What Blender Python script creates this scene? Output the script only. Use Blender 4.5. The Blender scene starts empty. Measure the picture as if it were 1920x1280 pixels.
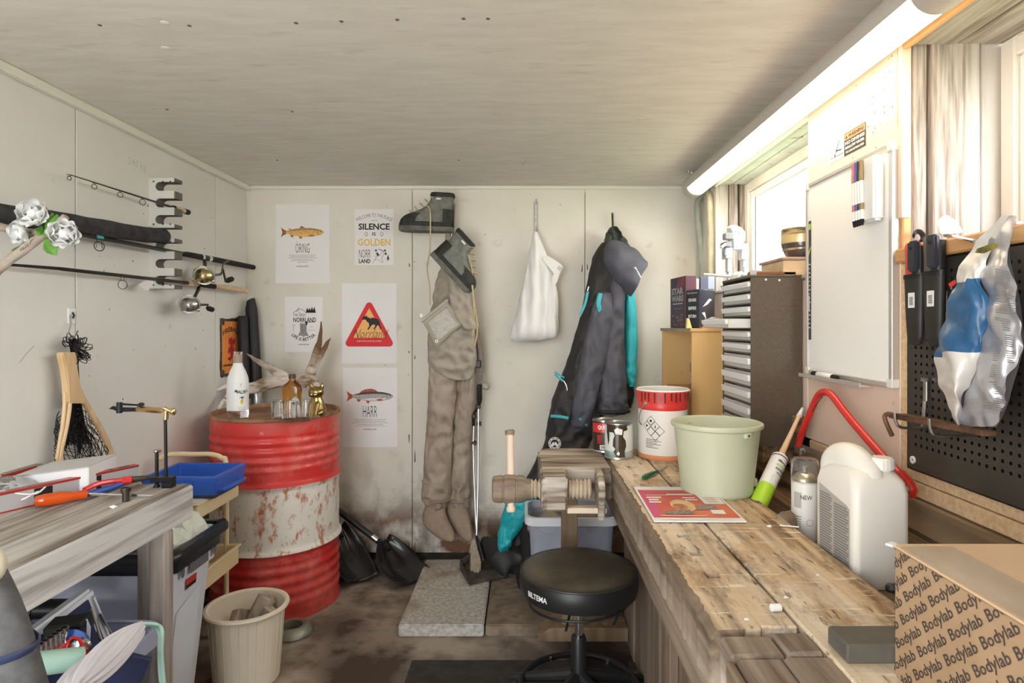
import bpy, bmesh, math, random
from mathutils import Vector, Matrix, noise
random.seed(7)
C = bpy.context.scene.collection
SC = bpy.context.scene
PI = math.pi
# ------------------------------------------------------------------ camera, world, exposure
cam_d = bpy.data.cameras.new('camera')
cam = bpy.data.objects.new('camera', cam_d); C.objects.link(cam)
cam_d.sensor_width = 36; cam_d.lens = 36 * 1150 / 1920
cam_d.shift_x = -25 / 1920; cam_d.shift_y = -30 / 1920
cam_d.clip_start = 0.02
cam.location = (0, 0, 1.275); cam.rotation_euler = (PI / 2, 0, 0)
SC.camera = cam
SC.view_settings.view_transform = 'Standard'; SC.view_settings.look = 'None'
SC.view_settings.gamma = 1.0; SC.view_settings.use_curve_mapping = False
SC.view_settings.exposure = 1.36
SKY = 4.6
w = bpy.data.worlds.new('overcast_sky'); SC.world = w; w.use_nodes = True
nt = w.node_tree; nt.nodes.clear()
_o = nt.nodes.new('ShaderNodeOutputWorld'); _b = nt.nodes.new('ShaderNodeBackground')
_t = nt.nodes.new('ShaderNodeTexCoord'); _s = nt.nodes.new('ShaderNodeSeparateXYZ'); _r = nt.nodes.new('ShaderNodeValToRGB')
_m = nt.nodes.new('ShaderNodeMapRange'); _m.inputs[1].default_value = -1; _m.inputs[2].default_value = 1
nt.links.new(_t.outputs['Generated'], _s.inputs[0]); nt.links.new(_s.outputs['Z'], _m.inputs[0]); nt.links.new(_m.outputs[0], _r.inputs[0])
nt.links.new(_r.outputs[0], _b.inputs[0]); nt.links.new(_b.outputs[0], _o.inputs[0])
_e = _r.color_ramp.elements; _e[0].position = .47; _e[0].color = (.72, .72, .68, 1); _e[1].position = .53; _e[1].color = (.93, .97, 1, 1)
_b.inputs[1].default_value = SKY

# ------------------------------------------------------------------ pixel measuring (the photograph's lens)
F, CX, CY, H = 1150., 985., 610., 1.275
def P(px, py, D): return Vector(((px - CX) * D / F, D, H - (py - CY) * D / F))
def LW(px, py, x=-1.513): D = x * F / (px - CX); return P(px, py, D)
def ZP(px, py, z): return P(px, py, (H - z) * F / (py - CY))
BACK, LEFT, RIGHT, CEIL = 3.33, -1.513, .93, 2.03
BZ = .78      # workbench top
TZ = .80      # left table top
# ------------------------------------------------------------------ materials
MATS = {}
def nd(t, k, **kw):
    n = t.nodes.new(k)
    for a, b in kw.items(): setattr(n, a, b)
    return n
def pm(name, c1, c2=None, scale=8, stretch=(1, 1, 1), detail=6, rough=.6, metal=0, bump=0, bscale=None, lo=.35, hi=.65, trans=0, alpha=1,
       emit=0, sheen=0, sss=0, c3=None, s3=30, lo3=.6, hi3=.7, coat=0, ior=1.45, rough2=None, distort=0):
    """procedural material: two noise-mixed colours, optional third in spots, noise bump"""
    if name in MATS: return MATS[name]
    m = bpy.data.materials.new(name); m.use_nodes = True; t = m.node_tree; L = t.links.new
    b = t.nodes['Principled BSDF']
    b.inputs['Roughness'].default_value = rough; b.inputs['Metallic'].default_value = metal
    b.inputs['Transmission Weight'].default_value = trans; b.inputs['Alpha'].default_value = alpha
    b.inputs['IOR'].default_value = ior; b.inputs['Coat Weight'].default_value = coat; b.inputs['Sheen Weight'].default_value = sheen
    tc = nd(t, 'ShaderNodeTexCoord'); mp = nd(t, 'ShaderNodeMapping'); mp.inputs['Scale'].default_value = stretch
    L(tc.outputs['Object'], mp.inputs[0])
    def ramp(scale, lo, hi, vec=mp.outputs[0], det=detail):
        n = nd(t, 'ShaderNodeTexNoise'); n.inputs['Scale'].default_value = scale; n.inputs['Detail'].default_value = det
        n.inputs['Distortion'].default_value = distort
        L(vec, n.inputs['Vector'])
        r = nd(t, 'ShaderNodeMapRange'); r.inputs[1].default_value = lo; r.inputs[2].default_value = hi
        L(n.outputs['Fac'], r.inputs[0]); return r.outputs[0], n.outputs['Fac']
    col = None
    if c2 is None: b.inputs['Base Color'].default_value = (*c1, 1)
    else:
        f, _ = ramp(scale, lo, hi)
        mx = nd(t, 'ShaderNodeMix', data_type='RGBA'); mx.inputs[6].default_value = (*c1, 1); mx.inputs[7].default_value = (*c2, 1)
        L(f, mx.inputs[0]); col = mx.outputs[2]
        if rough2 is not None:
            rm = nd(t, 'ShaderNodeMix'); rm.inputs[2].default_value = rough; rm.inputs[3].default_value = rough2
            L(f, rm.inputs[0]); L(rm.outputs[0], b.inputs['Roughness'])
    if c3 is not None:
        f, _ = ramp(s3, lo3, hi3)
        mx = nd(t, 'ShaderNodeMix', data_type='RGBA'); mx.inputs[7].default_value = (*c3, 1)
        if col: L(col, mx.inputs[6])
        else: mx.inputs[6].default_value = (*c1, 1)
        L(f, mx.inputs[0]); col = mx.outputs[2]
    if col: L(col, b.inputs['Base Color'])
    if bump:
        _, n = ramp(bscale or scale, 0, 1)
        bp = nd(t, 'ShaderNodeBump'); bp.inputs['Strength'].default_value = min(1, bump); bp.inputs['Distance'].default_value = .0018
        L(n, bp.inputs['Height']); L(bp.outputs[0], b.inputs['Normal'])
    if emit:
        b.inputs['Emission Color'].default_value = (*c1, 1); b.inputs['Emission Strength'].default_value = emit
    MATS[name] = m; m.diffuse_color = (*c1, 1)
    return m
def extend(m, fn):
    """splice extra colour nodes before the Base Color of material m; fn(t, L, colour_socket) -> socket"""
    t = m.node_tree; b = t.nodes['Principled BSDF']; s = b.inputs['Base Color']
    if s.is_linked: src = s.links[0].from_socket
    else:
        r = nd(t, 'ShaderNodeRGB'); r.outputs[0].default_value = s.default_value; src = r.outputs[0]
    t.links.new(fn(t, t.links.new, src), s)
def dirt(m, axis, lo, hi, col, nscale=6, strength=1., stretch=(1, 1, 1), space='Object', nlo=.35, nhi=.7):
    """stain that fades along an axis between lo (full) and hi (none), broken up by noise"""
    def fn(t, L, src):
        tc = nd(t, 'ShaderNodeTexCoord'); sp = nd(t, 'ShaderNodeSeparateXYZ')
        if space == 'World':
            g = nd(t, 'ShaderNodeNewGeometry'); L(g.outputs['Position'], sp.inputs[0]); vec = g.outputs['Position']
        else: L(tc.outputs['Object'], sp.inputs[0]); vec = tc.outputs['Object']
        mr = nd(t, 'ShaderNodeMapRange'); mr.inputs[1].default_value = hi; mr.inputs[2].default_value = lo; L(sp.outputs['XYZ'.index(axis)], mr.inputs[0])
        mp = nd(t, 'ShaderNodeMapping'); mp.inputs['Scale'].default_value = stretch; L(vec, mp.inputs[0])
        n = nd(t, 'ShaderNodeTexNoise'); n.inputs['Scale'].default_value = nscale; n.inputs['Detail'].default_value = 8; L(mp.outputs[0], n.inputs['Vector'])
        nr = nd(t, 'ShaderNodeMapRange'); nr.inputs[1].default_value = nlo; nr.inputs[2].default_value = nhi; L(n.outputs['Fac'], nr.inputs[0])
        mu = nd(t, 'ShaderNodeMath', operation='MULTIPLY'); L(mr.outputs[0], mu.inputs[0]); L(nr.outputs[0], mu.inputs[1])
        m2 = nd(t, 'ShaderNodeMath', operation='MULTIPLY'); L(mu.outputs[0], m2.inputs[0]); m2.inputs[1].default_value = strength; m2.use_clamp = True
        mx = nd(t, 'ShaderNodeMix', data_type='RGBA'); mx.inputs[7].default_value = (*col, 1); L(src, mx.inputs[6]); L(m2.outputs[0], mx.inputs[0])
        return mx.outputs[2]
    extend(m, fn); return m
def wood(name, c1, c2, axis='x', rough=.75, grain=26, bump=.5, c3=None, lo=.35, hi=.68, s3=5, lo3=.52, hi3=.7):
    st = {'x': (.06, 1, 1), 'y': (1, .06, 1), 'z': (1, 1, .06)}[axis]
    return pm(name, c1, c2, scale=grain, stretch=st, detail=9, rough=rough, bump=bump * .45, bscale=grain * 2, lo=lo, hi=hi, c3=c3, s3=s3, lo3=lo3, hi3=hi3, distort=.15)
def glass(name, c=(1, 1, 1), rough=.02):
    return pm(name, c, rough=rough, trans=1)
# ------------------------------------------------------------------ mesh builder
def frame(o, X, Y, Z):
    o, X, Y, Z = Vector(o), Vector(X), Vector(Y), Vector(Z)
    return Matrix(((X.x, Y.x, Z.x, o.x), (X.y, Y.y, Z.y, o.y), (X.z, Y.z, Z.z, o.z), (0, 0, 0, 1)))
def on_back(o): return frame(o, (1, 0, 0), (0, 0, 1), (0, -1, 0))
def on_left(o): return frame(o, (0, 1, 0), (0, 0, 1), (1, 0, 0))
def on_right(o): return frame(o, (0, -1, 0), (0, 0, 1), (-1, 0, 0))
def dirM(o, z, x=None):
    """frame at o whose Z axis runs along z"""
    z = Vector(z).normalized(); x = Vector(x) if x is not None else (Vector((1, 0, 0)) if abs(z.x) < .9 else Vector((0, 1, 0)))
    x = (x - z * x.dot(z)).normalized(); return frame(o, x, z.cross(x), z)
def T(x, y, z): return Matrix.Translation((x, y, z))
def Rz(a): return Matrix.Rotation(a, 4, 'Z')
def Rx(a): return Matrix.Rotation(a, 4, 'X')
def Ry(a): return Matrix.Rotation(a, 4, 'Y')
ORG = {}
class MB:
    def __init__(s, M=None, mat=None):
        s.v = []; s.f = []; s.fm = []; s.mats = []; s.M = M or Matrix.Identity(4); s.cur = 0
        if mat: s.use(mat)
    def use(s, m):
        if m not in s.mats: s.mats.append(m)
        s.cur = s.mats.index(m); return s
    def add(s, vs, fs, M=None):
        A = s.M @ M if M is not None else s.M
        b = len(s.v); s.v += [A @ Vector(p) for p in vs]
        for f in fs: s.f.append([b + i for i in f]); s.fm.append(s.cur)
        return s
    def box(s, a, b, M=None):
        x0, y0, z0 = a; x1, y1, z1 = b
        return s.add([(x0, y0, z0), (x1, y0, z0), (x1, y1, z0), (x0, y1, z0), (x0, y0, z1), (x1, y0, z1), (x1, y1, z1), (x0, y1, z1)],
                     [(3, 2, 1, 0), (4, 5, 6, 7), (0, 1, 5, 4), (1, 2, 6, 5), (2, 3, 7, 6), (3, 0, 4, 7)], M)
    def cbox(s, c, d, M=None): return s.box([c[i] - d[i] / 2 for i in range(3)], [c[i] + d[i] / 2 for i in range(3)], M)
    def loft(s, rings, cap=True, closed=False, M=None):
        n = len(rings[0]); vs = [p for r in rings for p in r]; fs = []
        R = len(rings)
        for i in range(R if closed else R - 1):
            for j in range(n):
                a, b = i * n, ((i + 1) % R) * n
                fs.append((a + j, a + (j + 1) % n, b + (j + 1) % n, b + j))
        if cap and not closed: fs += [tuple(range(n))[::-1], tuple((R - 1) * n + j for j in range(n))]
        return s.add(vs, fs, M)
    def tube(s, pts, r, n=8, cap=True, closed=False, M=None, flat=1.):
        pts = [Vector(p) for p in pts]; N = len(pts)
        rr = r if isinstance(r, (list, tuple)) else [r] * N
        rings = []; up = None
        for i, p in enumerate(pts):
            if closed: d = pts[(i + 1) % N] - pts[i - 1]
            else: d = pts[min(i + 1, N - 1)] - pts[max(i - 1, 0)]
            if d.length < 1e-9: d = Vector((0, 0, 1))
            d.normalize()
            if up is None: up = Vector((0, 0, 1)) if abs(d.z) < .9 else Vector((1, 0, 0))
            up = up - d * up.dot(d)
            if up.length < 1e-6: up = d.orthogonal()
            up.normalize(); q = d.cross(up)
            rings.append([p + (up * math.cos(2 * PI * k / n) + q * math.sin(2 * PI * k / n) * flat) * rr[i] for k in range(n)])
        return s.loft(rings, cap, closed, M)
    def lathe(s, prof, n=32, M=None, cap=True, a0=0., a1=2 * PI):
        full = abs(a1 - a0 - 2 * PI) < 1e-6; k = n if full else n + 1
        vs = []; fs = []
        for r, z in prof:
            for j in range(k):
                a = a0 + (a1 - a0) * j / n; vs.append((r * math.cos(a), r * math.sin(a), z))
        for i in range(len(prof) - 1):
            for j in range(n):
                j2 = (j + 1) % k; fs.append((i * k + j, i * k + j2, (i + 1) * k + j2, (i + 1) * k + j))
        if cap and full:
            if prof[0][0] > 1e-5: fs.append(tuple(range(k))[::-1])
            if prof[-1][0] > 1e-5: fs.append(tuple((len(prof) - 1) * k + j for j in range(k)))
        return s.add(vs, fs, M)
    def cyl(s, a, b, r, n=16, r2=None): return s.tube([a, b], [r, r2 if r2 is not None else r], n)
    def prism(s, poly, z0, z1, M=None):
        n = len(poly)
        return s.add([(x, y, z0) for x, y in poly] + [(x, y, z1) for x, y in poly],
                     [tuple(range(n))[::-1], tuple(range(n, 2 * n))] + [(i, (i + 1) % n, n + (i + 1) % n, n + i) for i in range(n)], M)
    def poly(s, poly, z=0, M=None): return s.add([(x, y, z) for x, y in poly], [tuple(range(len(poly)))], M)
    def rect(s, x0, y0, x1, y1, z=0, M=None): return s.poly([(x0, y0), (x1, y0), (x1, y1), (x0, y1)], z, M)
    def stroke(s, pts, wd, z=0, M=None):
        for a, b in zip(pts[:-1], pts[1:]):
            a = Vector(a).to_2d() if len(a) > 2 else Vector(a); b = Vector(b)
            d = b - a
            if d.length < 1e-9: continue
            nn = Vector((-d.y, d.x)).normalized() * wd / 2; e = d.normalized() * wd * .3
            s.poly([a - nn - e, b - nn + e, b + nn + e, a + nn - e], z, M)
        return s
    def disc(s, x, y, r, z=0, n=20, ry=None, M=None):
        return s.poly([(x + r * math.cos(2 * PI * k / n), y + (ry or r) * math.sin(2 * PI * k / n)) for k in range(n)], z, M)
    def text(s, body, x, y, w=None, h=None, z=0, bold=0., M=None, align='c', bend=None, shear=0., clip=None, res=2, spacing=1.):
        vs, fs = glyphs(body, bold, res, spacing)
        xs = [v[0] for v in vs]; ys = [v[1] for v in vs]
        x0, x1, y0, y1 = min(xs), max(xs), min(ys), max(ys)
        sy = (h / (y1 - y0)) if h else None; sx = (w / (x1 - x0)) if w else None
        if sy is None: sy = sx
        if sx is None: sx = sy
        W = (x1 - x0) * sx; ox = {'c': -W / 2, 'l': 0, 'r': -W}[align]
        out = []
        for v in vs:
            u = (v[0] - x0) * sx + ox; t = (v[1] - y0) * sy; u += shear * t
            if bend:   # arc of radius bend: text sits on a circle (positive: arch)
                a = u / bend; R = bend + t; out.append((x + R * math.sin(a), y + R * math.cos(a) - bend, z))
            else: out.append((x + u, y + t, z))
        if clip:
            bm = bmesh.new(); bv = [bm.verts.new(p) for p in out]
            for f in fs:
                try: bm.faces.new([bv[i] for i in f])
                except ValueError: pass
            for co, no in clip:
                bmesh.ops.bisect_plane(bm, geom=bm.verts[:] + bm.edges[:] + bm.faces[:], plane_co=co, plane_no=no, clear_outer=True)
            bm.verts.index_update(); out = [tuple(q.co) for q in bm.verts]; fs = [[q.index for q in f.verts] for f in bm.faces]; bm.free()
            if not out: return s
        return s.add(out, fs, M)
    def warp(s, fn): s.v = [Vector(fn(p)) for p in s.v]; return s
    def jitter(s, amp, sc, ax=(1, 1, 1), seed=0):
        s.v = [p + Vector([amp * ax[i] * noise.noise(p * sc + Vector((seed + 7 * i, 3 * i, seed))) for i in range(3)]) for p in s.v]; return s
    def build(s, name, mat=None, parent=None, smooth=35, bevel=0, seg=1, sub=0, kind=None, label=None, cat=None, group=None, recalc=True, org=None, weld=False, tri=False):
        me = bpy.data.meshes.new(name)
        if parent is not None: o0 = ORG[parent.name]
        elif org is not None: o0 = Vector(org)
        else:
            lo = [min(p[i] for p in s.v) for i in range(3)]; hi = [max(p[i] for p in s.v) for i in range(3)]
            o0 = Vector(((lo[0] + hi[0]) / 2, (lo[1] + hi[1]) / 2, lo[2]))
        me.from_pydata([p - o0 for p in s.v], [], s.f)
        if mat: s.mats = [mat]; s.fm = [0] * len(s.f)
        for m in s.mats: me.materials.append(m)
        if len(s.mats) > 1: me.polygons.foreach_set('material_index', s.fm)
        bm = bmesh.new(); bm.from_mesh(me)
        if weld: bmesh.ops.remove_doubles(bm, verts=bm.verts, dist=weld)
        if recalc: bmesh.ops.recalc_face_normals(bm, faces=bm.faces)
        if bevel:
            es = [e for e in bm.edges if len(e.link_faces) == 2 and e.calc_face_angle(0) > .5]
            bmesh.ops.bevel(bm, geom=es, offset=bevel, segments=seg, affect='EDGES', clamp_overlap=True)
        bm.to_mesh(me); bm.free()
        if smooth:
            me.polygons.foreach_set('use_smooth', [True] * len(me.polygons)); me.set_sharp_from_angle(angle=math.radians(smooth))
        o = bpy.data.objects.new(name, me); C.objects.link(o)
        if parent is not None: o.parent = parent
        else: o.location = o0
        ORG[o.name] = o0
        if sub:
            md = o.modifiers.new('smooth', 'SUBSURF'); md.levels = sub; md.render_levels = sub
        if kind: o['kind'] = kind
        if label: o['label'] = label
        if cat: o['category'] = cat
        if group: o['group'] = group
        return o
_G = {}
def glyphs(body, bold, res, spacing):
    k = (body, bold, res, spacing)
    if k not in _G:
        c = bpy.data.curves.new('lettering', 'FONT'); c.body = body; c.size = 1; c.offset = bold; c.resolution_u = res; c.space_character = spacing
        c.fill_mode = 'FRONT' if hasattr(c, 'fill_mode') and 'FRONT' in [i.identifier for i in c.bl_rna.properties['fill_mode'].enum_items] else c.fill_mode
        o = bpy.data.objects.new('lettering_temp', c); me = o.to_mesh()
        _G[k] = ([tuple(v.co) for v in me.vertices], [list(p.vertices) for p in me.polygons])
        o.to_mesh_clear(); bpy.data.objects.remove(o); bpy.data.curves.remove(c)
    return _G[k]
def thing(name, label, cat, loc, group=None):
    o = bpy.data.objects.new(name, None); C.objects.link(o); o.location = loc; o.empty_display_size = .05
    ORG[o.name] = Vector(loc); o['label'] = label; o['category'] = cat
    if group: o['group'] = group
    return o
def struct(name):
    o = bpy.data.objects.new(name, None); C.objects.link(o); o['kind'] = 'structure'; ORG[o.name] = Vector((0, 0, 0)); return o
def dup(o, off, label=None, rot=0):
    r = o.copy(); C.objects.link(r); r.location = o.location + Vector(off); r.rotation_euler.z += rot
    if label: r['label'] = label
    ORG[r.name] = ORG[o.name] + Vector(off)
    for ch in list(o.children):
        c = ch.copy(); C.objects.link(c); c.parent = r
        for g in ch.children:
            d = g.copy(); C.objects.link(d); d.parent = c
    return r
def piece(name, mesh, parent, M):
    """another piece that shares mesh data"""
    o = bpy.data.objects.new(name, mesh); C.objects.link(o); o.parent = parent; o.matrix_local = M; return o
def ell(c, rx, ry, n=16, p=2., ax=(1, 0, 0), ay=(0, 1, 0)):
    """superellipse ring round c"""
    c = Vector(c); ax = Vector(ax); ay = Vector(ay); out = []
    for k in range(n):
        a = 2 * PI * k / n; ca, sa = math.cos(a), math.sin(a)
        out.append(c + ax * rx * math.copysign(abs(ca) ** (2 / p), ca) + ay * ry * math.copysign(abs(sa) ** (2 / p), sa))
    return out
def interp(keys, n):
    """keys: list of tuples; Catmull-Rom resample into n tuples"""
    out = []; m = len(keys) - 1
    for i in range(n):
        t = i / (n - 1) * m; k = min(int(t), m - 1); u = t - k
        p0, p1, p2, p3 = keys[max(k - 1, 0)], keys[k], keys[k + 1], keys[min(k + 2, m)]
        out.append(tuple(.5 * ((2 * b) + (c - a) * u + (2 * a - 5 * b + 4 * c - d) * u * u + (3 * b - a - 3 * c + d) * u ** 3) for a, b, c, d in zip(p0, p1, p2, p3)))
    return out
def smoothpath(pts, n): return [Vector(p) for p in interp([tuple(p) for p in pts], n)]
def ring_pts(c, r, n, X=(1, 0, 0), Y=(0, 1, 0), ry=None):
    c, X, Y = Vector(c), Vector(X), Vector(Y)
    return [c + X * r * math.cos(2 * PI * k / n) + Y * (ry or r) * math.sin(2 * PI * k / n) for k in range(n)]
# ------------------------------------------------------------------ common materials
M_back = pm('back_wall_paint', (.70, .66, .58), (.77, .735, .66), scale=3, rough=.7, bump=.08, bscale=60, c3=(.55, .49, .42), s3=9, lo3=.62, hi3=.8)
dirt(M_back, 'Z', .03, .42, (.17, .085, .045), nscale=8, strength=1.7, space='World', nlo=.38, nhi=.62)
dirt(M_back, 'Z', .03, .62, (.15, .13, .12), nscale=11, strength=1.0, space='World', nlo=.48, nhi=.68, stretch=(1, 1, .5))
M_left = pm('left_wall_paint', (.72, .70, .655), (.76, .74, .70), scale=3, rough=.65, bump=.08, bscale=50, c3=(.60, .57, .53), s3=14, lo3=.68, hi3=.78)
M_ceil = pm('ceiling_paint', (.70, .665, .60), (.77, .735, .67), scale=12, stretch=(.5, 2.2, 1), rough=.8, bump=.1, bscale=80, c3=(.62, .58, .52), s3=16, lo3=.60, hi3=.78)
M_trim = pm('white_trim_paint', (.78, .76, .68), rough=.5)
M_concrete = pm('concrete_floor', (.15, .115, .09), (.40, .34, .28), scale=6, detail=12, rough=.85, bump=.8, bscale=34, lo=.40, hi=.62, c3=(.07, .045, .032), s3=3, lo3=.52, hi3=.62)
M_particle = pm('particle_board', (.60, .40, .22), (.74, .54, .34), scale=90, rough=.8, bump=.1, bscale=120, c3=(.52, .34, .19), s3=45, lo3=.66, hi3=.74)
M_painted_board = pm('cream_painted_board', (.75, .57, .46), (.79, .62, .51), scale=6, rough=.7, bump=.1, bscale=90, c3=(.62, .48, .33), s3=34, lo3=.70, hi3=.76)
M_jamb = wood('weathered_grey_boards', (.23, .185, .155), (.42, .37, .33), 'z', grain=95, bump=1.4, c3=(.50, .47, .44), s3=9, lo=.40, hi=.58)
M_jamb_h = wood('weathered_grey_boards_level', (.21, .175, .145), (.38, .34, .30), 'y', grain=80, bump=1.4, c3=(.46, .43, .39), s3=9, lo=.40, hi=.58)
M_fresh = wood('raw_orange_batten', (.50, .24, .09), (.68, .38, .17), 'z', grain=22, bump=.3)
M_fresh_h = wood('raw_orange_batten_level', (.50, .25, .10), (.70, .42, .2), 'y', grain=22, bump=.3)
M_darkplank = wood('old_brown_planks', (.07, .04, .02), (.27, .17, .09), 'y', grain=34, bump=1, c3=(.33, .23, .14), s3=4, lo=.40, hi=.62)
M_black = pm('black_plastic', (.012, .012, .013), rough=.42)
M_blackm = pm('black_matte', (.012, .011, .010), rough=.8)
M_ink = pm('printing_ink', (.015, .013, .013), rough=.6)
M_paper = pm('print_paper', (.80, .79, .78), (.83, .82, .815), scale=4, rough=.6)
M_chrome = pm('chrome', (.75, .75, .76), rough=.14, metal=1)
M_steel = pm('steel', (.42, .41, .40), (.55, .54, .52), scale=20, rough=.35, metal=1)
M_brass = pm('brass', (.78, .60, .30), rough=.22, metal=1)
M_white = pm('white_plastic', (.80, .80, .79), rough=.4)
M_red = pm('red_paint', (.62, .03, .025), rough=.35, coat=.3)
M_foam = pm('expanding_foam', (.55, .52, .36), (.66, .63, .48), scale=14, rough=.9, bump=.8, bscale=30)
M_glass = glass('clear_glass')
M_winglass = pm('window_glass', (1, 1, 1), rough=.0, trans=1, ior=1.0)
M_winframe = pm('window_frame_paint', (.74, .72, .68), (.66, .62, .56), scale=9, rough=.6, stretch=(1, 1, .3), bump=.2)
M_greyfoot = pm('dark_foundation', (.035, .03, .026), (.06, .05, .042), scale=12, rough=.95)
# ------------------------------------------------------------------ SETTING
Y0 = -.85     # near end of the room, open only to the left of the added wall
fl = MB().box((-1.75, Y0, -.08), (1.3, 3.6, 0)).build('floor', M_concrete, kind='structure', smooth=0)
# back wall: three boards over a dark foundation strip
wb = struct('wall_back')
MB().box((-1.7, 3.345, -.0), (1.1, 3.5, 2.0)).build('foundation', M_greyfoot, wb, smooth=0)
xs = [-1.54, -.614, .324, 1.0]
for i in range(3):
    MB().box((xs[i] + .0015, BACK, .042), (xs[i + 1] - .0015, 3.344, CEIL)).build('wall_panel', M_back, wb, bevel=.002)
mb = MB()
for i, x in enumerate((-.6, .31, .335, -.63)):
    for k in range(4): mb.cyl((x + random.uniform(-.004, .004), BACK - .0008, .12 + k * .5 + random.uniform(-.1, .1)), (x, BACK + .004, .12 + k * .5), .003, 7)
for k in range(26): 
    p = (random.uniform(-1.4, .85), BACK - .0006, random.uniform(.5, 1.95)); mb.cyl(p, (p[0], BACK + .004, p[2]), random.choice((.002, .003)), 6)
mb.build('screw_head', pm('screw_heads', (.12, .10, .09), rough=.6), wb, kind='stuff')
MB().box((-.25, Y0 - .12, 0), (1.3, Y0 - .001, CEIL + .06)).build('wall_front_unseen', M_left, kind='structure', smooth=0)  # unseen wall behind the camera, added to cut daylight from the front
# left wall
wl = struct('wall_left')
MB().box((-1.68, Y0, 0), (-1.5145 - .012, 3.6, 2.2)).build('studwork', M_greyfoot, wl, smooth=0)
ys = [Y0, .22, 1.134, 2.064, 2.995, BACK]
for i in range(5):
    MB().box((LEFT - .012, ys[i] + .002, .04), (LEFT, ys[i + 1] - .002, CEIL)).build('wall_panel', M_left, wl, bevel=.0015)
mb = MB()
for k in range(30):
    y = random.uniform(1.6, 3.2); z = random.uniform(.9, 1.8)
    mb.cyl((LEFT + .0006, y, z), (LEFT - .004, y, z), random.choice((.002, .0025, .0035)), 6)
mb.build('screw_head', MATS['screw_heads'], wl, kind='stuff')
# pencil scratch and numbers on the wall
mb = MB(on_left((LEFT + .0006, 0, 0)), pm('pencil', (.45, .43, .40), rough=.7))
p0 = LW(257, 318); mb.text('240 kg', p0.y, p0.z, w=.11, h=.035, bold=-.02)
mb.stroke([(LW(36, 680).y, LW(36, 680).z), (LW(50, 662).y, LW(50, 662).z), (LW(64, 648).y, LW(64, 648).z)], .003)
mb.build('pencil_mark', None, wl, smooth=0)
# ceiling boards
ce = struct('ceiling')
ysc = [Y0, .88, 2.087, 3.5]
for i in range(3):
    MB().box((-1.7, ysc[i] + .001, CEIL), (1.3, ysc[i + 1] - .001, CEIL + .02)).build('ceiling_panel', M_ceil, ce, smooth=0)
MB().box((-1.75, Y0, CEIL + .02), (1.16, 3.6, CEIL + .06)).build('roof_deck', M_greyfoot, ce, smooth=0)
mb = MB(); mw = pm('filled_dent', (.75, .72, .66), rough=.8)
for (px, py, w_) in ((187, 47, 0), (355, 48, 0), (555, 43, 0), (745, 37, 0), (869, 35, 0), (309, 43, 1), (310, 90, 1), (313, 205, 0), (548, 209, 0), (860, 300, 0), (520, 300, 0), (915, 35, 0), (640, 40, 0)):
    D = (CEIL - H) * F / (CY - py); x = (px - CX) * D / F
    mb.use(mw if w_ else MATS['screw_heads']); mb.lathe([(0, -.003), (.011 if w_ else .005, -.001), (.012 if w_ else .006, .002)], 8, T(x, D, CEIL))
mb.build('screw_dent', None, ce, kind='stuff')
mb = MB(); p = P(984, 300, 2.8); mb.tube(smoothpath([(p.x, 2.8, CEIL), (p.x + .002, 2.8, CEIL - .012), (p.x - .012, 2.8, CEIL - .018), (p.x - .014, 2.8, CEIL - .008)], 8), .0015, 5)
mb.build('ceiling_hook', M_steel, label='tiny open wire hook screwed in the ceiling near the back wall', cat='hook')
# ceiling trims
def trim(name, a, b):
    MB().box(a, b).build(name, M_trim, kind='structure', bevel=.004)
trim('trim_1', (LEFT, 1.715, CEIL - .028), (LEFT + .028, 3.31, CEIL))
trim('trim_3', (LEFT, Y0, CEIL - .029), (LEFT + .029, 1.71, CEIL))
trim('trim_2', (-1.513, BACK - .018, CEIL - .018), (.95, BACK, CEIL))
# right wall ----------------------------------------------------------
wr = struct('wall_right')
WN = (2.018, 3.01)     # window 1 along the wall
W2 = (.35, 1.51)       # window 2
SILL, HEAD = 1.44, 1.965
RO = 1.2
# masonry core around the openings
mb = MB()
core = RIGHT + .03
R1 = 1.118
mb.box((core, Y0, 0), (RO, 1.77, SILL - .03)); mb.box((core, Y0, HEAD + .03), (RO, 1.77, CEIL + .02)); mb.box((core, 1.77, 0), (R1, 3.5, SILL - .03)); mb.box((core, 1.77, HEAD + .03), (R1, 3.5, CEIL + .02))
mb.box((core, WN[1] + .03, SILL - .03), (R1, 3.5, HEAD + .03)); mb.box((core, W2[1] + .03, SILL - .03), (RO, 1.77, HEAD + .03)); mb.box((core, 1.77, SILL - .03), (R1, WN[0] - .03, HEAD + .03)); mb.box((core, Y0, SILL - .03), (RO, W2[0] - .02, HEAD + .03))
mb.build('core', M_greyfoot, wr, smooth=0)
# painted particle board between the windows (and narrow pieces beside them)
MB().box((RIGHT, W2[1] + .012, .905), (core, WN[0], CEIL - .002)).build('wall_panel', M_painted_board, wr, bevel=.002)
MB().box((RIGHT, Y0, .905), (core, W2[1] + .01, SILL - .012)).build('wall_panel', M_particle, wr, bevel=.002)
MB().box((RIGHT - .004, Y0, .868), (core, 2.0, .903)).build('wall_panel', M_particle, wr, bevel=.003)
MB().box((RIGHT, WN[0] + .003, .905), (core, WN[1] + .08, SILL - .012)).build('wall_panel', M_painted_board, wr, bevel=.002)
MB().box((RIGHT, WN[1] + .06, .05), (core, BACK, CEIL - .002)).build('wall_panel', M_back, wr, bevel=.002)
MB().box((RIGHT, WN[0] + .003, HEAD + .004), (core, WN[1] + .06, CEIL - .002)).build('wall_panel', pm('grey_head_board', (.45, .38, .31), (.55, .48, .40), scale=20, rough=.8), wr, bevel=.002)
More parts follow.
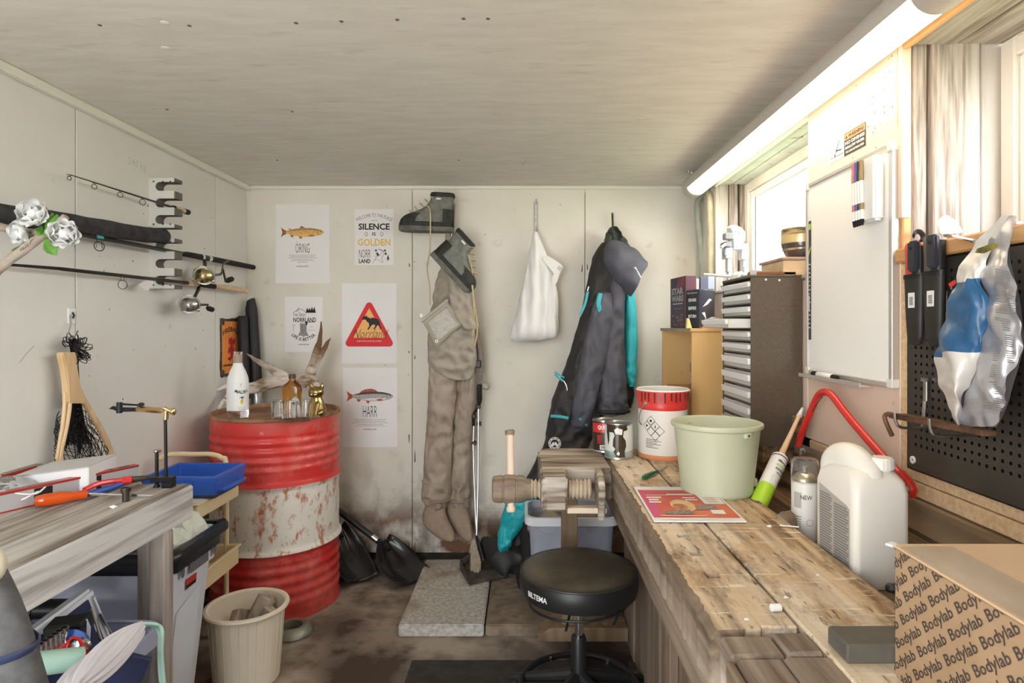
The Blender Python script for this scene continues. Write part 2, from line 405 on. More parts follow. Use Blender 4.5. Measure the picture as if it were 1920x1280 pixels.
# planks of the wall behind the bench
z = .06
for k, hh in enumerate((.15, .14, .15, .14, .13)):
    MB().box((RIGHT + .004 - .006 * (k % 2), Y0, z + .004), (core - .002, 3.2, z + hh)).build('plank', M_darkplank, wr, bevel=.004); z += hh + .003
MB().box((RIGHT - .012, Y0, z + .004), (core, 2.6, .866)).build('plank', M_darkplank, wr, bevel=.004)
# window linings -------------------------------------------------------
def lining(name, ya, yb, xin, xout):
    s = struct(name)
    # far jamb: upright boards facing the room's door
    ws = (.028, .042, .125, .075, .03, .06) if name == 'window_2' else (.07, .05, .03)
    x = RIGHT + (.0 if name == 'window_2' else .003)
    for k, wd in enumerate(ws):
        if x + .01 > xin: break
        dd = (0, .006, -.004, .003, .03, -.003)[k]
        MB().box((x + .001, yb + dd, SILL - .01), (min(x + wd - .006, xin + .02), yb + .028 + dd * .3, HEAD + .01)).jitter(.003, 9, seed=k).build('jamb_board', M_fresh if (k == 0 and name == 'window_2') else M_jamb, s, bevel=.003); x += wd
    MB().box((RIGHT + .01, ya - .026, SILL - .01), (xin + .02, ya, HEAD + .01)).build('jamb_board', M_jamb, s, bevel=.003)
    for k in range(2):
        x0 = RIGHT + .012 + k * (xin - RIGHT) / 2
        MB().box((x0, ya, HEAD + .002 * k), (x0 + (xin - RIGHT) / 2 - .004, yb, HEAD + .026)).build('head_board', M_jamb_h if name == 'window_2' else pm('pale_green_board', (.58, .60, .53), (.68, .69, .62), scale=12, rough=.75, bump=.3, c3=(.38, .33, .26), s3=18, lo3=.62, hi3=.7), s, bevel=.003)
    MB().box((RIGHT - .004, ya, HEAD - .012), (RIGHT + .012, yb, HEAD + .03)).build('head_edge_batten', M_fresh_h if name == 'window_2' else M_trim, s, bevel=.003)
    MB().box((RIGHT - .022 if name == 'window_2' else RIGHT - .012, ya, SILL - .012), (xin + .03, yb, SILL + .022 if name == 'window_2' else SILL)).build('sill', M_fresh_h if name == 'window_2' else M_jamb_h, s, bevel=.004)
    # sash frame
    zb, zt = SILL + .0, HEAD
    def bar(a, b, n='frame_rail'): MB().box(a, b).build(n, M_winframe, s, bevel=.004)
    w_ = .045
    bar((xin, yb - w_, zb), (xin + .045, yb, zt), 'frame_stile'); bar((xin, ya, zb), (xin + .045, ya + w_, zt), 'frame_stile')
    bar((xin, ya + w_, zt - w_), (xin + .045, yb - w_, zt)); bar((xin, ya + w_, zb), (xin + .045, yb - w_, zb + w_))
    sw = .03; M_s = pm('sash_white', (.80, .80, .78), rough=.45)
    for a, b in (((xin + .012, yb - w_ - sw, zb + w_), (xin + .04, yb - w_, zt - w_)), ((xin + .012, ya + w_, zb + w_), (xin + .04, ya + w_ + sw, zt - w_)),
                 ((xin + .012, ya + w_ + sw, zt - w_ - sw), (xin + .04, yb - w_ - sw, zt - w_)), ((xin + .012, ya + w_ + sw, zb + w_), (xin + .04, yb - w_ - sw, zb + w_ + sw))):
        MB().box(a, b).build('sash_rail', M_s, s, bevel=.003)
    MB().box((xin + .024, ya + w_ + sw, zb + w_ + sw), (xin + .028, yb - w_ - sw, zt - w_ - sw)).build('pane', M_winglass, s, smooth=0)
    return s
w1 = lining('window_1', *WN, 1.075, RO)
w2 = lining('window_2', *W2, 1.168, RO)
MB().box((RIGHT - .006, W2[1] - .004, SILL + .1), (RIGHT + .018, W2[1] + .012, HEAD + .03)).build('edge_batten', M_painted_board, w2, bevel=.002)
# pipe and foam in the back right corner
def foam(pts, r, nm, lab, mt, cat='pipe'):
    q = smoothpath(pts, 26); mb = MB(); mb.tube(q, [r * (1 + .35 * noise.noise(Vector(p) * 23)) for p in q], 10); mb.jitter(r * .5, 40)
    return mb.build(nm, mt, label=lab, cat=cat, sub=1)
mb = MB(); q = smoothpath([P(1322, 365, 3.2), P(1308, 380, 3.22), P(1310, 430, 3.22), P(1315, 480, 3.24), P(1316, 540, 3.24), P(1316, 700, 3.24)], 26)
mb.tube(q, .017, 12)
mb.build('grey_conduit', pm('conduit_grey_green', (.36, .40, .34), (.44, .47, .40), scale=14, rough=.5), label='grey green conduit pipe running down the back corner beside the window', cat='pipe')
foam([P(1300, 356, 3.2), P(1322, 356, 3.12), P(1331, 375, 3.06), P(1334, 430, 3.06), P(1333, 490, 3.06), P(1334, 560, 3.06)], .018, 'foam_seam', 'lumpy yellowish expanding foam bead down the edge of the far window', M_foam, 'foam')
# outside: ground and a leafy hedge seen through the window
MB().box((1.3, -8, -.3), (14, 14, -.25)).build('ground', pm('grass_ground', (.08, .14, .04), (.14, .2, .07), scale=3, rough=.9), kind='structure', smooth=0)
mb = MB(); rr = random.Random(3)
for k in range(2600):
    c = Vector((rr.gauss(6.5, .7), rr.uniform(-2, 12), rr.uniform(-.2, 2.0 + 1.1 * noise.noise(Vector((0, k * .7, 0)))))); a = Vector((rr.uniform(-1, 1), rr.uniform(-1, 1), rr.uniform(-1, 1))).normalized(); b = a.orthogonal()
    mb.add([c, c + a * .09 + b * .05, c + a * .2, c + a * .09 - b * .05], [(0, 1, 2, 3)])
mb.build('hedge', pm('hedge_leaf', (.12, .26, .06), (.22, .36, .10), scale=2, rough=.6), label='leafy green hedge outside beyond the far window', cat='hedge', smooth=0, recalc=False, kind='stuff')
# ------------------------------------------------------------------ tube light
AX, AZ, Ya, Yb = .83, 1.958, .95, 3.05
t = thing('tube_light', 'long half round fluorescent light fitting hanging below the ceiling along the window wall', 'lamp', (AX, 2, AZ - .05))
M_house = pm('lamp_housing_grey', (.50, .47, .43), rough=.4)
def halftube(r, a0, a1, ya, yb, n=24):
    return [[(AX + r * math.cos(a0 + (a1 - a0) * k / n), y, AZ + r * math.sin(a0 + (a1 - a0) * k / n)) for k in range(n + 1)] for y in (ya, yb)]
mb = MB(); r = .052
a0, a1 = math.radians(-20), math.radians(200)
sec = lambda y: [(AX + r * math.cos(a0 + (a1 - a0) * k / 20), y, AZ + r * math.sin(a0 + (a1 - a0) * k / 20)) for k in range(21)]
mb.loft([sec(Ya + .3), sec(Yb - .09)]); mb.build('housing', M_house, t)
for nm, ya, yb in (('end_cap', Yb - .09, Yb), ('end_cap', Ya, Ya + .3)):
    mb = MB(); R = .054
    ps = [(R * .9, ya + (0 if ya > 2 else 0)), (R, ya + .006), (R, yb - .006), (R * .9, yb)]
    mb.loft([[(AX + q * math.cos(2 * PI * k / 28), y, AZ + q * math.sin(2 * PI * k / 28)) for k in range(28)] for q, y in ps]); mb.build(nm, M_house, t)
M_lamp = pm('lit_diffuser', (1., .81, .58), rough=.5, emit=5.5)
b0, b1 = math.radians(200), math.radians(340)
sec = lambda y: [(AX + .0505 * math.cos(b0 + (b1 - b0) * k / 20), y, AZ + .0505 * math.sin(b0 + (b1 - b0) * k / 20)) for k in range(21)]
mb = MB(); mb.loft([sec(Ya + .3), sec(Yb - .09)]); mb.build('diffuser', M_lamp, t)
# hanger chain at the far end
mb = MB(); top = P(1283, 290, 2.98); top.z = CEIL
for k in range(7):
    c = top.lerp(Vector((AX, 2.98, AZ + .05)), (k + .5) / 7); X = Vector((1, 0, 0)) if k % 2 else Vector((0, 1, 0))
    mb.tube([c + X * .004 * math.cos(2 * PI * j / 8) + Vector((0, 0, 1)) * .009 * math.sin(2 * PI * j / 8) for j in range(8)], .0011, 5, closed=True)
mb.build('hanger_chain', M_steel, t, smooth=60)
# ================================================================== RED DRUM AND WHAT STANDS ON IT
DC = Vector((-1.168, 2.88, 0)); DR = .281; DZ = .876
M_dred = pm('drum_red_paint', (.60, .022, .022), (.68, .05, .045), scale=5, rough=.42, rough2=.55, coat=.25, c3=(.40, .05, .035), s3=9, lo3=.6, hi3=.78)
def rustmix(m, col, sc, lo, hi, stretch=(1, 1, 1)):
    def fn(t, L, src):
        tc = nd(t, 'ShaderNodeTexCoord'); mp = nd(t, 'ShaderNodeMapping'); mp.inputs['Scale'].default_value = stretch; L(tc.outputs['Object'], mp.inputs[0])
        n = nd(t, 'ShaderNodeTexNoise'); n.inputs['Scale'].default_value = sc; n.inputs['Detail'].default_value = 12; n.inputs['Roughness'].default_value = .68; L(mp.outputs[0], n.inputs['Vector'])
        r = nd(t, 'ShaderNodeMapRange'); r.inputs[1].default_value = lo; r.inputs[2].default_value = hi; L(n.outputs['Fac'], r.inputs[0])
        mx = nd(t, 'ShaderNodeMix', data_type='RGBA'); mx.inputs[7].default_value = (*col, 1); L(src, mx.inputs[6]); L(r.outputs[0], mx.inputs[0]); return mx.outputs[2]
    extend(m, fn); return m
rustmix(M_dred, (.74, .20, .17), 4, .5, .72, (1, 1, .8))
dirt(M_dred, 'Z', .0, .09, (.20, .07, .04), nscale=14, strength=1.0)
dirt(M_dred, 'Z', .876, .80, (.42, .16, .11), nscale=8, strength=.8)
M_dwhite = pm('drum_white_paint', (.78, .74, .67), (.84, .80, .74), scale=6, rough=.5, bump=.1, bscale=40)
rustmix(M_dwhite, (.50, .22, .11), 26, .52, .62, (1, 1, .5)); rustmix(M_dwhite, (.48, .15, .07), 5.5, .585, .66, (1, 1, .6))
M_rust = pm('rusty_lid', (.22, .10, .05), (.42, .24, .13), scale=9, rough=.75, bump=.3, c3=(.50, .33, .22), s3=14)
dr = thing('oil_drum', 'large red steel oil drum with a rusty white middle band', 'drum', (DC.x, DC.y, 0))
def drum_r(z):
    r = DR
    for h in (.295, .581): r += .013 * math.exp(-((z - h) / .012) ** 2)
    for lo, hi, n in ((.06, .25, 4), (.64, .80, 4)):
        if lo < z < hi: r += .0035 * math.sin((z - lo) / (hi - lo) * n * 2 * PI)
    if z < .02: r += .008 * (1 - z / .02)
    return r
M = T(DC.x, DC.y, 0)
def band(z0, z1, nm, mat, lab=None):
    n = max(4, int((z1 - z0) / .006)); mb = MB(M); mb.lathe([(drum_r(z0 + (z1 - z0) * i / n), z0 + (z1 - z0) * i / n) for i in range(n + 1)], 64, cap=False)
    o = mb.build(nm, mat, dr, smooth=60)
    if lab: o['label'] = lab
band(0, .293, 'lower_band', M_dred); band(.293, .581, 'middle_band', M_dwhite, 'white band with scattered rust'); band(.581, DZ - .012, 'upper_band', M_dred)
MB(M).lathe([(0, .862), (DR - .02, .862), (DR - .012, .858)], 64, cap=False).build('lid', M_rust, dr)
MB(M).lathe([(DR - .012, DZ - .02), (DR - .010, DZ), (DR - .002, DZ + .004), (DR + .008, DZ), (DR + .008, DZ - .012), (DR, DZ - .016)], 64, cap=False).build('rim', M_rust, dr, smooth=60)
LZ = .8622   # lid surface
# coconut rum bottle
def at_drum(px, D): 
    p = P(px, 700, D); return Vector((p.x, D, LZ))
c = at_drum(446, 2.68)
bt = thing('liquor_bottle', 'white painted liquor bottle with clear neck and base on the red drum', 'bottle', c)
def bottle(prof, n=32): mb = MB(T(*c)); mb.lathe(prof, n); return mb
k = 1.0
out = [(.0, .004), (.030, .002), (.041, .008), (.043, .03), (.043, .155), (.040, .185), (.030, .215), (.020, .235), (.0165, .25), (.016, .285), (.018, .287), (.018, .297), (.014, .30), (.014, .25), (.0, .22)]
out = [(r * 1.03, z * 1.0) for r, z in out]
bottle(out).build('glass_body', M_glass, bt, smooth=50)
M_wbot = pm('white_frosted_coating', (.82, .82, .80), rough=.35)
bottle([(.0449, .045), (.0449, .155), (.0420, .185), (.0318, .215), (.0220, .235), (.0182, .25)], 32).build('white_coating', M_wbot, bt, smooth=50)
bottle([(.019, .252), (.0195, .285)], 24).build('neck_sleeve', pm('brown_clear_sleeve', (.35, .26, .20), rough=.2), bt)
def wrap(mb, c, R, ang):   # bend flat (x across, z up, y ignored) art round a cylinder at c, centred on angle ang
    bm = bmesh.new(); bv = [bm.verts.new(p) for p in mb.v]; ly = bm.faces.layers.int.new('m'); xs3 = [p.x for p in mb.v]
    for f, m_ in zip(mb.f, mb.fm):
        try: bm.faces.new([bv[i] for i in f])[ly] = m_
        except ValueError: pass
    st = R * .2; k = math.floor(min(xs3) / st)
    while k * st < max(xs3): bmesh.ops.bisect_plane(bm, geom=bm.verts[:] + bm.edges[:] + bm.faces[:], plane_co=(k * st, 0, 0), plane_no=(1, 0, 0)); k += 1
    bm.verts.index_update(); mb.v = [q.co.copy() for q in bm.verts]; mb.f = [[q.index for q in f.verts] for f in bm.faces]; mb.fm = [f[ly] for f in bm.faces]; bm.free()
    return mb.warp(lambda p: Vector((c.x + (R + p.y) * math.cos(ang + p.x / R), c.y + (R + p.y) * math.sin(ang + p.x / R), c.z + p.z)))
XZ = frame((0, 0, 0), (1, 0, 0), (0, 0, 1), (0, 1, 0))
fa = math.atan2(-c.y, -c.x) + .35
mb = MB(XZ, M_ink); mb.text('MALIBU', 0, .118, w=.064, h=.014, z=.0008, bold=.02, bend=-.06)
mb.stroke([(0, .082), (.002, .094), (.001, .104)], .0016, .0008)
for a in range(6): mb.stroke([(.001, .103), (.001 + .010 * math.cos(a * 1.05 + .3), .103 + .006 * math.sin(a * 1.05 + .3) - .002)], .0022, .0008)
mb.stroke([(-.006, .148), (-.004, .158), (-.008, .162)], .001, .0008); mb.stroke([(-.004, .158), (0, .163)], .001, .0008)
mb.use(pm('yellow_sun', (.9, .62, .06), rough=.5)); mb.disc(0, .083, .007, .0004, ry=.010)
mb.use(pm('grey_print', (.5, .49, .48), rough=.6))
for i in range(3): mb.rect(-.018 + .003 * i, .060 - i * .005, .018 - .002 * i, .0615 - i * .005, .0008)
mb.rect(-.004, .040 + .008, .012, .0495, .0008)
wrap(mb, c, .0449, fa).build('label_print', None, bt, smooth=0)
# small flat whisky flask
c2 = at_drum(548, 2.84); c = c2
fk = thing('whisky_flask', 'small amber whisky flask bottle standing behind the four glasses', 'bottle', c)
M_amber = pm('amber_liquor', (.85, .42, .10), rough=.03, trans=1)
rings = [ell((c.x, c.y, c.z + z), rx, ry, 28, 3) for z, rx, ry in ((.002, .040, .018), (.012, .044, .021), (.12, .044, .021), (.14, .036, .019), (.153, .018, .015), (.16, .014, .014), (.172, .014, .014))]
MB().loft(rings).build('glass_body', M_amber, fk, smooth=50)
MB(T(*c)).lathe([(.0155, .168), (.0155, .186), (.014, .188), (.0, .188)], 24).build('cap', pm('dark_brown_cap', (.09, .045, .03), rough=.4), fk)
mb = MB(frame(c, (1, 0, 0), (0, 0, 1), (0, -1, 0)), pm('cream_label', (.80, .78, .72), rough=.6)); mb.disc(.02, .055, .020, .0216, ry=.028); mb.use(M_ink); mb.rect(.008, .06, .032, .063, .0221); mb.rect(.01, .05, .03, .052, .0221)
mb.build('label_print', None, fk, smooth=0)
# four tumblers
gl = None
for i, (px, D) in enumerate(((523, 2.66), (541, 2.625), (556, 2.72), (571, 2.655))):
    c = at_drum(px, D)
    lab = ['clear shot glass nearest the white bottle, in the row on the drum', 'clear shot glass standing foremost of the four on the drum', 'clear shot glass at the rear of the four, before the amber flask', 'clear shot glass nearest the gold dog, in the row on the drum'][i]
    if gl is None:
        c0 = c; gl = MB(T(*c)).lathe([(0, .001), (.029, .001), (.031, .004), (.034, .086), (.0325, .087), (.029, .02), (.0, .017)], 28).build('shot_glass', M_glass, label=lab, cat='glass', group='clear glasses on the drum', smooth=50)
    else: dup(gl, c - c0, lab)
# dark round coaster under the near glass
c = at_drum(492, 2.68); MB(T(c.x + .03, c.y, c.z)).lathe([(0, 0), (.045, 0), (.047, .002), (.045, .004), (.040, .003), (0, .003)], 32).build('coaster', pm('grey_tin', (.20, .20, .21), rough=.3, metal=.8), label='flat dark metal coaster lying on the drum beside the white bottle', cat='coaster')
# gold bulldog figurine
M_gold = pm('gold_lacquer', (.42, .30, .12), rough=.26, metal=1)
c = at_drum(594, 2.77)
dg = thing('dog_figurine', 'small shiny gold sitting dog figurine on the red drum', 'figurine', c)
def blob(mb, c, rx, ry, rz, n=18, m=12):
    mb.loft([ell((c[0], c[1], c[2] + rz * math.cos(PI * (1 - i / m))), max(.0005, rx * math.sin(PI * i / m)), max(.0005, ry * math.sin(PI * i / m)), n) for i in range(m + 1)])
mb = MB(T(*c) @ Rz(-.25)); mb.loft([ell((0, y, z), rx, ry, 20) for z, y, rx, ry in ((.001, .0, .036, .034), (.012, .006, .041, .038), (.035, .008, .039, .034), (.06, .004, .033, .028), (.08, .0, .027, .024), (.093, 0, .021, .02))])
mb.build('torso', M_gold, dg, smooth=60)
mb = MB(T(*c) @ Rz(-.25)); blob(mb, (0, -.004, .112), .035, .031, .028); blob(mb, (-.009, -.028, .104), .013, .010, .012); blob(mb, (.009, -.028, .104), .013, .010, .012); blob(mb, (0, -.034, .112), .007, .006, .005); blob(mb, (-.015, -.024, .12), .005, .005, .005); blob(mb, (.015, -.024, .12), .005, .005, .005)
mb.build('head', M_gold, dg, smooth=60)
for s in (-1, 1):
    mb = MB(T(*c) @ Rz(-.25)); mb.loft([ell((s * x, y, z), rx, .005, 12) for z, x, y, rx in ((.122, .020, 0, .012), (.134, .025, -.002, .012), (.147, .028, -.002, .008), (.153, .028, -.001, .002))]); mb.build('ear', M_gold, dg, smooth=60)
    mb = MB(T(*c) @ Rz(-.25)); mb.loft([ell((s * x, y, z), r, r, 12) for z, x, y, r in ((.001, .015, -.036, .011), (.008, .015, -.036, .010), (.03, .015, -.028, .008), (.06, .015, -.02, .012), (.075, .013, -.012, .008))]); mb.build('front_leg', M_gold, dg, smooth=60)
    mb = MB(T(*c) @ Rz(-.25)); blob(mb, (s * .03, -.004, .02), .014, .03, .019); mb.build('hind_leg', M_gold, dg, smooth=60)
# antler
M_ant = pm('weathered_antler', (.27, .19, .12), (.72, .65, .56), scale=46, stretch=(.22, 1, .6), detail=9, rough=.85, bump=1, bscale=60, c3=(.16, .09, .04), s3=12, lo3=.54, hi3=.64, lo=.38, hi=.54)
dirt(M_ant, 'Z', .36, .16, (.16, .08, .035), nscale=12, strength=1.5, nlo=.1, nhi=.5)
yA = 3.06
def A(px, py, y=yA): return P(px, py, y)
base = P(520, 745, yA); 
an = thing('antler', 'weathered branching antler lying across the red drum behind the bottles', 'antler', (base.x, yA, LZ))
def tine(nm, keys, n=14, fl=.6):
    q = interp([(*A(px, py, y), r) for px, py, y, r in keys], n * 2); mb = MB(); mb.tube([Vector(k[:3]) for k in q], [max(.002, k[3]) for k in q], n, flat=fl); mb.jitter(.005, 28); mb.build(nm, M_ant, an, smooth=60, sub=1)
tine('beam', [(400, 735, 3.0, .003), (432, 722, 3.02, .016), (470, 728, 3.03, .030), (510, 716, 3.05, .034), (550, 714, 3.06, .030), (585, 712, 3.06, .028), (596, 735, 3.0, .018), (592, 762, 2.98, .010)])
tine('tine', [(462, 662, 3.02, .003), (482, 676, 3.03, .012), (510, 692, 3.05, .021), (538, 710, 3.06, .028)])
tine('tine', [(402, 776, 2.9, .005), (415, 757, 2.92, .010), (432, 738, 2.98, .013), (450, 728, 3.02, .013)])
tine('tine', [(566, 725, 3.07, .018), (580, 700, 3.08, .024), (592, 668, 3.1, .022), (599, 640, 3.1, .014), (603, 602, 3.08, .003)])
tine('tine', [(586, 702, 3.09, .016), (598, 672, 3.09, .015), (611, 648, 3.1, .011), (621, 634, 3.1, .003)])
# two black fishing rod tubes in the corner
M_tube = pm('black_rod_tube', (.012, .012, .014), rough=.55)
for i, (a, b, r) in enumerate(((P(470, 562, 3.26), P(490, 860, 3.24), .030), (P(455, 592, 3.2), P(463, 860, 3.2), .027))):
    rt = thing('rod_tube', ['black fishing rod tube with metal end leaning furthest into the corner', 'black fishing rod tube standing in the corner beside the orange tin sign'][i], 'tube', (b.x, b.y, 0), 'rod tubes in the corner')
    d = (b - a).normalized(); e = a.lerp(b, .58 if i == 0 else .38 + .2); foot = a + d * ((a.z - .0) / -d.z)
    if i == 0: MB().tube([a - d * .0 + Vector((-.012, 0, -.02)), a, a + d * .05, e], [.012, .022, r, r], 20).build('tube_body', M_tube, rt)
    else: MB().tube([a, a + d * .01, e], [r * .8, r, r], 20).build('tube_body', M_tube, rt)
    MB().tube([e, foot], [r * .96, r * .96], 20).build('metal_sleeve', M_steel, rt)
# orange tin sign on the left wall
y0, y1 = LW(412, 650).y, LW(450, 650).y; z1, z0 = LW(431, 597).z, LW(431, 704).z
sw, sh = y1 - y0, z1 - z0
Ms = on_left((LEFT + .001, (y0 + y1) / 2, (z0 + z1) / 2))
sg = thing('tin_sign', 'orange tin wall sign with black rusted edges and a red emblem', 'sign', (LEFT + .002, (y0 + y1) / 2, z0))
mb = MB(Ms); rr = random.Random(2); pts = []
for (ax, ay, bx, by) in ((-1, -1, 1, -1), (1, -1, 1, 1), (1, 1, -1, 1), (-1, 1, -1, -1)):
    for i in range(12): 
        u = i / 12; pts.append(((ax + (bx - ax) * u) * sw / 2 + rr.uniform(-.004, .004), (ay + (by - ay) * u) * sh / 2 + rr.uniform(-.004, .004)))
mb.prism(pts, 0, .003); mb.build('plate', pm('charred_tin_edge', (.03, .022, .02), (.10, .07, .05), scale=40, rough=.6), sg, smooth=0)
M_or = pm('orange_sign_print', (.80, .24, .05), (.88, .34, .08), scale=9, rough=.5, stretch=(1, 1, .3)); mb = MB(Ms, M_or)
for i in range(5): mb.rect(-sw * .44 + i * sw * .176, -sh * .45, -sw * .44 + (i + 1) * sw * .176 - .0012, sh * .45, .0035)
mb.build('board_print', None, sg, smooth=0)
MB(Ms, M_ink).text('FIREBALL', 0, sh * .27, w=sw * .78, h=sh * .085, z=.0042, bold=.02, bend=sw * .75).build('lettering', None, sg, smooth=0)
MB(Ms, M_ink).text('CINNAMON WHISKY', 0, -sh * .33, w=sw * .8, h=sh * .04, z=.0042, bold=.03).build('lettering', None, sg, smooth=0)
mb = MB(Ms, pm('red_emblem_print', (.45, .02, .02), rough=.5)); fl_ = [(-.2, -.2), (-.05, -.24), (.1, -.17), (.16, -.04), (.08, .02), (.2, .08), (.16, .16), (.06, .12), (.04, .19), (-.06, .14), (-.12, .18), (-.13, .07), (-.03, .03), (-.13, -.02), (-.17, -.1), (-.04, -.1), (-.02, -.16)]
mb.poly([(x * sw, y * sh) for x, y in fl_], .0042); mb.build('emblem', None, sg, smooth=0)
for x in (-1, 1):
    for y in (-1, 1): MB(Ms, MATS['charred_tin_edge']).lathe([(.012, 0.0034), (.012, .005), (.004, .0055), (0, .0055)], 12, T(x * sw * .38, y * sh * .42, 0)).build('corner_screw', None, sg)
# ================================================================== LEFT WALL: ROD RACKS, RODS
M_rack = pm('grey_foam_lining', (.13, .125, .11), rough=.85); M_rackf = pm('rack_white', (.70, .69, .66), rough=.35, metal=.3)
def rack(pt, pb, lab):
    yr = 2.47; W = .1; za, zb = H - (pb - CY) * yr / F, H - (pt - CY) * yr / F; Hh = zb - za
    rk = thing('rod_rack', lab, 'rack', (LEFT + .01, yr, za), 'rod racks on the left wall')
    def outline(g):
        pts = [(.004, 0), (W, 0)]; n = 3; s = Hh / n
        for i in range(n):
            cy = s * (i + .5); h = s * .27 - g
            pts += [(W, cy - h)] + [(W * .42 + h * (1 - math.sin(PI * q / 8)) - h, cy - h * math.cos(PI * q / 8)) for q in range(9)] + [(W, cy + h)]
        return pts + [(W, Hh), (.004, Hh)]
    Mr = frame((LEFT, yr, za), (1, 0, 0), (0, 0, 1), (0, -1, 0))
    MB(Mr).prism(outline(0), .0, .003).build('front_plate', M_rackf, rk, smooth=0)
    MB(Mr @ T(.004, 0, 0)).prism(outline(-.001), -.05, -.0005).build('foam_lining', M_rack, rk, smooth=0)
    MB(Mr).box((.0, 0, -.05), (.004, Hh, .003)).build('side_plate', M_rackf, rk, smooth=0)
    for z in (.07, .93): MB(Mr).box((-.0, Hh * z - .009, .003), (.014, Hh * z + .009, .008)).build('wall_bracket', M_rackf, rk, bevel=.001)
    for z in (.07, .93):
        for x in (.18, .55, .85): MB(Mr, M_ink).disc(W * x, Hh * z, .0035, .0034, 8).build('rivet', None, rk, smooth=0)
rack(334, 427, 'upper grey slotted rod rack holding the short rod'); rack(447, 541, 'lower grey slotted rod rack holding two rods and black sleeve')
XR = LEFT + .062
def RP(px, py, x=XR): return LW(px, py, x)
M_carbon = pm('black_carbon_rod', (.015, .014, .013), rough=.35); M_cork = pm('cork_grip', (.62, .44, .27), (.72, .55, .38), scale=40, rough=.85, c3=(.38, .24, .13), s3=60, lo3=.6, hi3=.7)
def ringguide(mb, p, d, R, drop):
    """rod guide ring hanging under the rod at p"""
    c = p + Vector((0, 0, -drop - R)); mb.tube(ring_pts(c, R, 16, X=(.55, .83, 0), Y=(0, 0, 1)), .0012, 6, closed=True)
    mb.tube([p + d * .012, c + Vector((0, 0, R))], .001, 5); mb.tube([p - d * .012, c + Vector((0, 0, R))], .001, 5)
    if R > .012: mb.tube([p + d * .014, c + Vector((.55, .83, 0)).normalized() * R], .001, 5); mb.tube([p - d * .014, c - Vector((.55, .83, 0)).normalized() * R], .001, 5)
# short rod with bare tip
a, b = RP(130, 327), RP(331, 391); d = (b - a).normalized(); e = RP(353, 398)
rd = thing('fishing_rod', 'short thin fishing rod with pale cork butt in the upper rack', 'fishing rod', a.lerp(b, .5))
MB().tube([a, b], [.0016, .005], 10).build('blank', M_carbon, rd)
for px, R in ((130, .006), (168, .008), (212, .009), (255, .011)):
    s = (px - 130) / 201; mb = MB(); ringguide(mb, a.lerp(b, s), d, R, .006); mb.build('guide', M_carbon, rd)
q = RP(327, 390); MB().tube([q, RP(345, 395.5)], .0105, 14).build('cork_grip', M_cork, rd); MB().tube([RP(345, 395.5), e, e + d * .004], [.0115, .0115, .006], 14).build('butt_cap', M_blackm, rd); MB().tube([RP(320, 388), q], [.006, .0105], 14).build('fore_grip', M_blackm, rd)
# spinning reel
def reel(rd, foot, spool, axis, mats, sc=1., handle=None):
    axis = Vector(axis).normalized(); M_body, M_spool = mats
    MB().tube([foot, foot + (spool - foot) * .5 - axis * .012, spool - axis * .03], [.006 * sc, .005 * sc, .007 * sc], 10).build('reel_stem', M_body, rd)
    Mx = dirM(spool, axis)
    rd = MB(Mx @ Matrix.Scale(sc, 4)).lathe([(0, -.05), (.012, -.048), (.018, -.03), (.024, -.022), (.026, -.015), (.026, -.004), (0, -.004)], 24).build('reel_body', M_body, rd)
    MB(Mx @ Matrix.Scale(sc, 4)).lathe([(.021, -.004), (.021, .002), (.017, .004), (.017, .016), (.0215, .018), (.0215, .021), (.016, .024), (.009, .027), (0, .028)], 24).build('spool', M_spool, rd)
    mb = MB(Mx @ Matrix.Scale(sc, 4)); mb.tube([(.027 * math.cos(q), .027 * math.sin(q), .0 + .026 * math.sin((q + .6) / (PI + .6 - -.6) * PI)) for q in [(-.6 + (PI + 1.2) * i / 14) for i in range(15)]], .0013, 6); blob(mb, (.027 * math.cos(-.6), .027 * math.sin(-.6), 0), .006, .006, .005, 10, 6); blob(mb, (.027 * math.cos(PI + .6), .027 * math.sin(PI + .6), 0), .005, .005, .005, 10, 6)
    mb.build('bail', M_chrome, rd)
    h0 = spool - axis * .03 * sc
    if handle:
        pth = [h0] + handle; MB().tube(pth[:-1], [.005 * sc] + [.0035 * sc] * (len(pth) - 2), 8).build('crank', M_body, rd)
        q = (pth[-1] - pth[-2]); MB().tube([pth[-2], pth[-2] + q * .3, pth[-2] + q * .8, pth[-1]], [.004 * sc, .0085 * sc, .0085 * sc, .004 * sc], 10).build('handle_knob', M_blackm, rd)
# thick black rod
a, b, e = RP(-60, 412), RP(352, 477), RP(475, 501); d = (b - a).normalized()
rd = thing('fishing_rod', 'thick black fishing rod with foam grip and gold reel in lower rack', 'fishing rod', a.lerp(b, .5))
MB().tube([a, RP(150, 439), b], [.004, .0075, .0085], 12).build('blank', M_carbon, rd)
mb = MB(); 
c = RP(186, 446); mb.tube(ring_pts(c + Vector((0, 0, -.028)), .016, 20, X=(.5, .86, 0), Y=(0, 0, 1)), .0016, 6, closed=True)
for s in (-1, 1): mb.tube([c + d * .014 * s, c + Vector((0, 0, -.014)) + d * .012 * s, c + Vector((0, 0, -.034)) + d * .015 * s], .0012, 5)
mb.build('guide', M_carbon, rd)
MB().tube([RP(178, 443), RP(190, 445)], .0092, 12).build('teal_whipping', pm('teal_whipping_thread', (.05, .42, .45), rough=.3), rd)
MB().tube([RP(340, 475.5), RP(352, 477), RP(378, 482)], [.009, .012, .013], 16).build('fore_grip', M_blackm, rd)
MB().tube([RP(378, 482), RP(397, 485)], .0125, 16).build('reel_seat', M_black, rd)
MB().tube([RP(376, 481.6), RP(380, 482.4)], .014, 16).build('seat_ring', M_chrome, rd); MB().tube([RP(389, 484), RP(394, 485)], .014, 16).build('seat_ring', M_chrome, rd)
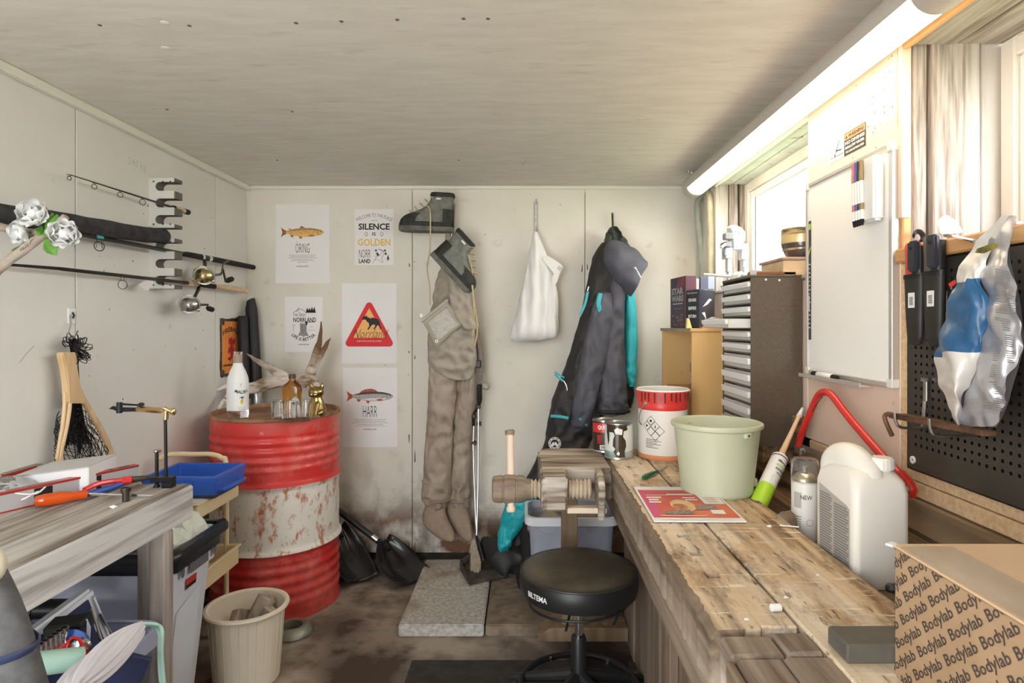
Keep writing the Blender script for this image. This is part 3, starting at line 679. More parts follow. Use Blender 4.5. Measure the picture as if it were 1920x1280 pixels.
MB().tube([RP(395, 485), RP(430, 492), e, e + (e - b).normalized() * .006], [.0125, .0135, .013, .008], 16).build('rear_grip', M_blackm, rd)
xr = XR + .055
reel(rd, RP(384, 489, XR), LW(383, 517, xr), LW(376, 519, xr + .02) - LW(394, 521, xr - .03), (pm('reel_pewter', (.17, .16, .13), rough=.28, metal=1), pm('reel_gold', (.42, .34, .18), rough=.25, metal=1)), 1.5,
     [LW(414, 514, xr - .01), LW(418, 505, xr), LW(423, 527, xr), LW(437, 522, xr)])
MB().tube([LW(416, 510, xr), LW(418, 495, xr), LW(428, 488, xr)], [.004, .003, .006], 8).build('crank', MATS['reel_pewter'], rd)
# cork rod
a, b, e = RP(-60, 490), RP(352, 530), RP(462, 545); d = (b - a).normalized()
rd = thing('fishing_rod', 'slim black fishing rod with cork handle and silver reel, lowest of three', 'fishing rod', a.lerp(b, .5))
MB().tube([a, RP(112, 503.5), RP(114, 504), b], [.003, .0055, .006, .007], 12).build('blank', M_carbon, rd)
mb = MB(); c = RP(230, 516); mb.tube(ring_pts(c + Vector((0, 0, -.034)), .016, 20, X=(.45, .9, 0), Y=(0, 0, 1)), .0012, 6, closed=True)
for s in (-1, 1): mb.tube([c + d * .010 * s, c + Vector((0, 0, -.020)) + d * .008 * s], .001, 5)
mb.build('guide', M_carbon, rd)
MB().tube([b, RP(355, 529.8), RP(368, 532), RP(370, 532)], [.008, .0135, .0135, .011], 16).build('fore_grip', M_cork, rd)
MB().tube([RP(369, 532), RP(402, 537)], .0115, 16).build('reel_seat', M_blackm, rd)
MB().tube([RP(400, 536.5), RP(420, 538.5), RP(440, 541.5), e, e + d * .004], [.010, .0125, .0135, .0135, .010], 16).build('rear_grip', M_cork, rd)
reel(rd, RP(373, 540, XR), LW(356, 571, xr), LW(350, 572, xr + .02) - LW(368, 574, xr - .03), (pm('reel_dark_silver', (.10, .098, .095), rough=.25, metal=1), pm('reel_silver', (.34, .335, .32), rough=.25, metal=1)), 1.4,
     [LW(390, 571, xr - .01), LW(388, 577, xr), LW(400, 581, xr)])
# rod sleeve
a, b = RP(-50, 395), RP(312, 447)
q = smoothpath([a, RP(60, 408), RP(150, 420), RP(230, 434), RP(285, 441), RP(306, 443), b], 30)
mb = MB(); mb.tube(q, [.030 + .004 * noise.noise(Vector((k * .6, 0, 0))) if k < 26 else .030 - .006 * (k - 25) for k in range(30)], 14); mb.jitter(.005, 30); mb.build('rod_sleeve', pm('charcoal_sleeve_fabric', (.025, .024, .027), (.05, .05, .055), scale=30, rough=.9, bump=.3), label='long soft black cloth rod sleeve lying in the lower rack', cat='sleeve', sub=1)
# paper tag
mb = MB(); a = RP(268, 528); mb.add([a, RP(284, 524), RP(288, 530), RP(277, 545), RP(258, 534)], [(0, 1, 2, 3, 4)]); mb.build('paper_tag', M_paper, label='small torn white paper tag beside the lower rod rack', cat='tag', smooth=0)
# ================================================================== WHITE ROSES ON A STICK
M_bark = pm('grey_driftwood', (.30, .24, .19), (.46, .40, .34), scale=14, stretch=(1, 1, 1), rough=.85, bump=.6, bscale=40)
D = 1.62
ws = thing('rose_branch', 'pale branch bound with cord holding three white cloth roses', 'decoration', P(60, 460, D))
q = smoothpath([P(-40, 545, D), P(0, 503, D), P(45, 468, D), P(85, 438, D), P(110, 418, D), P(124, 406, D)], 24)
mb = MB(); mb.tube(q, [.014 - .005 * k / 24 for k in range(24)], 10); mb.jitter(.004, 40); mb.build('stick', M_bark, ws, sub=1)
q = smoothpath([P(-40, 410, D + .03), P(0, 425, D + .02), P(40, 434, D + .02), P(100, 441, D + .01)], 12); mb = MB(); mb.tube(q, [.012] * 12, 10); mb.jitter(.004, 40); mb.build('stick', M_bark, ws, sub=1)
mb = MB()
for k in range(5): 
    c = P(50 + 4 * k, 463 - 3 * k, D); mb.tube(ring_pts(c, .014, 14, X=(.3, 1, .2), Y=(.55, 0, .8)), .003, 6, closed=True)
mb.build('cord_binding', pm('jute_cord', (.38, .31, .25), (.5, .43, .36), scale=60, rough=.9), ws)
M_petal = pm('white_rose_cloth', (.84, .84, .84), (.80, .81, .80), scale=10, rough=.6)
def petal(mb, M, wd, ln, curl):
    n, m = 6, 6; vs = []; fs = []
    for i in range(n + 1):
        v = i / n; wv = wd * (math.sin(PI * (.12 + .80 * v)) ** .7) 
        for j in range(m + 1):
            u = j / m * 2 - 1; vs.append((u * wv, ln * v * (1 - .12 * u * u), curl * (v - .5) ** 2 * ln * 2 + .55 * wd * u * u * (1 - .5 * v)))
    for i in range(n):
        for j in range(m): a = i * (m + 1) + j; fs.append((a, a + 1, a + m + 2, a + m + 1))
    mb.add(vs, fs, M)
def rose(c, r, face, lab=None):
    B = dirM(c, face); k = 0
    for ringi, (nn, tilt, off, sz) in enumerate(((3, 82, .10, .8), (4, 66, .18, 1.0), (4, 50, .22, 1.1))):
        for i in range(nn):
            a = 2 * PI * i / nn + ringi * .6
            mb = MB(B @ Rz(a) @ T(0, r * off, -r * .25) @ Rx(math.radians(tilt))); petal(mb, T(0, 0, 0), r * .86 * sz, r * 1.0 * sz, .3); mb.build('petal', M_petal, ws, sub=1, recalc=False, smooth=180)
    mb = MB(B); blob(mb, (0, 0, r * .15), r * .34, r * .34, r * .45); mb.build('bud', M_petal, ws, smooth=180)
rose(P(66, 404, D - .02), .042, (.25, -1, .25)); rose(P(45, 436, D), .036, (-.35, -1, -.25)); rose(P(122, 438, D - .01), .042, (.45, -1, -.1))
M_leaf = pm('green_rose_leaf', (.06, .20, .02), (.16, .38, .06), scale=30, rough=.5)
def leaf(pa, pb, wd, n=(0, -1, 0)):
    d = pb - pa; Mx = frame(pa, Vector(n).cross(d).normalized() * -1, d.normalized(), n); L = d.length
    mb = MB(Mx); k = 8; vs = []
    for i in range(k + 1):
        v = i / k; ww = wd * math.sin(PI * v ** .8) * (1 + .08 * (i % 2)); vs += [(-ww, L * v, -.004), (0, L * v, .003 + .006 * math.sin(PI * v)), (ww, L * v, -.004)]
    fs = []
    for i in range(k):
        for j in range(2): a = i * 3 + j; fs.append((a, a + 1, a + 4, a + 3))
    mb.add(vs, fs); mb.build('leaf', M_leaf, ws, recalc=False)
leaf(P(84, 447, D - .02), P(104, 479, D - .02), .020); leaf(P(88, 432, D - .02), P(107, 402, D), .016); leaf(P(86, 436, D - .02), P(98, 399, D), .013); leaf(P(78, 436, D - .02), P(66, 428, D), .014); leaf(P(46, 460, D), P(22, 470, D), .006); leaf(P(80, 440, D - .02), P(97, 432, D - .02), .012)
# ================================================================== LANDING NET AND HOOK
xh = LEFT + .004
hk = thing('adhesive_hook', 'white square adhesive hook with wire holding the landing net', 'hook', LW(132, 592, xh))
Mh = on_left(LW(132, 592, LEFT)); MB(Mh).box((-.018, -.028, 0), (.018, .028, .006)).build('hook_plate', M_white, hk, bevel=.003)
mb = MB(); mb.tube([LW(131, 590, LEFT + .008), LW(133, 607, LEFT + .02), LW(129, 622, LEFT + .03), LW(131, 632, LEFT + .045), LW(138, 634, LEFT + .055), LW(146, 620, LEFT + .06)], .0025, 8); mb.build('wire_hook', M_chrome, hk)
mb = MB(Mh, M_ink); mb.tube([(.0, .012, .007), (.004, .002, .01), (0, -.008, .009)], .003, 6); mb.build('hook_peg', None, hk)
xn = LEFT + .05
M_oak = wood('pale_net_wood', (.55, .36, .18), (.70, .49, .28), 'z', grain=40, bump=.15, rough=.4)
ln_ = thing('landing_net', 'wooden teardrop fishing landing net with black mesh hung on the wall', 'net', LW(160, 890, xn))
N = lambda px, py, x=xn: LW(px, py, x)
# handle: flat slab narrowing
rings = []
for py, pa, pb in ((660, 112, 139), (664, 111, 139), (690, 117, 140), (720, 121, 145), (740, 122, 151), (756, 122, 158)):
    a, b = N(pa, py), N(pb, py); t_ = .012
    rings.append([a + Vector((-t_, 0, 0)), a + Vector((t_, 0, 0)), b + Vector((t_, 0, 0)), b + Vector((-t_, 0, 0))])
MB().loft(rings).build('handle', M_oak, ln_, bevel=.006, seg=2)
hl = smoothpath([N(127, 735), N(128, 760), N(124, 790), N(118, 820), N(112, 850), N(113, 885), N(130, 905), N(160, 905), N(190, 897), N(207, 880), N(207, 850), N(196, 820), N(180, 790), N(165, 765), N(153, 745), N(148, 732)], 60)
mb = MB(); mb.tube(hl, .0105, 10, flat=.8); mb.build('hoop', M_oak, ln_)
hl2 = smoothpath([N(121, 735), N(121, 760), N(117, 800), N(111, 835), N(107, 860)], 16); MB().tube(hl2, .006, 8).build('hoop_lamination', M_oak, ln_)
M_net = pm('black_netting', (.012, .012, .014), rough=.8)
mb = MB(); rr = random.Random(5)
cen = N(150, 850)
nu, nv = 34, 14
def bag(u, v):
    e = hl[int(u / nu * 59) % 60]; depth = v / nv
    tgt = N(146 + 10 * math.sin(u * .9), 800 - 20 * math.cos(u), xn - .035)
    p = Vector(e).lerp(tgt, depth ** 1.1); p.x = xn - .042 * math.sin(PI * min(1, depth * .9)) ; p += Vector((rr.uniform(-.004, .004), rr.uniform(-.008, .008), rr.uniform(-.012, .004))); return p
G = [[bag(u, v) for v in range(nv)] for u in range(nu)]
for u in range(nu):
    for v in range(nv - 1):
        mb.tube([G[u][v], G[(u + 1) % nu][v + 1]], .0013, 3, cap=False); mb.tube([G[u][v], G[u - 1][v + 1]], .0013, 3, cap=False)
# gathered net up behind the handle to the hook, with loops
for k in range(46):
    a = N(128 + rr.uniform(-12, 30), 800 + rr.uniform(-20, 40), xn - .03); b = N(141 + rr.uniform(-5, 6), 700 + rr.uniform(-20, 20), xn - .03); c = N(136 + rr.uniform(-7, 7), 640 + rr.uniform(-6, 6), xn + .0)
    mb.tube(smoothpath([a, b, c], 7), .0016, 3, cap=False)
for k in range(40):
    a = N(137, 648 + rr.uniform(-4, 6), xn + .005); ang = rr.uniform(-1.6, 2.4); R = rr.uniform(24, 40); w_ = rr.uniform(.15, .4)
    b = lambda an, f: N(137 + R * f * math.cos(an), 648 - R * f * .85 * math.sin(an) + 8, xn + rr.uniform(-.02, .02))
    mb.tube(smoothpath([a, b(ang - w_, .6), b(ang, 1), b(ang + w_, .6), a], 10), .0014, 3, cap=False)
for k in range(26):
    a = N(112 + rr.uniform(-4, 6), 800 + k * 3.6 - 30, xn - .02); mb.tube(smoothpath([a, N(103 + rr.uniform(-3, 3), 812 + k * 3.4 - 30, xn - .03), N(110, 824 + k * 3.2 - 30, xn - .03)], 6), .0013, 3, cap=False)
mb.build('mesh_bag', M_net, ln_, kind='stuff', smooth=0, recalc=False)
# ================================================================== LEFT WORK TABLE
M_tw = wood('weathered_table_boards', (.15, .115, .09), (.42, .375, .33), 'y', grain=52, bump=1, c3=(.58, .55, .51), s3=7, lo3=.54, hi3=.68, lo=.38, hi=.60)
M_ta = wood('pale_table_apron', (.38, .35, .335), (.68, .67, .66), 'y', grain=36, bump=.8, c3=(.26, .22, .19), s3=7, lo3=.60, hi3=.68, lo=.38, hi=.58)
M_tl = wood('grey_table_leg', (.26, .21, .18), (.54, .49, .45), 'z', grain=40, bump=.5)
TX = -1.0; TY = 1.845
tb = thing('work_table', 'weathered grey plank work table along the left wall', 'table', (-1.25, 1.2, 0))
xs_ = [-1.5, -1.385, -1.27, -1.155, -1.004 - .0]
for i in range(4):
    MB().box((xs_[i] + .0015, -.6, TZ - .028), (xs_[i + 1] - .0015, TY - .006 * (i % 2), TZ)).jitter(.0025, 7, ax=(0, 0, 1), seed=i).build('table_plank', M_tw, tb, bevel=.003)
MB().box((TX - .032, -.6, TZ - .102), (TX, TY + .004, TZ - .004)).build('apron', M_ta, tb, bevel=.004, seg=2)
MB().box((-1.49, TY - .05, TZ - .10), (TX - .034, TY - .012, TZ - .03)).build('apron', M_ta, tb, bevel=.004)
for (x, y) in ((-1.075, TY - .095), (-1.49, TY - .095), (-1.075, .0), (-1.49, .0)):
    x -= .034; MB().box((x, y, 0), (x + .075, y + .045, TZ - .03)).build('leg', M_tl, tb, bevel=.004)
    MB().box((x + .062, y - .048, 0), (x + .107, y - .001, TZ - .103)).build('leg_cleat', M_tl, tb, bevel=.004)
MB().box((-1.49, -.5, .14), (-1.03, TY - .15, .165)).build('lower_shelf', M_tw, tb, bevel=.003)
def TP(px, py): return ZP(px, py, TZ)
def tp(px, py, z=0): p = ZP(px, py, TZ + z); return p
# fly tying vise
M_vise = pm('blackened_steel', (.02, .021, .024), rough=.4, metal=.5)
b0 = P(312, 898, 1.80); b0.z = TZ
fv = thing('tying_vise', 'black and brass fly tying vise clamped on the table end', 'vise', b0)
MB().cyl(b0 + Vector((0, 0, -.03)), P(310, 782, 1.80), .0045, 12).build('stem', M_vise, fv)
c = P(304, 885, 1.79)
mb = MB(); mb.box((c.x - .035, 1.785, TZ + .018), (c.x + .028, 1.815, TZ + .032)); mb.box((c.x + .0, 1.785, TZ + .0), (c.x + .028, 1.815, TZ + .018)); mb.build('clamp_jaw', M_vise, fv, bevel=.002)
x_ = P(294, 880, 1.80).x
MB().cyl((x_, 1.8, TZ + .002), (x_, 1.8, P(294, 848, 1.8).z), .005, 12).build('clamp_screw', M_vise, fv)
MB(T(x_, 1.8, P(294, 846, 1.8).z)).lathe([(0, -.003), (.009, -.003), (.0125, .001), (.0125, .004), (.006, .006), (0, .006)], 18).build('screw_head', M_chrome, fv)
MB(T(x_, 1.8, TZ)).lathe([(0, 0), (.010, 0), (.008, .006), (.005, .01), (0, .01)], 14).build('screw_foot', M_vise, fv)
V = lambda px, py, D=1.80: P(px, py, D)
MB().cyl(V(311, 786), V(312, 769), .007, 12).build('brass_socket', M_brass, fv)
mb = MB(); a, b = V(257, 766.5), V(302, 769.5); mb.tube([a, b], .0085, 4); mb.build('brass_bar', M_brass, fv)
mb = MB(); mb.tube([V(302, 769.5), V(308, 770), V(309, 765), V(320, 771), V(321, 771), V(324, 771)], [.005, .006, .006, .004, .009, .009], 12); mb.build('brass_knob', M_brass, fv)
blob_ = MB(); c = V(326, 771); blob_.M = T(*c); blob(blob_, (0, 0, 0), .006, .011, .011); blob_.build('brass_thumb_screw', M_brass, fv)
MB().tube([V(206, 766), V(212, 764), V(222, 767.5), V(257, 767.5)], [.002, .0055, .007, .006], 10).build('jaw', M_vise, fv)
MB().cyl(V(224, 774), V(224, 754), .008, 14).build('jaw_collar', M_vise, fv)
MB().tube([V(224, 757), V(255, 759), V(266, 759)], [.0035, .0028, .003], 8).build('lever', M_vise, fv)
mb = MB(T(*V(265, 758))); blob(mb, (0, 0, 0), .009, .006, .006); mb.build('lever_knob', M_vise, fv)
# red spirit level
a = tp(-30, 968); b = tp(256, 902); d = (b - a); d.z = 0; L = d.length; d.normalize(); s = Vector((0, 0, 1)).cross(d)
Ml = frame(a, d, s, (0, 0, 1))
M_redmet = pm('red_anodised', (.42, .045, .035), rough=.3, metal=.35); M_alu = pm('level_side_grey', (.55, .55, .57), rough=.3, metal=.4)
lv = thing('spirit_level', 'long red and grey spirit level lying across the table', 'level', a)
MB(Ml).box((0, -.010, .003), (L, .010, .048)).build('web', M_alu, lv, bevel=.001)
MB(Ml).box((0, -.013, .046), (L, .013, .052)).build('top_flange', M_redmet, lv, bevel=.001)
MB(Ml).box((0, -.013, 0), (L, .013, .004)).build('bottom_flange', M_redmet, lv, bevel=.001)
for u in (.27, .60): MB(Ml).box((L * u, -.0115, .006), (L * u + .045, .0115, .045)).build('vial_housing', M_black, lv, bevel=.002)
MB(Ml, M_white).text('BIG', L * .60 + .022, .015, w=.028, h=.016, M=frame((0, -.0119, 0), (1, 0, 0), (0, 0, 1), (0, -1, 0)), bold=.03).build('lettering', None, lv, smooth=0)
for u, w_ in ((.90, .018), (.80, .006)): MB(Ml, M_ink).disc(L * u, 0, w_, .0523, 20, ry=.006).build('hand_slot', None, lv, smooth=0)
# red tool case and white box
rx = tp(22, 915)
rb = thing('red_case', 'glossy red tool case with white print at the table edge', 'case', rx + Vector((-.05, .02, 0)))
Mr_ = T(*(rx + Vector((-.09, -.02, 0)))) @ Rz(-.05)
MB(Mr_).box((-.12, -.0, .0), (.085, .13, .018)).build('base', pm('dark_red_base', (.16, .01, .01), rough=.4), rb, bevel=.004)
MB(Mr_).box((-.12, -.004, .018), (.088, .13, .045)).build('lid', M_red, rb, bevel=.008, seg=2)
MB(Mr_).box((-.12, -.0, .0455), (.092, .13, .049)).build('card_top', pm('grey_brown_card', (.28, .25, .21), rough=.7), rb, bevel=.001)
MB(frame(Mr_ @ Vector((0, -.0045, 0)), (1, 0, 0), (0, 0, 1), (0, -1, 0)), M_white).text('HILTI', .015, .027, w=.05, h=.014, bold=.03, z=.0004).build('lettering', None, rb, smooth=0)
c = tp(96, 920); yb = 1.735
wx = thing('white_box', 'open topped white cardboard box on the work table before the net', 'box', Vector((P(105, 0, yb).x, yb, TZ)))
x0, x1 = P(42, 0, 1.73).x, P(172, 0, 1.73).x
Mw = T(x0, 1.70, TZ) @ Rz(.09); W = x1 - x0
M_card = pm('white_card', (.78, .78, .79), (.72, .72, .73), scale=6, rough=.6)
mb = MB(Mw); mb.loft([[(0, 0, 0), (W, 0, 0), (W, .14, 0), (0, .14, 0)], [(.0, .0, .055), (W, -.0, .078), (W, .14, .082), (.01, .14, .060)]]); mb.build('carton', M_card, wx, bevel=.003)
mb = MB(Mw); mb.loft([[(-.001, -.002, .056), (W + .001, -.002, .079), (W, .14, .084), (.012, .14, .063)], [(-.001, -.003, .058), (W + .001, -.003, .081), (W, .14, .087), (.012, .14, .066)]]); mb.build('lid_flap', pm('grey_white_card', (.60, .59, .58), rough=.6), wx)
mb = MB(Mw); mb.loft([[(-.012, -.0, .0), (-.002, -.0, .0), (-.002, .002, .0), (-.012, .002, .0)], [(-.014, -.004, .052), (-.003, -.002, .055), (-.003, .0, .055), (-.014, -.002, .052)]]); mb.build('side_flap', pm('brown_card', (.42, .32, .24), rough=.8), wx)
# orange screwdriver
a = tp(64, 953); b = tp(163, 938, 0); e = tp(288, 932)
a.z = b.z = TZ + .0175; e.z = TZ + .004
d = (b - a).normalized()
sd = thing('screwdriver', 'big screwdriver with a translucent orange handle lying on the table', 'screwdriver', a)
L = (b - a).length
MB().tube([a, a + d * .004, a + d * L * .2, a + d * L * .5, a + d * L * .75, a + d * L * .85, b], [.008, .0145, .0172, .0168, .0115, .0125, .012], 10).build('handle', pm('orange_acetate', (.80, .12, .01), (.75, .08, .005), rough=.15, trans=.35, coat=.5), sd, smooth=50)
MB().tube([b, b + (e - b) * .88, e], [.0042, .0042, .003], 10).build('shank', M_chrome, sd)
# red handled pliers
a = tp(160, 934); b = tp(230, 916); e = tp(292, 909); 
for v in (a, b, e): v.z = TZ + .024
pl = thing('pliers', 'pliers with red and blue grips lying behind the orange screwdriver', 'pliers', Vector((b.x, b.y, TZ)))
o_ = Vector((0, .014, 0))
MB().tube(smoothpath([a - o_ * .2, a.lerp(b, .2) + Vector((0, .016, .006)), a.lerp(b, .6) + Vector((0, .014, .004)), b], 10), .0075, 8).build('red_grip', M_red, pl)
MB().tube(smoothpath([a + Vector((.005, -.014, -.012)), a.lerp(b, .4) + Vector((0, -.014, -.012)), a.lerp(b, .7) + Vector((0, -.004, -.012)), b + Vector((0, 0, -.008))], 10), .0075, 8).build('blue_grip', pm('blue_grip', (.03, .09, .42), rough=.4), pl)
MB().tube([b, b + (e - b) * .28], .011, 10).build('pivot_collar', M_red, pl)
MB().tube([b + (e - b) * .28, b + (e - b) * .6, e], [.009, .008, .004], 8, flat=.6).build('jaw', pm('dark_steel', (.10, .085, .075), rough=.4, metal=.9), pl)
# standing socket
c = tp(236, 940); sk = MB(T(c.x, c.y, TZ)); sk.lathe([(0, 0), (.009, 0), (.009, .026), (.0125, .027), (.0125, .038), (.008, .038), (.008, .03), (0, .03)], 16); sk.build('socket', MATS['dark_steel'], label='small steel socket standing upright on the table by the pliers', cat='socket')
# white crumb
c = tp(213, 953); mb = MB(T(c.x, c.y, TZ)); blob(mb, (0, 0, .004), .008, .006, .004, 9, 6); mb.jitter(.004, 200); mb.build('plastic_scrap', M_white, label='tiny crumpled white plastic scrap on the bare table planks', cat='scrap')
# coil of cable with plastic bag
mb = MB(); rr = random.Random(9); c = tp(28, 945)
for k in range(3):
    mb.tube(smoothpath([c + Vector((.12 * math.cos(q * .5 + k) * (.5 + .06 * k), .10 * math.sin(q * .5 + k) * (.55 + .05 * k), .022 + .009 * math.sin(q * 1.7 + k * 2) + .01 * k)) for q in range(13)], 40), .0024, 6)
mb.build('white_cable', M_white, label='loose coil of thin white cable at the table edge', cat='cable')
mb = MB(T(c.x - .06, c.y + .03, TZ)); mb.loft([ell((0, 0, z), rx, ry, 20) for z, rx, ry in ((.0, .085, .06), (.02, .10, .07), (.045, .075, .055), (.06, .03, .02))]); mb.jitter(.014, 38); mb.build('plastic_bag', pm('clear_crinkled_plastic', (.80, .82, .82), rough=.12, trans=.92, ior=1.2), label='crumpled clear plastic bag behind the white cable coil', cat='bag', smooth=0, sub=0)
# ------------------------------------------------------------------ cream trolley with blue tray
M_cream = pm('cream_enamel', (.74, .60, .34), (.78, .64, .40), scale=8, rough=.35)
tx0, tx1, ty0, ty1 = -1.47, -1.135, 2.12, 2.43
tr = thing('trolley', 'cream enamelled metal trolley with two trays beside the red drum', 'trolley', ((tx0 + tx1) / 2, (ty0 + ty1) / 2, 0))
def tray(z, h, nm):
    mb = MB(); q = .006
    R = lambda zz, g: [(tx0 + g, ty0 + g, zz), (tx1 - g, ty0 + g, zz), (tx1 - g, ty1 - g, zz), (tx0 + g, ty1 - g, zz)]
    mb.loft([R(z + .004, .008), R(z + h, .008), R(z + h, -.008), R(z + h - .008, -.008), R(z + h - .008, 0), R(z, 0), R(z, .004)]); mb.build(nm, M_cream, tr, bevel=.003)
tray(.60, .058, 'upper_tray'); tray(.335, .075, 'lower_tray')
MB().box((tx0 + .01, ty0 + .01, .652), (tx1 - .0, ty1 - .01, .660)).build('tray_liner', M_white, tr, bevel=.001)
for y in (ty0 + .0, ty1):
    hz = .765 if y > 2.3 else .70; g = .03
    MB().tube(smoothpath([(tx0 + .012, y, 0), (tx0 + .012, y, .3), (tx0 + .012, y, hz - .06), (tx0 + .03, y, hz - .015), (tx0 + .07, y, hz), ((tx0 + tx1) / 2, y, hz), (tx1 - .11, y, hz), (tx1 - .068, y, hz - .015), (tx1 - .05, y, hz - .06), (tx1 - .05, y, .3), (tx1 - .05, y, 0)], 50), .0095, 10).build('handle_frame', M_cream, tr)
# blue tray on the trolley
M_blue = pm('blue_plastic', (.03, .11, .50), rough=.35)
bx0, bx1 = P(262, 0, 2.16).x, P(402, 0, 2.16).x; by0, by1 = 2.17, 2.40; bz = .661
bl = thing('blue_case', 'blue plastic case with grey lid edge lying on the cream trolley', 'case', ((bx0 + bx1) / 2, (by0 + by1) / 2, bz))
MB().box((bx0 + .008, by0 + .008, bz), (bx1 - .008, by1 - .008, bz + .03)).build('tray_floor', pm('dark_case_side', (.035, .04, .06), rough=.5), bl, smooth=0)
Q_ = lambda z, g: [(bx0 + g, by0 + g, z), (bx1 - g, by0 + g, z), (bx1 - g, by1 - g, z), (bx0 + g, by1 - g, z)]
MB().loft([Q_(bz, .01), Q_(bz + .075, -.004), Q_(bz + .078, .0), Q_(bz + .078, .014), Q_(bz + .02, .02)], cap=False).build('tray_wall', M_blue, bl, bevel=.002)
for u in (.25, .62): 
    xx = bx0 + (bx1 - bx0) * u; MB().box((xx - .02, by0 - .012, bz + .03), (xx + .02, by0 + .004, bz + .06)).build('latch', M_blue, bl, bevel=.003)
MB().tube(smoothpath([(bx1 - .01, by0 + .03, bz + .02), (bx1 + .022, by0 + .04, bz + .03), (bx1 + .022, by1 - .06, bz + .03), (bx1 - .01, by1 - .05, bz + .02)], 14), .008, 8).build('carry_handle', M_blue, bl)
# ------------------------------------------------------------------ light grey slim waste bin
M_binG = pm('pale_grey_bin_plastic', (.66, .70, .80), (.70, .74, .83), scale=5, rough=.4)
nx0, nx1, ny0, ny1, nz = -1.50, -1.045, 1.80, 2.08, .60
bn = thing('waste_bin', 'tall pale grey rectangular waste bin behind the table leg', 'bin', ((nx0 + nx1) / 2, (ny0 + ny1) / 2, 0))
def rr_ring(z, x0, x1, y0, y1, r, n=5):
    out = []
    for (cx, cy, a) in ((x1 - r, y0 + r, -PI / 2), (x1 - r, y1 - r, 0), (x0 + r, y1 - r, PI / 2), (x0 + r, y0 + r, PI)):
        for k in range(n + 1): q = a + PI / 2 * k / n; out.append((cx + r * math.cos(q), cy + r * math.sin(q), z))
    return out
tpr = lambda z, g=0: (nx0 + .035 * (1 - z / nz) + g, nx1 - .06 * (1 - z / nz) - g, ny0 + .03 * (1 - z / nz) + g, ny1 - .03 * (1 - z / nz) - g)
mb = MB(); mb.loft([rr_ring(.004, *tpr(0), .03), rr_ring(.50, *tpr(.5), .035), rr_ring(.50, *tpr(.5, -.012), .04), rr_ring(.59, *tpr(.59, -.014), .04), rr_ring(.60, *tpr(.6, -.008), .04), rr_ring(.60, *tpr(.6, .004), .035), rr_ring(.02, *tpr(0, .012), .03)]); mb.build('bin_body', M_binG, bn, smooth=40)
# embossed end panel, handle slot, badge on the end wall (faces +x)
def endp(y, z, g=0): return Vector((nx1 - .06 * (1 - z / nz) + g, y, z))
ym = (ny0 + ny1) / 2
mb = MB(); mb.loft([[endp(ym - .075, .02, .002), endp(ym + .06, .02, .002), endp(ym + .06, .44, .002), endp(ym - .075, .40, .002)], [endp(ym - .06, .03, .008), endp(ym + .05, .03, .008), endp(ym + .05, .425, .008), endp(ym - .06, .39, .008)]]); mb.build('raised_panel', M_binG, bn, bevel=.002)
mb = MB(); X = nx1 + .0145
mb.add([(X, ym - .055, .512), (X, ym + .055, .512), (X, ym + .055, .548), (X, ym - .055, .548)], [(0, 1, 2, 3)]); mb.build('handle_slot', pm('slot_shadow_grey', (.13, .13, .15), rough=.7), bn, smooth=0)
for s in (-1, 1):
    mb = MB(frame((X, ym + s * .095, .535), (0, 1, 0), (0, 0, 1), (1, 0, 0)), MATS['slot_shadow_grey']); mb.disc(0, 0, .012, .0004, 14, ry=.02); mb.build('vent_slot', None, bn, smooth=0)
mb = MB(); mb.add([endp(ym - .035, .462, .004), endp(ym + .025, .462, .004), endp(ym + .025, .486, .004), endp(ym - .035, .486, .004)], [(0, 1, 2, 3)]); mb.build('badge', M_red, bn, smooth=0)
mb = MB(); mb.add([endp(ym - .035, .454, .0045), endp(ym + .025, .454, .0045), endp(ym + .025, .466, .0045), endp(ym - .035, .466, .0045)], [(0, 1, 2, 3)]); mb.build('badge', M_ink, bn, smooth=0)
# bin bag liner: top and overhang
M_bag = pm('black_bin_bag', (.015, .016, .02), rough=.3, bump=.6, bscale=40)
mb = MB(); 
rg = []
for z, g in ((.545, -.017), (.575, -.020), (.612, -.010), (.612, -.03), (.60, -.036), (.583, -.036)): rg.append([Vector(p) for p in rr_ring(z, *tpr(.6, g), .04, 9)])
mb.loft(rg, cap=False); mb.jitter(.006, 26, ax=(1, 1, .8)); mb.build('bin_liner', M_bag, bn, smooth=50)
# crumpled paper inside
M_crump = pm('crumpled_pale_paper', (.72, .78, .70), (.80, .82, .76), scale=20, rough=.8, bump=.6, bscale=50)
for k, (dx, dy, r_) in enumerate(((.16, .0, .07), (.10, .06, .06), (.14, -.06, .055), (.02, .0, .065), (.17, .07, .05))):
    mb = MB(T((nx0 + nx1) / 2 + dx, ym + dy, .60 + .015 * (k % 3))); blob(mb, (0, 0, 0), r_, r_ * .9, r_ * .8, 16, 10); mb.jitter(.03, 22, seed=k); 
    mb.build('crumpled_paper', M_crump, label=['wad of pale green crumpled paper topmost at the visible corner of the grey bin', 'crumpled paper wad at the back of the grey bin', 'crumpled paper wad at the front edge of the grey bin', 'crumpled paper wad deep in the middle of the grey bin', 'small crumpled paper wad at the far corner of the grey bin'][k], cat='paper', group='paper wads in the grey bin', smooth=0)
mb = MB(); a = P(262, 1010, 1.95); mb.box((-.09, -.05, 0), (.06, .05, .004), T(a.x, a.y, .612) @ Rx(.5) @ Rz(.3)); mb.build('teal_packet', pm('teal_packet_print', (.05, .35, .42), (.75, .78, .78), scale=9, lo=.48, hi=.52, rough=.5), label='teal and white packet poking out of the grey bin', cat='packet')
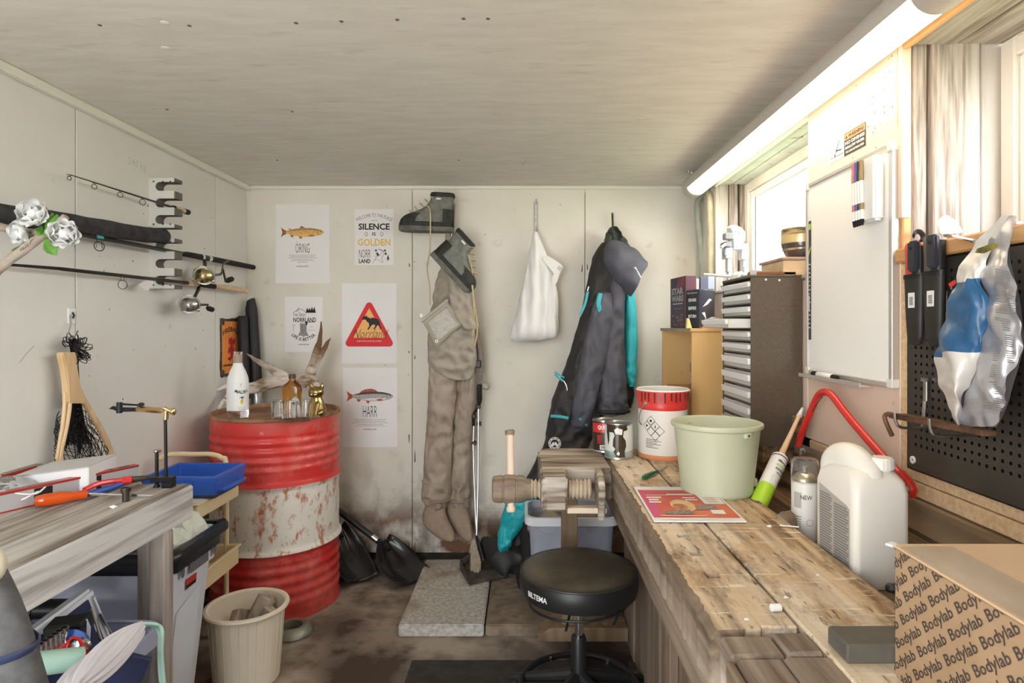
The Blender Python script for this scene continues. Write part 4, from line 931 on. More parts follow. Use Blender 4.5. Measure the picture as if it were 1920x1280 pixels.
# ------------------------------------------------------------------ cream waste basket
M_bask = pm('cream_basket_plastic', (.74, .65, .52), (.78, .70, .57), scale=5, rough=.45, c3=(.62, .52, .40), s3=8, lo3=.66, hi3=.8)
c = Vector((-1.005, 2.215, 0))
wbk = thing('waste_basket', 'round cream plastic waste basket standing before the red drum', 'basket', c)
mb = MB(T(*c)); mb.lathe([(0, .002), (.105, .002), (.110, .006), (.128, .255), (.142, .258), (.145, .264), (.142, .270), (.132, .272), (.126, .266), (.106, .01), (0, .008)], 56, cap=False); mb.build('bucket_body', M_bask, wbk, smooth=40)
for k in range(28):
    a = 2 * PI * k / 28; mb = MB(T(*c) @ Rz(a)); mb.loft([[(.109, -.0012, .012), (.1112, 0, .012), (.109, .0012, .012)], [(.1274, -.0012, .252), (.1296, 0, .252), (.1274, .0012, .252)]]); mb.build('rib', M_bask, wbk)
M_scrapw = wood('torn_grey_wood', (.24, .19, .14), (.45, .38, .30), 'z', grain=40, bump=.9)
for k, (dx, dy, rz, ln) in enumerate(((-.02, .02, .5, .16), (.03, .03, -.3, .13), (-.05, -.02, 1.2, .12))):
    mb = MB(T(c.x + dx, c.y + dy, .13) @ Rz(rz) @ Ry(.5)); mb.box((-.03, -.015, 0), (.03, .015, ln)); mb.jitter(.012, 30, seed=k); mb.build('wood_scrap', M_scrapw, label=['largest torn grey wood scrap standing in the cream basket', 'second splintered wood scrap leaning in the cream basket', 'low torn bark scrap against the near side of the cream basket'][k], cat='scrap', group='wood scraps in the cream basket', bevel=.003)
mb = MB(T(c.x - .045, c.y - .04, .17) @ Rz(.6) @ Rx(.4)); mb.box((-.03, -.004, 0), (.02, .004, .07)); mb.jitter(.01, 30); mb.build('paper_scrap', M_paper, label='torn white paper scrap in the cream basket', cat='scrap')
mb = MB(T(*c)); mb.lathe([(0, .165), (.06, .17), (.112, .15)], 24, cap=False); mb.jitter(.02, 40); mb.build('wood_shavings', pm('shavings', (.35, .27, .18), (.20, .15, .10), scale=40, rough=.9), label='loose wood shavings filling the cream basket', cat='shavings', kind='stuff')
# metal ring at the drum foot
c = ZP(538, 1200, .0); mb = MB(T(c.x, c.y + .06, 0)); mb.lathe([(.052, .004), (.066, .0), (.082, .004), (.078, .016), (.06, .034), (.048, .038), (.040, .034), (.040, .006), (.052, .004)], 40, cap=False)
mb.build('metal_flange', pm('green_grey_metal', (.22, .25, .20), (.34, .36, .30), scale=10, rough=.4, metal=.5), label='round green grey metal flange ring on the floor by the red drum', cat='ring', smooth=50)
# bit of chain behind the basket
c = ZP(408, 1135, 0); mb = MB(); rr = random.Random(4)
for k in range(16):
    p = Vector((-1.30 + .012 * k, 2.50 + .03 * math.sin(k * .9), .012 + .008 * (k % 3))); X = Vector((1, .3 * rr.uniform(-1, 1), 0)).normalized(); Yv = Vector((0, 0, 1)) if k % 2 else Vector((0, 1, 0))
    mb.tube([p + X * .014 * math.cos(2 * PI * j / 10) + Yv * .008 * math.sin(2 * PI * j / 10) for j in range(10)], .0035, 6, closed=True)
mb.build('chain', M_steel, label='short steel chain lying on the floor between trolley and drum', cat='chain', smooth=60)
# ------------------------------------------------------------------ clear tub with tools under the table
ux0, ux1, uy0, uy1, u0, u1 = -1.46, -.985, 1.02, 1.645, .1655, .475
M_tubp = pm('clear_tub_plastic', (.66, .69, .84), rough=.2, trans=.78, ior=1.15)
tub = thing('storage_tub', 'clear plastic storage tub full of tools under the table', 'tub', ((ux0 + ux1) / 2, (uy0 + uy1) / 2, u0))
g_ = lambda z, g=0: (ux0 + .03 * (1 - (z - u0) / (u1 - u0)) + g, ux1 - .03 * (1 - (z - u0) / (u1 - u0)) - g, uy0 + .03 * (1 - (z - u0) / (u1 - u0)) + g, uy1 - .03 * (1 - (z - u0) / (u1 - u0)) - g)
mb = MB(); mb.loft([rr_ring(u0, *g_(u0), .05, 6), rr_ring(u1 - .045, *g_(u1 - .045), .06, 6), rr_ring(u1 - .045, *g_(u1, -.014), .065, 6), rr_ring(u1, *g_(u1, -.014), .065, 6), rr_ring(u1, *g_(u1, .0), .06, 6), rr_ring(u0 + .004, *g_(u0, .004), .05, 6)]); mb.build('tub_body', M_tubp, tub, smooth=40)
U = lambda px, py, D: P(px, py, D)
mb = MB(); mb.loft([rr_ring(z, *g_(u1, g), .06, 6) for z, g in ((u1 - .04, -.008), (u1 - .04, -.018), (u1 + .002, -.018), (u1 + .002, -.006))], cap=False); mb.build('rim', pm('tub_rim_plastic', (.60, .63, .78), rough=.25, trans=.45, ior=1.1), tub, smooth=40)
# blister card tool with white frame
M_navy = pm('navy_print', (.03, .04, .10), rough=.4)
Mc = frame(U(60, 1225, 1.42), (U(160, 1120, 1.56) - U(60, 1225, 1.42)).normalized(), Vector((-.2, .35, -.9)).normalized(), Vector((.8, -.6, -.1)).normalized())
d = (U(168, 1118, 1.56) - U(40, 1215, 1.38)); Ld = d.length; d.normalize(); sdn = Vector((.25, .2, -.95)); sdn = (sdn - d * sdn.dot(d)).normalized()
Mc = frame(U(40, 1215, 1.38), d, sdn, d.cross(sdn))
cs = thing('tool_case', 'navy and white flat tool case standing slanted in the clear tub', 'case', U(110, 1200, 1.45))
MB(Mc).box((0, 0, 0), (Ld, .16, .03)).build('case_body', M_navy, cs, bevel=.006)
MB(Mc).box((-.01, -.018, -.006), (Ld + .015, .008, .036)).build('case_edge', pm('pale_grey_edge', (.68, .70, .76), rough=.4), cs, bevel=.008, seg=2)
MB(Mc).box((Ld - .005, .0, -.006), (Ld + .015, .16, .036)).build('case_edge', MATS['pale_grey_edge'], cs, bevel=.008, seg=2)
mb = MB(Mc, M_white); mb.rect(.06, .05, Ld - .04, .10, -.0015); mb.rect(.06, .05, Ld - .04, .10, .0312); mb.build('label_panel', None, cs, smooth=0)
mb = MB(Mc, M_ink)
for k in range(3):
    for z in (-.002, .0316): mb.rect(Ld - .16 + k * .04, .058, Ld - .135 + k * .04, .085, z)
mb.build('print_block', None, cs, smooth=0, kind='stuff')
# wire hanger legs
mb = MB(); mb.tube([U(170, 1140, 1.56), U(196, 1222, 1.5)], .004, 8); mb.build('steel_rod', M_chrome, label='bright steel rod leaning in the clear tub, nearer the white case', cat='rod', group='steel rods in the tub')
mb = MB(); mb.tube([U(180, 1138, 1.58), U(210, 1190, 1.55)], .003, 8); mb.build('steel_rod', M_chrome, label='thinner steel rod leaning in the clear tub, farther from the white case', cat='rod', group='steel rods in the tub')
# black flashlight tube behind
mb = MB(); a, b = U(40, 1142, 1.58), U(130, 1140, 1.62); mb.tube([a, a.lerp(b, .25), a.lerp(b, .26), b], [.030, .030, .024, .024], 16); mb.build('flashlight', M_black, label='black flashlight tube lying at the back of the clear tub', cat='flashlight')
# socket rail
a, b = U(66, 1228, 1.28), U(120, 1190, 1.38); d = (b - a); sr = thing('socket_rail', 'red rail holding a row of small chrome sockets in the tub', 'socket set', a)
MB().tube([a + Vector((0, 0, -.024)), b + Vector((0, 0, -.024))], .010, 6, flat=.7).build('rail', M_red, sr)
for k in range(7):
    p = a.lerp(b, k / 6.); r_ = .0072 + .0004 * k
    MB(T(p.x, p.y, p.z - .016)).lathe([(0, 0), (r_ * .8, 0), (r_ * .85, .010), (r_, .012), (r_, .032), (r_ * .7, .033), (r_ * .65, .02), (0, .02)], 12).build('socket', M_chrome, sr)
    MB(T(p.x, p.y, p.z - .028)).box((-.009, -.009, 0), (.009, .009, .012)).build('clip', M_red, sr, bevel=.002)
# red looped pliers and blue tape
mb = MB(); mb.tube(smoothpath([U(124, 1238, 1.3), U(124, 1214, 1.32), U(134, 1196, 1.33), U(148, 1198, 1.33), U(155, 1212, 1.32), U(162, 1222, 1.3)], 24), [.003 + .003 * max(0, (k - 12) / 12) for k in range(24)], 8); mb.build('red_cable', M_red, label='glossy red cable loop sticking out of the clear tub', cat='cable')
c = U(128, 1216, 1.40); mb = MB(dirM(c, (.5, -1, .5))); mb.lathe([(.022, -.014), (.040, -.014), (.040, .014), (.022, .014), (.022, -.014)], 28, cap=False); mb.build('blue_tape_roll', M_blue, label='roll of blue tape lying in the tub behind red cable', cat='tape')
c = U(150, 1215, 1.38); mb = MB(dirM(c, (.4, -1, .35))); mb.lathe([(0, -.006), (.020, -.006), (.022, .0), (.018, .006), (.008, .008), (0, .008)], 20); mb.build('chrome_ratchet', M_chrome, label='round chrome ratchet head in the tub beside the red cable', cat='ratchet')
mb = MB(); a = U(118, 1190, 1.44); mb.box((-.03, -.03, -.06), (.05, .03, .035), T(*a) @ Rz(.3)); mb.build('black_pouch', M_blackm, label='black square pouch standing in the middle of the clear tub', cat='pouch', bevel=.006)
c = U(158, 1185, 1.45); mb = MB(T(*c) @ Rz(.4)); mb.loft([ell((0, 0, z), rx, .006, 14) for z, rx in ((-.05, .006), (-.02, .012), (.01, .013), (.03, .006))]); mb.build('grey_plastic_blade', pm('pale_blue_plastic', (.5, .55, .68), rough=.4), label='pale blue grey plastic blade upright in the tub', cat='blade')
# green roll
a, b = U(64, 1245, 1.22), U(152, 1234, 1.28); mb = MB(); mb.tube([a, b], .023, 20); mb.build('green_roll', pm('sage_green_wrap', (.32, .50, .42), (.36, .54, .46), scale=10, rough=.5, c3=(.10, .20, .16), s3=34, lo3=.63, hi3=.65), label='sage green printed roll lying at the front of the tub', cat='roll')
# white mask / bag
mb = MB(); keys = [(U(262, 1172, 1.42), .004, .012), (U(250, 1182, 1.40), .03, .022), (U(218, 1212, 1.34), .05, .034), (U(176, 1250, 1.24), .055, .038), (U(130, 1300, 1.14), .04, .03)]
rg = []
for p, rx, rz in keys: rg.append([p + (v - p) * (1 if k % 4 < 2 else .80) for k, v in enumerate(ell(p, rx, rz, 48, 2, ax=(.75, .6, .1), ay=(.15, -.25, 1)))])
mb.loft(rg); mb.jitter(.014, 24); mb.build('white_cloth_bag', pm('white_pleated_cloth', (.78, .76, .82), (.72, .70, .77), scale=6, rough=.8, stretch=(1, 1, 4)), label='white cloth drawstring bag lying over the tools in the tub', cat='bag', sub=2, smooth=180)
mb = MB(); yy = smoothpath([U(245, 1182, 1.40), U(252, 1172, 1.41), U(275, 1169, 1.43), U(297, 1172, 1.45), U(304, 1185, 1.42), U(303, 1225, 1.42), U(308, 1285, 1.42)], 40)
mb.tube(yy, .0042, 8); mb.tube([p + Vector((-.006, 0, -.006 + .004 * math.sin(i * .5))) for i, p in enumerate(yy)], .0042, 8); mb.build('mint_drawstring', pm('mint_cord', (.52, .80, .74), rough=.7), label='mint green drawstring hanging over the rim of the tub', cat='string', smooth=60)
mb = MB(); a = U(262, 1262, 1.38); mb.box((-.045, -.006, -.05), (.045, .006, .05), T(a.x - .04, a.y, a.z) @ Ry(.45) @ Rz(.3)); mb.build('navy_packet', M_navy, label='navy blue packet seen through the side of the tub', cat='packet', bevel=.002)
# grey fabric garment close to the camera at the picture's edge
mb = MB(); ks = [(P(-75, 985, .95), .03), (P(-60, 1060, .93), .055), (P(-45, 1130, .92), .062), (P(-36, 1200, .91), .070), (P(-22, 1290, .9), .080), (P(-10, 1400, .9), .085), (P(-10, 1600, .9), .085), (P(-10, 1900, .9), .085), (Vector((P(-10, 0, .9).x, .9, .0)), .085)]
mb.loft([ell(p, r_, r_ * .7, 24) for p, r_ in ks]); mb.jitter(.012, 14); gj = mb.build('hanging_coat', pm('grey_canvas', (.085, .085, .09), (.12, .12, .125), scale=60, rough=.9), label='dark grey canvas coat sleeve very near at the bottom edge', cat='coat', sub=1)
mb = MB(); p = P(-22, 1060, .90); blob(mb, (0, 0, 0), .024, .02, .028); mb.M = Matrix.Identity(4); mb.v = [v + p for v in mb.v]; o = mb.build('toggle', pm('cream_toggle', (.62, .58, .44), rough=.4), gj)
mb = MB(); mb.tube(ring_pts(P(-34, 1215, .91), .074, 20, ry=.054), .006, 8, closed=True, flat=.4); mb.build('navy_strap', M_navy, gj)
# ================================================================== POSTERS
def BP(px, py, off=0.): return P(px, py, BACK - off)
def poster(x0, y0, x1, y1, lab, cat='poster'):
    a, b = BP(x0, y1), BP(x1, y0); W, Hh = b.x - a.x, b.z - a.z
    t = thing('poster', lab, cat, (a.x + W / 2, BACK - .002, a.z), 'posters on the back wall')
    mb = MB(on_back((a.x, BACK - .0012, a.z))); n = 8
    mb.prism([(0, 0), (W, .001), (W - .001, Hh), (.001, Hh)], 0, .0006); mb.build('paper_sheet', M_paper, t, smooth=0)
    return t, on_back((a.x, BACK - .0022, a.z)), W, Hh
def line(t, M, mat, *args, **kw): return MB(M, mat).text(*args, **kw).build('lettering', None, t, smooth=0)
def greek(t, M, W, y, rows, dy, wd, col):
    for i in range(rows):
        mb = MB(M, col); L = wd * (1, .92, 1.08, .8, .9, .35)[i % 6]; x = W / 2 - L / 2; rr = random.Random(i)
        while x < W / 2 + L / 2:
            l = rr.uniform(.004, .014); mb.rect(x, y - i * dy, min(x + l, W / 2 + L / 2), y - i * dy + .0022, 0); x += l + .0022
        mb.build('text_line', None, t, smooth=0, kind='stuff')
M_pg = pm('grey_printing_ink', (.22, .21, .20), rough=.6)
def fish(t, M, x, y, L, body, back, fin, belly, spots, dorsal):
    mb = MB(M @ T(x, y, 0)); S = lambda pts: [(px * L, py * L) for px, py in pts]
    mb.use(fin)
    mb.poly(S([(-.5, .115), (-.43, .06), (-.36, .03), (-.36, -.03), (-.44, -.07), (-.5, -.115), (-.465, 0)]), .0002)
    mb.poly(S([(-.29, -.05), (-.20, -.07), (-.22, -.12), (-.27, -.105)]), .0002); mb.poly(S([(-.08, -.095), (0, -.10), (-.03, -.155), (-.075, -.135)]), .0002); mb.poly(S([(.2, -.10), (.29, -.085), (.23, -.05), (.12, -.07)]), .0008)
    if dorsal: mb.poly(S([(-.24, .05), (-.19, .11), (-.10, .15), (.03, .165), (.12, .135), (.19, .075)]), .0002)
    else: mb.poly(S([(-.07, .085), (-.05, .13), (-.01, .15), (.06, .095)]), .0002); mb.poly(S([(-.3, .06), (-.33, .09), (-.29, .09), (-.26, .065)]), .0002)
    top = [(-.38, .03), (-.28, .055), (-.15, .085), (0, .10), (.15, .10), (.3, .085), (.42, .055), (.49, .02)]
    bot = [(.5, -.005), (.44, -.055), (.3, -.09), (.15, -.105), (0, -.105), (-.15, -.085), (-.28, -.055), (-.38, -.03)]
    mb.use(body); mb.poly(S(top + bot), .0004)
    mb.use(back); mb.poly(S(top + [(.3, .045), (.15, .055), (0, .05), (-.15, .04), (-.28, .03)]), .0005)
    mb.use(belly); mb.poly(S([(.40, -.045), (.3, -.075), (.15, -.09), (0, -.09), (-.15, -.07), (-.2, -.055), (0, -.04), (.2, -.035)]), .0005)
    mb.use(spots); rr = random.Random(1)
    for k in range(60 if not dorsal else 8): mb.disc(rr.uniform(-.3, .42) * L, rr.uniform(-.05, .08) * L, .006 * L, .0007, 6)
    mb.disc(.43 * L, .015 * L, .012 * L, .0009, 10); mb.stroke(S([(.37, .05), (.35, 0), (.375, -.06)]), .007 * L, .0009)
    return mb.build('fish_print', None, t, smooth=0)
# brown trout
t, M, W, Hh = poster(517, 383, 618, 531, 'white poster with a brown trout and the tall word under it')
fish(t, M, W / 2, Hh * .645, W * .80, pm('trout_gold', (.66, .36, .10), (.78, .50, .18), scale=90, rough=.6), pm('trout_back', (.36, .20, .07), (.5, .28, .09), scale=90, rough=.6), pm('trout_fin', (.25, .09, .04), (.4, .16, .06), scale=60, rough=.6), pm('trout_belly', (.80, .50, .14), rough=.6), pm('trout_spot', (.12, .05, .03), rough=.6), False)
line(t, M, M_ink, 'ÖRING', W / 2, Hh * .385, w=W * .26, h=Hh * .145, bold=-.012); greek(t, M, W, Hh * .355, 6, Hh * .018, W * .5, M_pg); line(t, M, M_pg, 'NORRLAND', W / 2, Hh * .205, w=W * .22, h=Hh * .02, bold=.02)
# silence is golden
t, M, W, Hh = poster(665, 392, 738, 497, 'small lettered poster with black words and one golden word')
line(t, M, M_ink, 'WELCOME TO THE PLACE', W / 2, Hh * .86, w=W * .92, h=Hh * .062, bend=W * .85, bold=-.01); line(t, M, M_ink, 'where', W / 2, Hh * .79, w=W * .16, h=Hh * .02)
line(t, M, M_ink, 'SILENCE', W / 2, Hh * .63, w=W * .8, h=Hh * .115, bold=.03); line(t, M, M_ink, 'IS', W / 2, Hh * .525, w=W * .09, h=Hh * .062, bold=.02)
M_goldp = pm('golden_print', (.80, .50, .08), rough=.6); line(t, M, M_goldp, 'GOLDEN', W / 2, Hh * .345, w=W * .84, h=Hh * .125, bold=.02)
line(t, M, M_ink, 'NORR', W * .26, Hh * .13, w=W * .3, h=Hh * .15, bold=-.01); line(t, M, M_ink, 'LAND', W * .26, Hh * .035, w=W * .3, h=Hh * .075, bold=.03)
mb = MB(M, M_ink); S = lambda pts: [(x * W, y * Hh) for x, y in pts]
for s in (-1, 1):
    cx = W * (.5 + .2 * s); mb.stroke(S([(.5 + .2 * s - .03, .58), (.5 + .2 * s - .035, .54), (.5 + .2 * s, .515), (.5 + .2 * s + .035, .54), (.5 + .2 * s + .02, .58), (.5 + .2 * s - .01, .59)]), .002)
mb.stroke(S([(.47, .04), (.55, .13), (.68, .2), (.73, .25), (.60, .29)]), .0018); mb.stroke(S([(.72, .05), (.70, .13), (.76, .2), (.74, .26), (.62, .285)]), .0018)
for x, y, h in ((.55, .25, .04), (.60, .17, .06), (.78, .25, .04), (.80, .19, .05), (.86, .10, .09), (.57, .2, .03)): mb.poly(S([(x - .035, y), (x + .035, y), (x, y + h)])); mb.stroke(S([(x, y - .015), (x, y + .01)]), .002)
for x, y in ((.5, .16), (.52, .1), (.8, .08), (.6, .08), (.66, .05)): mb.stroke(S([(x, y), (x + .08, y)]), .0012)
mb.build('river_drawing', None, t, smooth=0, kind='stuff')
# the great outdoors poster
t, M, W, Hh = poster(534, 556, 605, 660, 'small poster of a tree stump with an axe and curved lettering')
line(t, M, M_ink, 'THE GREAT', W * .40, Hh * .645, w=W * .34, h=Hh * .05, bold=.0, shear=0); line(t, M, M_ink, 'NORRLAND', W * .53, Hh * .54, w=W * .6, h=Hh * .085, bold=.02); line(t, M, M_ink, 'LIFE IS BETTER', W * .5, Hh * .20, w=W * .74, h=Hh * .06, bend=-W * .42, bold=.02); line(t, M, M_ink, 'IN THE WOODS', W / 2, Hh * .125, w=W * .28, h=Hh * .025, bold=.02)
mb = MB(M, M_ink); S = lambda pts: [(x * W, y * Hh) for x, y in pts]
mb.stroke(S([(.22, .70), (.28, .745), (.31, .74), (.38, .80), (.43, .76), (.46, .775), (.56, .715)]), .002); mb.stroke(S([(.30, .72), (.37, .785), (.36, .73), (.42, .70)]), .0014)
for x in (.60, .66, .72, .78): 
    mb.poly(S([(x - .045, .71), (x + .045, .71), (x, .79)])); mb.poly(S([(x - .035, .74), (x + .035, .74), (x, .80 + .02 * (x > .7))]))
mb.build('mountain_drawing', None, t, smooth=0, kind='stuff')
mb = MB(M @ T(0, -Hh * .025, 0), pm('stump_grey_print', (.40, .38, .37), (.25, .24, .23), scale=150, stretch=(1, 1, .2), rough=.6)); mb.poly(S([(.40, .535), (.58, .535), (.58, .40), (.64, .31), (.55, .32), (.49, .295), (.42, .33), (.34, .31), (.41, .40)])); mb.use(M_ink); mb.stroke(S([(.40, .54), (.45, .555), (.55, .55), (.58, .54), (.5, .52), (.40, .54)]), .0016, .0003)
for x in (.43, .47, .51, .55): mb.stroke(S([(x, .52), (x + .01, .40), (x - .02 + (x - .49) * .4, .33)]), .0013, .0003)
mb.stroke(S([(.56, .56), (.8, .57)]), .003, .0003); mb.poly(S([(.54, .575), (.60, .575), (.60, .52), (.56, .51)]), .0003)
mb.stroke(S([(.24, .40), (.24, .49), (.21, .51), (.29, .51)]), .0014, .0003); mb.stroke(S([(.68, .48), (.74, .48)]), .0014); mb.stroke(S([(.62, .42), (.8, .42)]), .0012)
mb.build('stump_drawing', None, t, smooth=0, kind='stuff')
# elk warning triangle
t, M, W, Hh = poster(641, 531, 744, 681, 'white poster with a red warning triangle and a black elk')
def rtri(cx, cy, w_, h_, r):
    pts = []
    for (x, y, a0) in ((-w_ / 2 + r, -h_ / 2 + r * .6, 150), (w_ / 2 - r, -h_ / 2 + r * .6, 270), (0, h_ / 2 - r, 30)):
        for k in range(7): q = math.radians(a0 + 20 * k); pts.append((cx + x + r * math.cos(q), cy + y + r * math.sin(q)))
    return pts
cy = Hh * .495
MB(M, pm('traffic_red', (.72, .012, .02), rough=.55)).poly(rtri(W / 2, cy, W * .86, Hh * .535, .019)).build('triangle_border', None, t, smooth=0)
MB(M, pm('traffic_yellow', (.88, .48, .16), rough=.6)).poly([(W * .5, cy + Hh * .195), (W * .205, cy - Hh * .175), (W * .795, cy - Hh * .175)], .0004).build('triangle_field', None, t, smooth=0)
elk = [(.355, .565), (.40, .57), (.375, .585), (.42, .585), (.41, .60), (.44, .585), (.455, .605), (.465, .578), (.50, .572), (.515, .56), (.56, .572), (.62, .562), (.665, .55), (.69, .525), (.695, .49), (.715, .455), (.725, .425), (.70, .425), (.685, .46), (.655, .48), (.63, .455), (.60, .425), (.575, .43), (.61, .465), (.60, .485), (.56, .485), (.525, .46), (.49, .42), (.465, .425), (.50, .465), (.495, .50), (.455, .525), (.43, .55), (.395, .545), (.365, .552)]
MB(M, M_ink).poly([(x * W, y * Hh) for x, y in elk], .0008).build('elk_silhouette', None, t, smooth=0)
line(t, M, M_ink, 'Norrland', W / 2, cy - Hh * .175, w=W * .6, h=Hh * .105, bold=-.015, shear=.35, z=.0012); line(t, M, M_paper, 'EVERYTHING IS BETTER UP HERE', W / 2, cy - Hh * .225, w=W * .44, h=Hh * .016, z=.0006)
# grayling
t, M, W, Hh = poster(643, 689, 745, 838, 'white poster with a grayling fish and its tall name, lowest on wall')
fish(t, M, W / 2, Hh * .64, W * .86, pm('grayling_grey', (.50, .47, .46), (.36, .33, .33), scale=80, rough=.6), pm('grayling_back', (.06, .055, .06), rough=.6), pm('grayling_fin', (.55, .10, .07), (.38, .06, .05), scale=90, rough=.6), pm('grayling_belly', (.72, .70, .68), rough=.6), M_ink, True)
line(t, M, M_ink, 'HARR', W / 2, Hh * .38, w=W * .26, h=Hh * .14, bold=-.012); greek(t, M, W, Hh * .345, 5, Hh * .02, W * .6, M_pg); line(t, M, M_pg, 'NORRLAND', W / 2, Hh * .215, w=W * .24, h=Hh * .02, bold=.02)
# ================================================================== WALL HOOKS
def steel_hook(px, py0, py1, lab, dbl=True):
    t = thing('wall_hook', lab, 'hook', BP(px, py1), 'hooks on the back wall')
    a, b = BP(px, py0), BP(px, py1); w_ = .010
    MB().box((a.x - w_, BACK - .006, b.z), (a.x + w_, BACK, a.z)).build('back_plate', M_steel, t, bevel=.002)
    mb = MB(); mb.tube(smoothpath([(a.x, BACK - .004, a.z - .01), (a.x, BACK - .04, a.z - .005), (a.x, BACK - .05, a.z + .004)], 8), .006, 8, flat=.5); mb.build('upper_hook', M_steel, t)
    MB().tube(smoothpath([(a.x, BACK - .004, b.z + .035), (a.x, BACK - .05, b.z - .005), (a.x, BACK - .085, b.z + .004), (a.x, BACK - .09, b.z + .03)], 12), .006, 8, flat=.5).build('lower_hook', M_steel, t)
    for z in (.25, .5, .8): MB(on_back((a.x, BACK - .006, b.z + (a.z - b.z) * z))).lathe([(.0035, 0), (.003, .002), (0, .0025)], 10).build('screw', M_chrome, t)
steel_hook(850, 381, 452, 'steel wall hook carrying the waders and the boots'); steel_hook(1005, 378, 436, 'steel wall hook carrying the white plastic bag')
p = BP(1149, 402); t = thing('wall_hook', 'small black wire hook carrying the ski suit', 'hook', BP(1149, 430), 'hooks on the back wall')
MB().tube(smoothpath([BP(1150, 428), BP(1149, 425, .03), BP(1148, 400, .045)], 10), .005, 8).build('peg', M_black, t); MB(on_back(BP(1150, 428))).lathe([(.012, 0), (.010, .004), (0, .005)], 14).build('base_disc', M_black, t)
MB(dirM(BP(1148, 399, .045), (0, -.3, 1))).lathe([(0, -.003), (.007, -.002), (.007, .002), (0, .003)], 10).build('peg_cap', M_chrome, t)
# ================================================================== BOOTS
M_bup = pm('boot_grey_suede', (.14, .15, .13), (.21, .22, .195), scale=40, rough=.85, bump=.2); M_bdk = pm('boot_black_rubber', (.022, .024, .02), (.04, .042, .036), scale=40, rough=.8, bump=.3); M_sole = pm('boot_sole_grey', (.10, .10, .09), (.17, .165, .15), scale=30, rough=.9); M_lace = pm('tan_bootlace', (.50, .40, .22), (.58, .47, .28), scale=80, rough=.8)
def boot(M, lab, laces):
    t = thing('wading_boot', lab, 'boot', M @ Vector((0, 0, 0)), 'wading boots on the back wall')
    def shoe(x0, x1, w0, z, n=28):   # foot outline at height z: pointed oval with heel x0 and toe x1
        out = []
        for k in range(n):
            a = 2 * PI * k / n; u = math.cos(a); s = math.sin(a); xm, L = (x0 + x1) / 2, (x1 - x0) / 2
            ww = w0 * (1 + .16 * u - .16 * math.exp(-((u + .15) / .35) ** 2)); out.append((xm + L * math.copysign(abs(u) ** .8, u), ww * math.copysign(abs(s) ** .75, s), z))
        return out
    MB(M).loft([shoe(-.135, .145, .052, .0), shoe(-.138, .152, .053, .008), shoe(-.138, .152, .053, .026)]).build('sole', M_sole, t, bevel=.002)
    MB(M).loft([shoe(-.137, .151, .0535, .026), shoe(-.134, .148, .0525, .048)]).build('midsole', M_bdk, t, bevel=.003)
    lv_ = [(.048, -.130, .142, .050), (.065, -.128, .138, .050), (.085, -.126, .115, .048), (.10, -.125, .075, .045), (.12, -.124, .030, .043), (.14, -.126, .005, .042), (.165, -.130, -.008, .042), (.185, -.132, -.014, .043)]
    mb = MB(M); mb.loft([shoe(a, b, w_, z) for z, a, b, w_ in interp(lv_, 18)], cap=False); mb.jitter(.003, 30); mb.build('upper', M_bup, t, smooth=180)
    mb = MB(M); mb.loft([shoe(-.134, -.012, .045, .178), shoe(-.138, -.008, .048, .190), shoe(-.134, -.012, .045, .202), shoe(-.126, -.02, .036, .198), shoe(-.12, -.03, .03, .16)], cap=False); mb.build('padded_collar', M_bdk, t, smooth=180)
    # toe cap and heel counter: thin shells over the upper
    def shell(lv2, c0, c1, nm):
        mb = MB(M); rows = []
        for z, a, b, w_ in interp(lv2, 8):
            r_ = shoe(a - .003, b + .003, w_ + .003, z, 64); rows.append([p for p in r_])
        idx = [k for k in range(64) if c0(rows[0][k])]
        if c1: idx = sorted(idx, key=lambda k: math.atan2(rows[0][k][1], rows[0][k][0] - c1))
        mb2 = MB(M); vs = [rows[i][k] for i in range(8) for k in idx]; m = len(idx); fs = []
        for i in range(7):
            for j in range(m - 1): fs.append((i * m + j, i * m + j + 1, (i + 1) * m + j + 1, (i + 1) * m + j))
        mb2.add(vs, fs); mb2.build(nm, M_bdk, t, smooth=180, recalc=False)
    shell([(.047, -.130, .142, .050), (.060, -.128, .139, .050), (.080, -.126, .120, .048), (.092, -.1255, .095, .0465)], lambda p: p[0] > .055, .02, 'toe_cap')
    mb = MB(M); rows = []
    for z, w_ in ((.047, .0545), (.08, .052), (.115, .047)):
        rows.append([(-.128 + .0 + .061 * (1 - math.cos(q)) - .007, w_ * math.sin(q) * (1.0), z) for q in [(-1.45 + 2.9 * k / 14) for k in range(15)]])
    vs = [p for r_ in rows for p in r_]; fs = [(i * 15 + j, i * 15 + j + 1, (i + 1) * 15 + j + 1, (i + 1) * 15 + j) for i in range(2) for j in range(14)]; mb.add(vs, fs); mb.build('heel_counter', M_bdk, t, smooth=180, recalc=False)
    for s in (-1, 1): MB(M).box((-.07, s * .0435, .163), (-.045, s * .0455, .171)).build('side_tab', M_white, t)
    for k in range(5):
        x, z = (.088, .098) if k == 0 else (.088 - .026 * k, .098 + .020 * k)
        MB(M).tube(smoothpath([(x - .01, -.036, z - .004), (x + .006, -.018, z + .008), (x + .008, 0, z + .012), (x + .006, .018, z + .008), (x - .01, .036, z - .004)], 10), .0026, 6).build('lace_crossing', M_lace, t)
    for q in laces: MB().tube(smoothpath(q, 30), .0035, 8).build('hanging_lace', M_lace, t)
c = P(802, 435, 3.2)
boot(frame(c, (-1, 0, 0), (0, -1, 0), (0, 0, 1)) @ Ry(-.03), 'upper grey wading boot with its toe pointing at the lettered poster', [[P(800, 385, 3.13), P(806, 393, 3.12), P(807, 420, 3.12), P(806, 470, 3.13), P(801, 500, 3.14), P(806, 540, 3.14), P(807, 572, 3.14)]])
c = P(840, 514, 3.12); ct, st = math.cos(math.radians(47)), math.sin(math.radians(47))
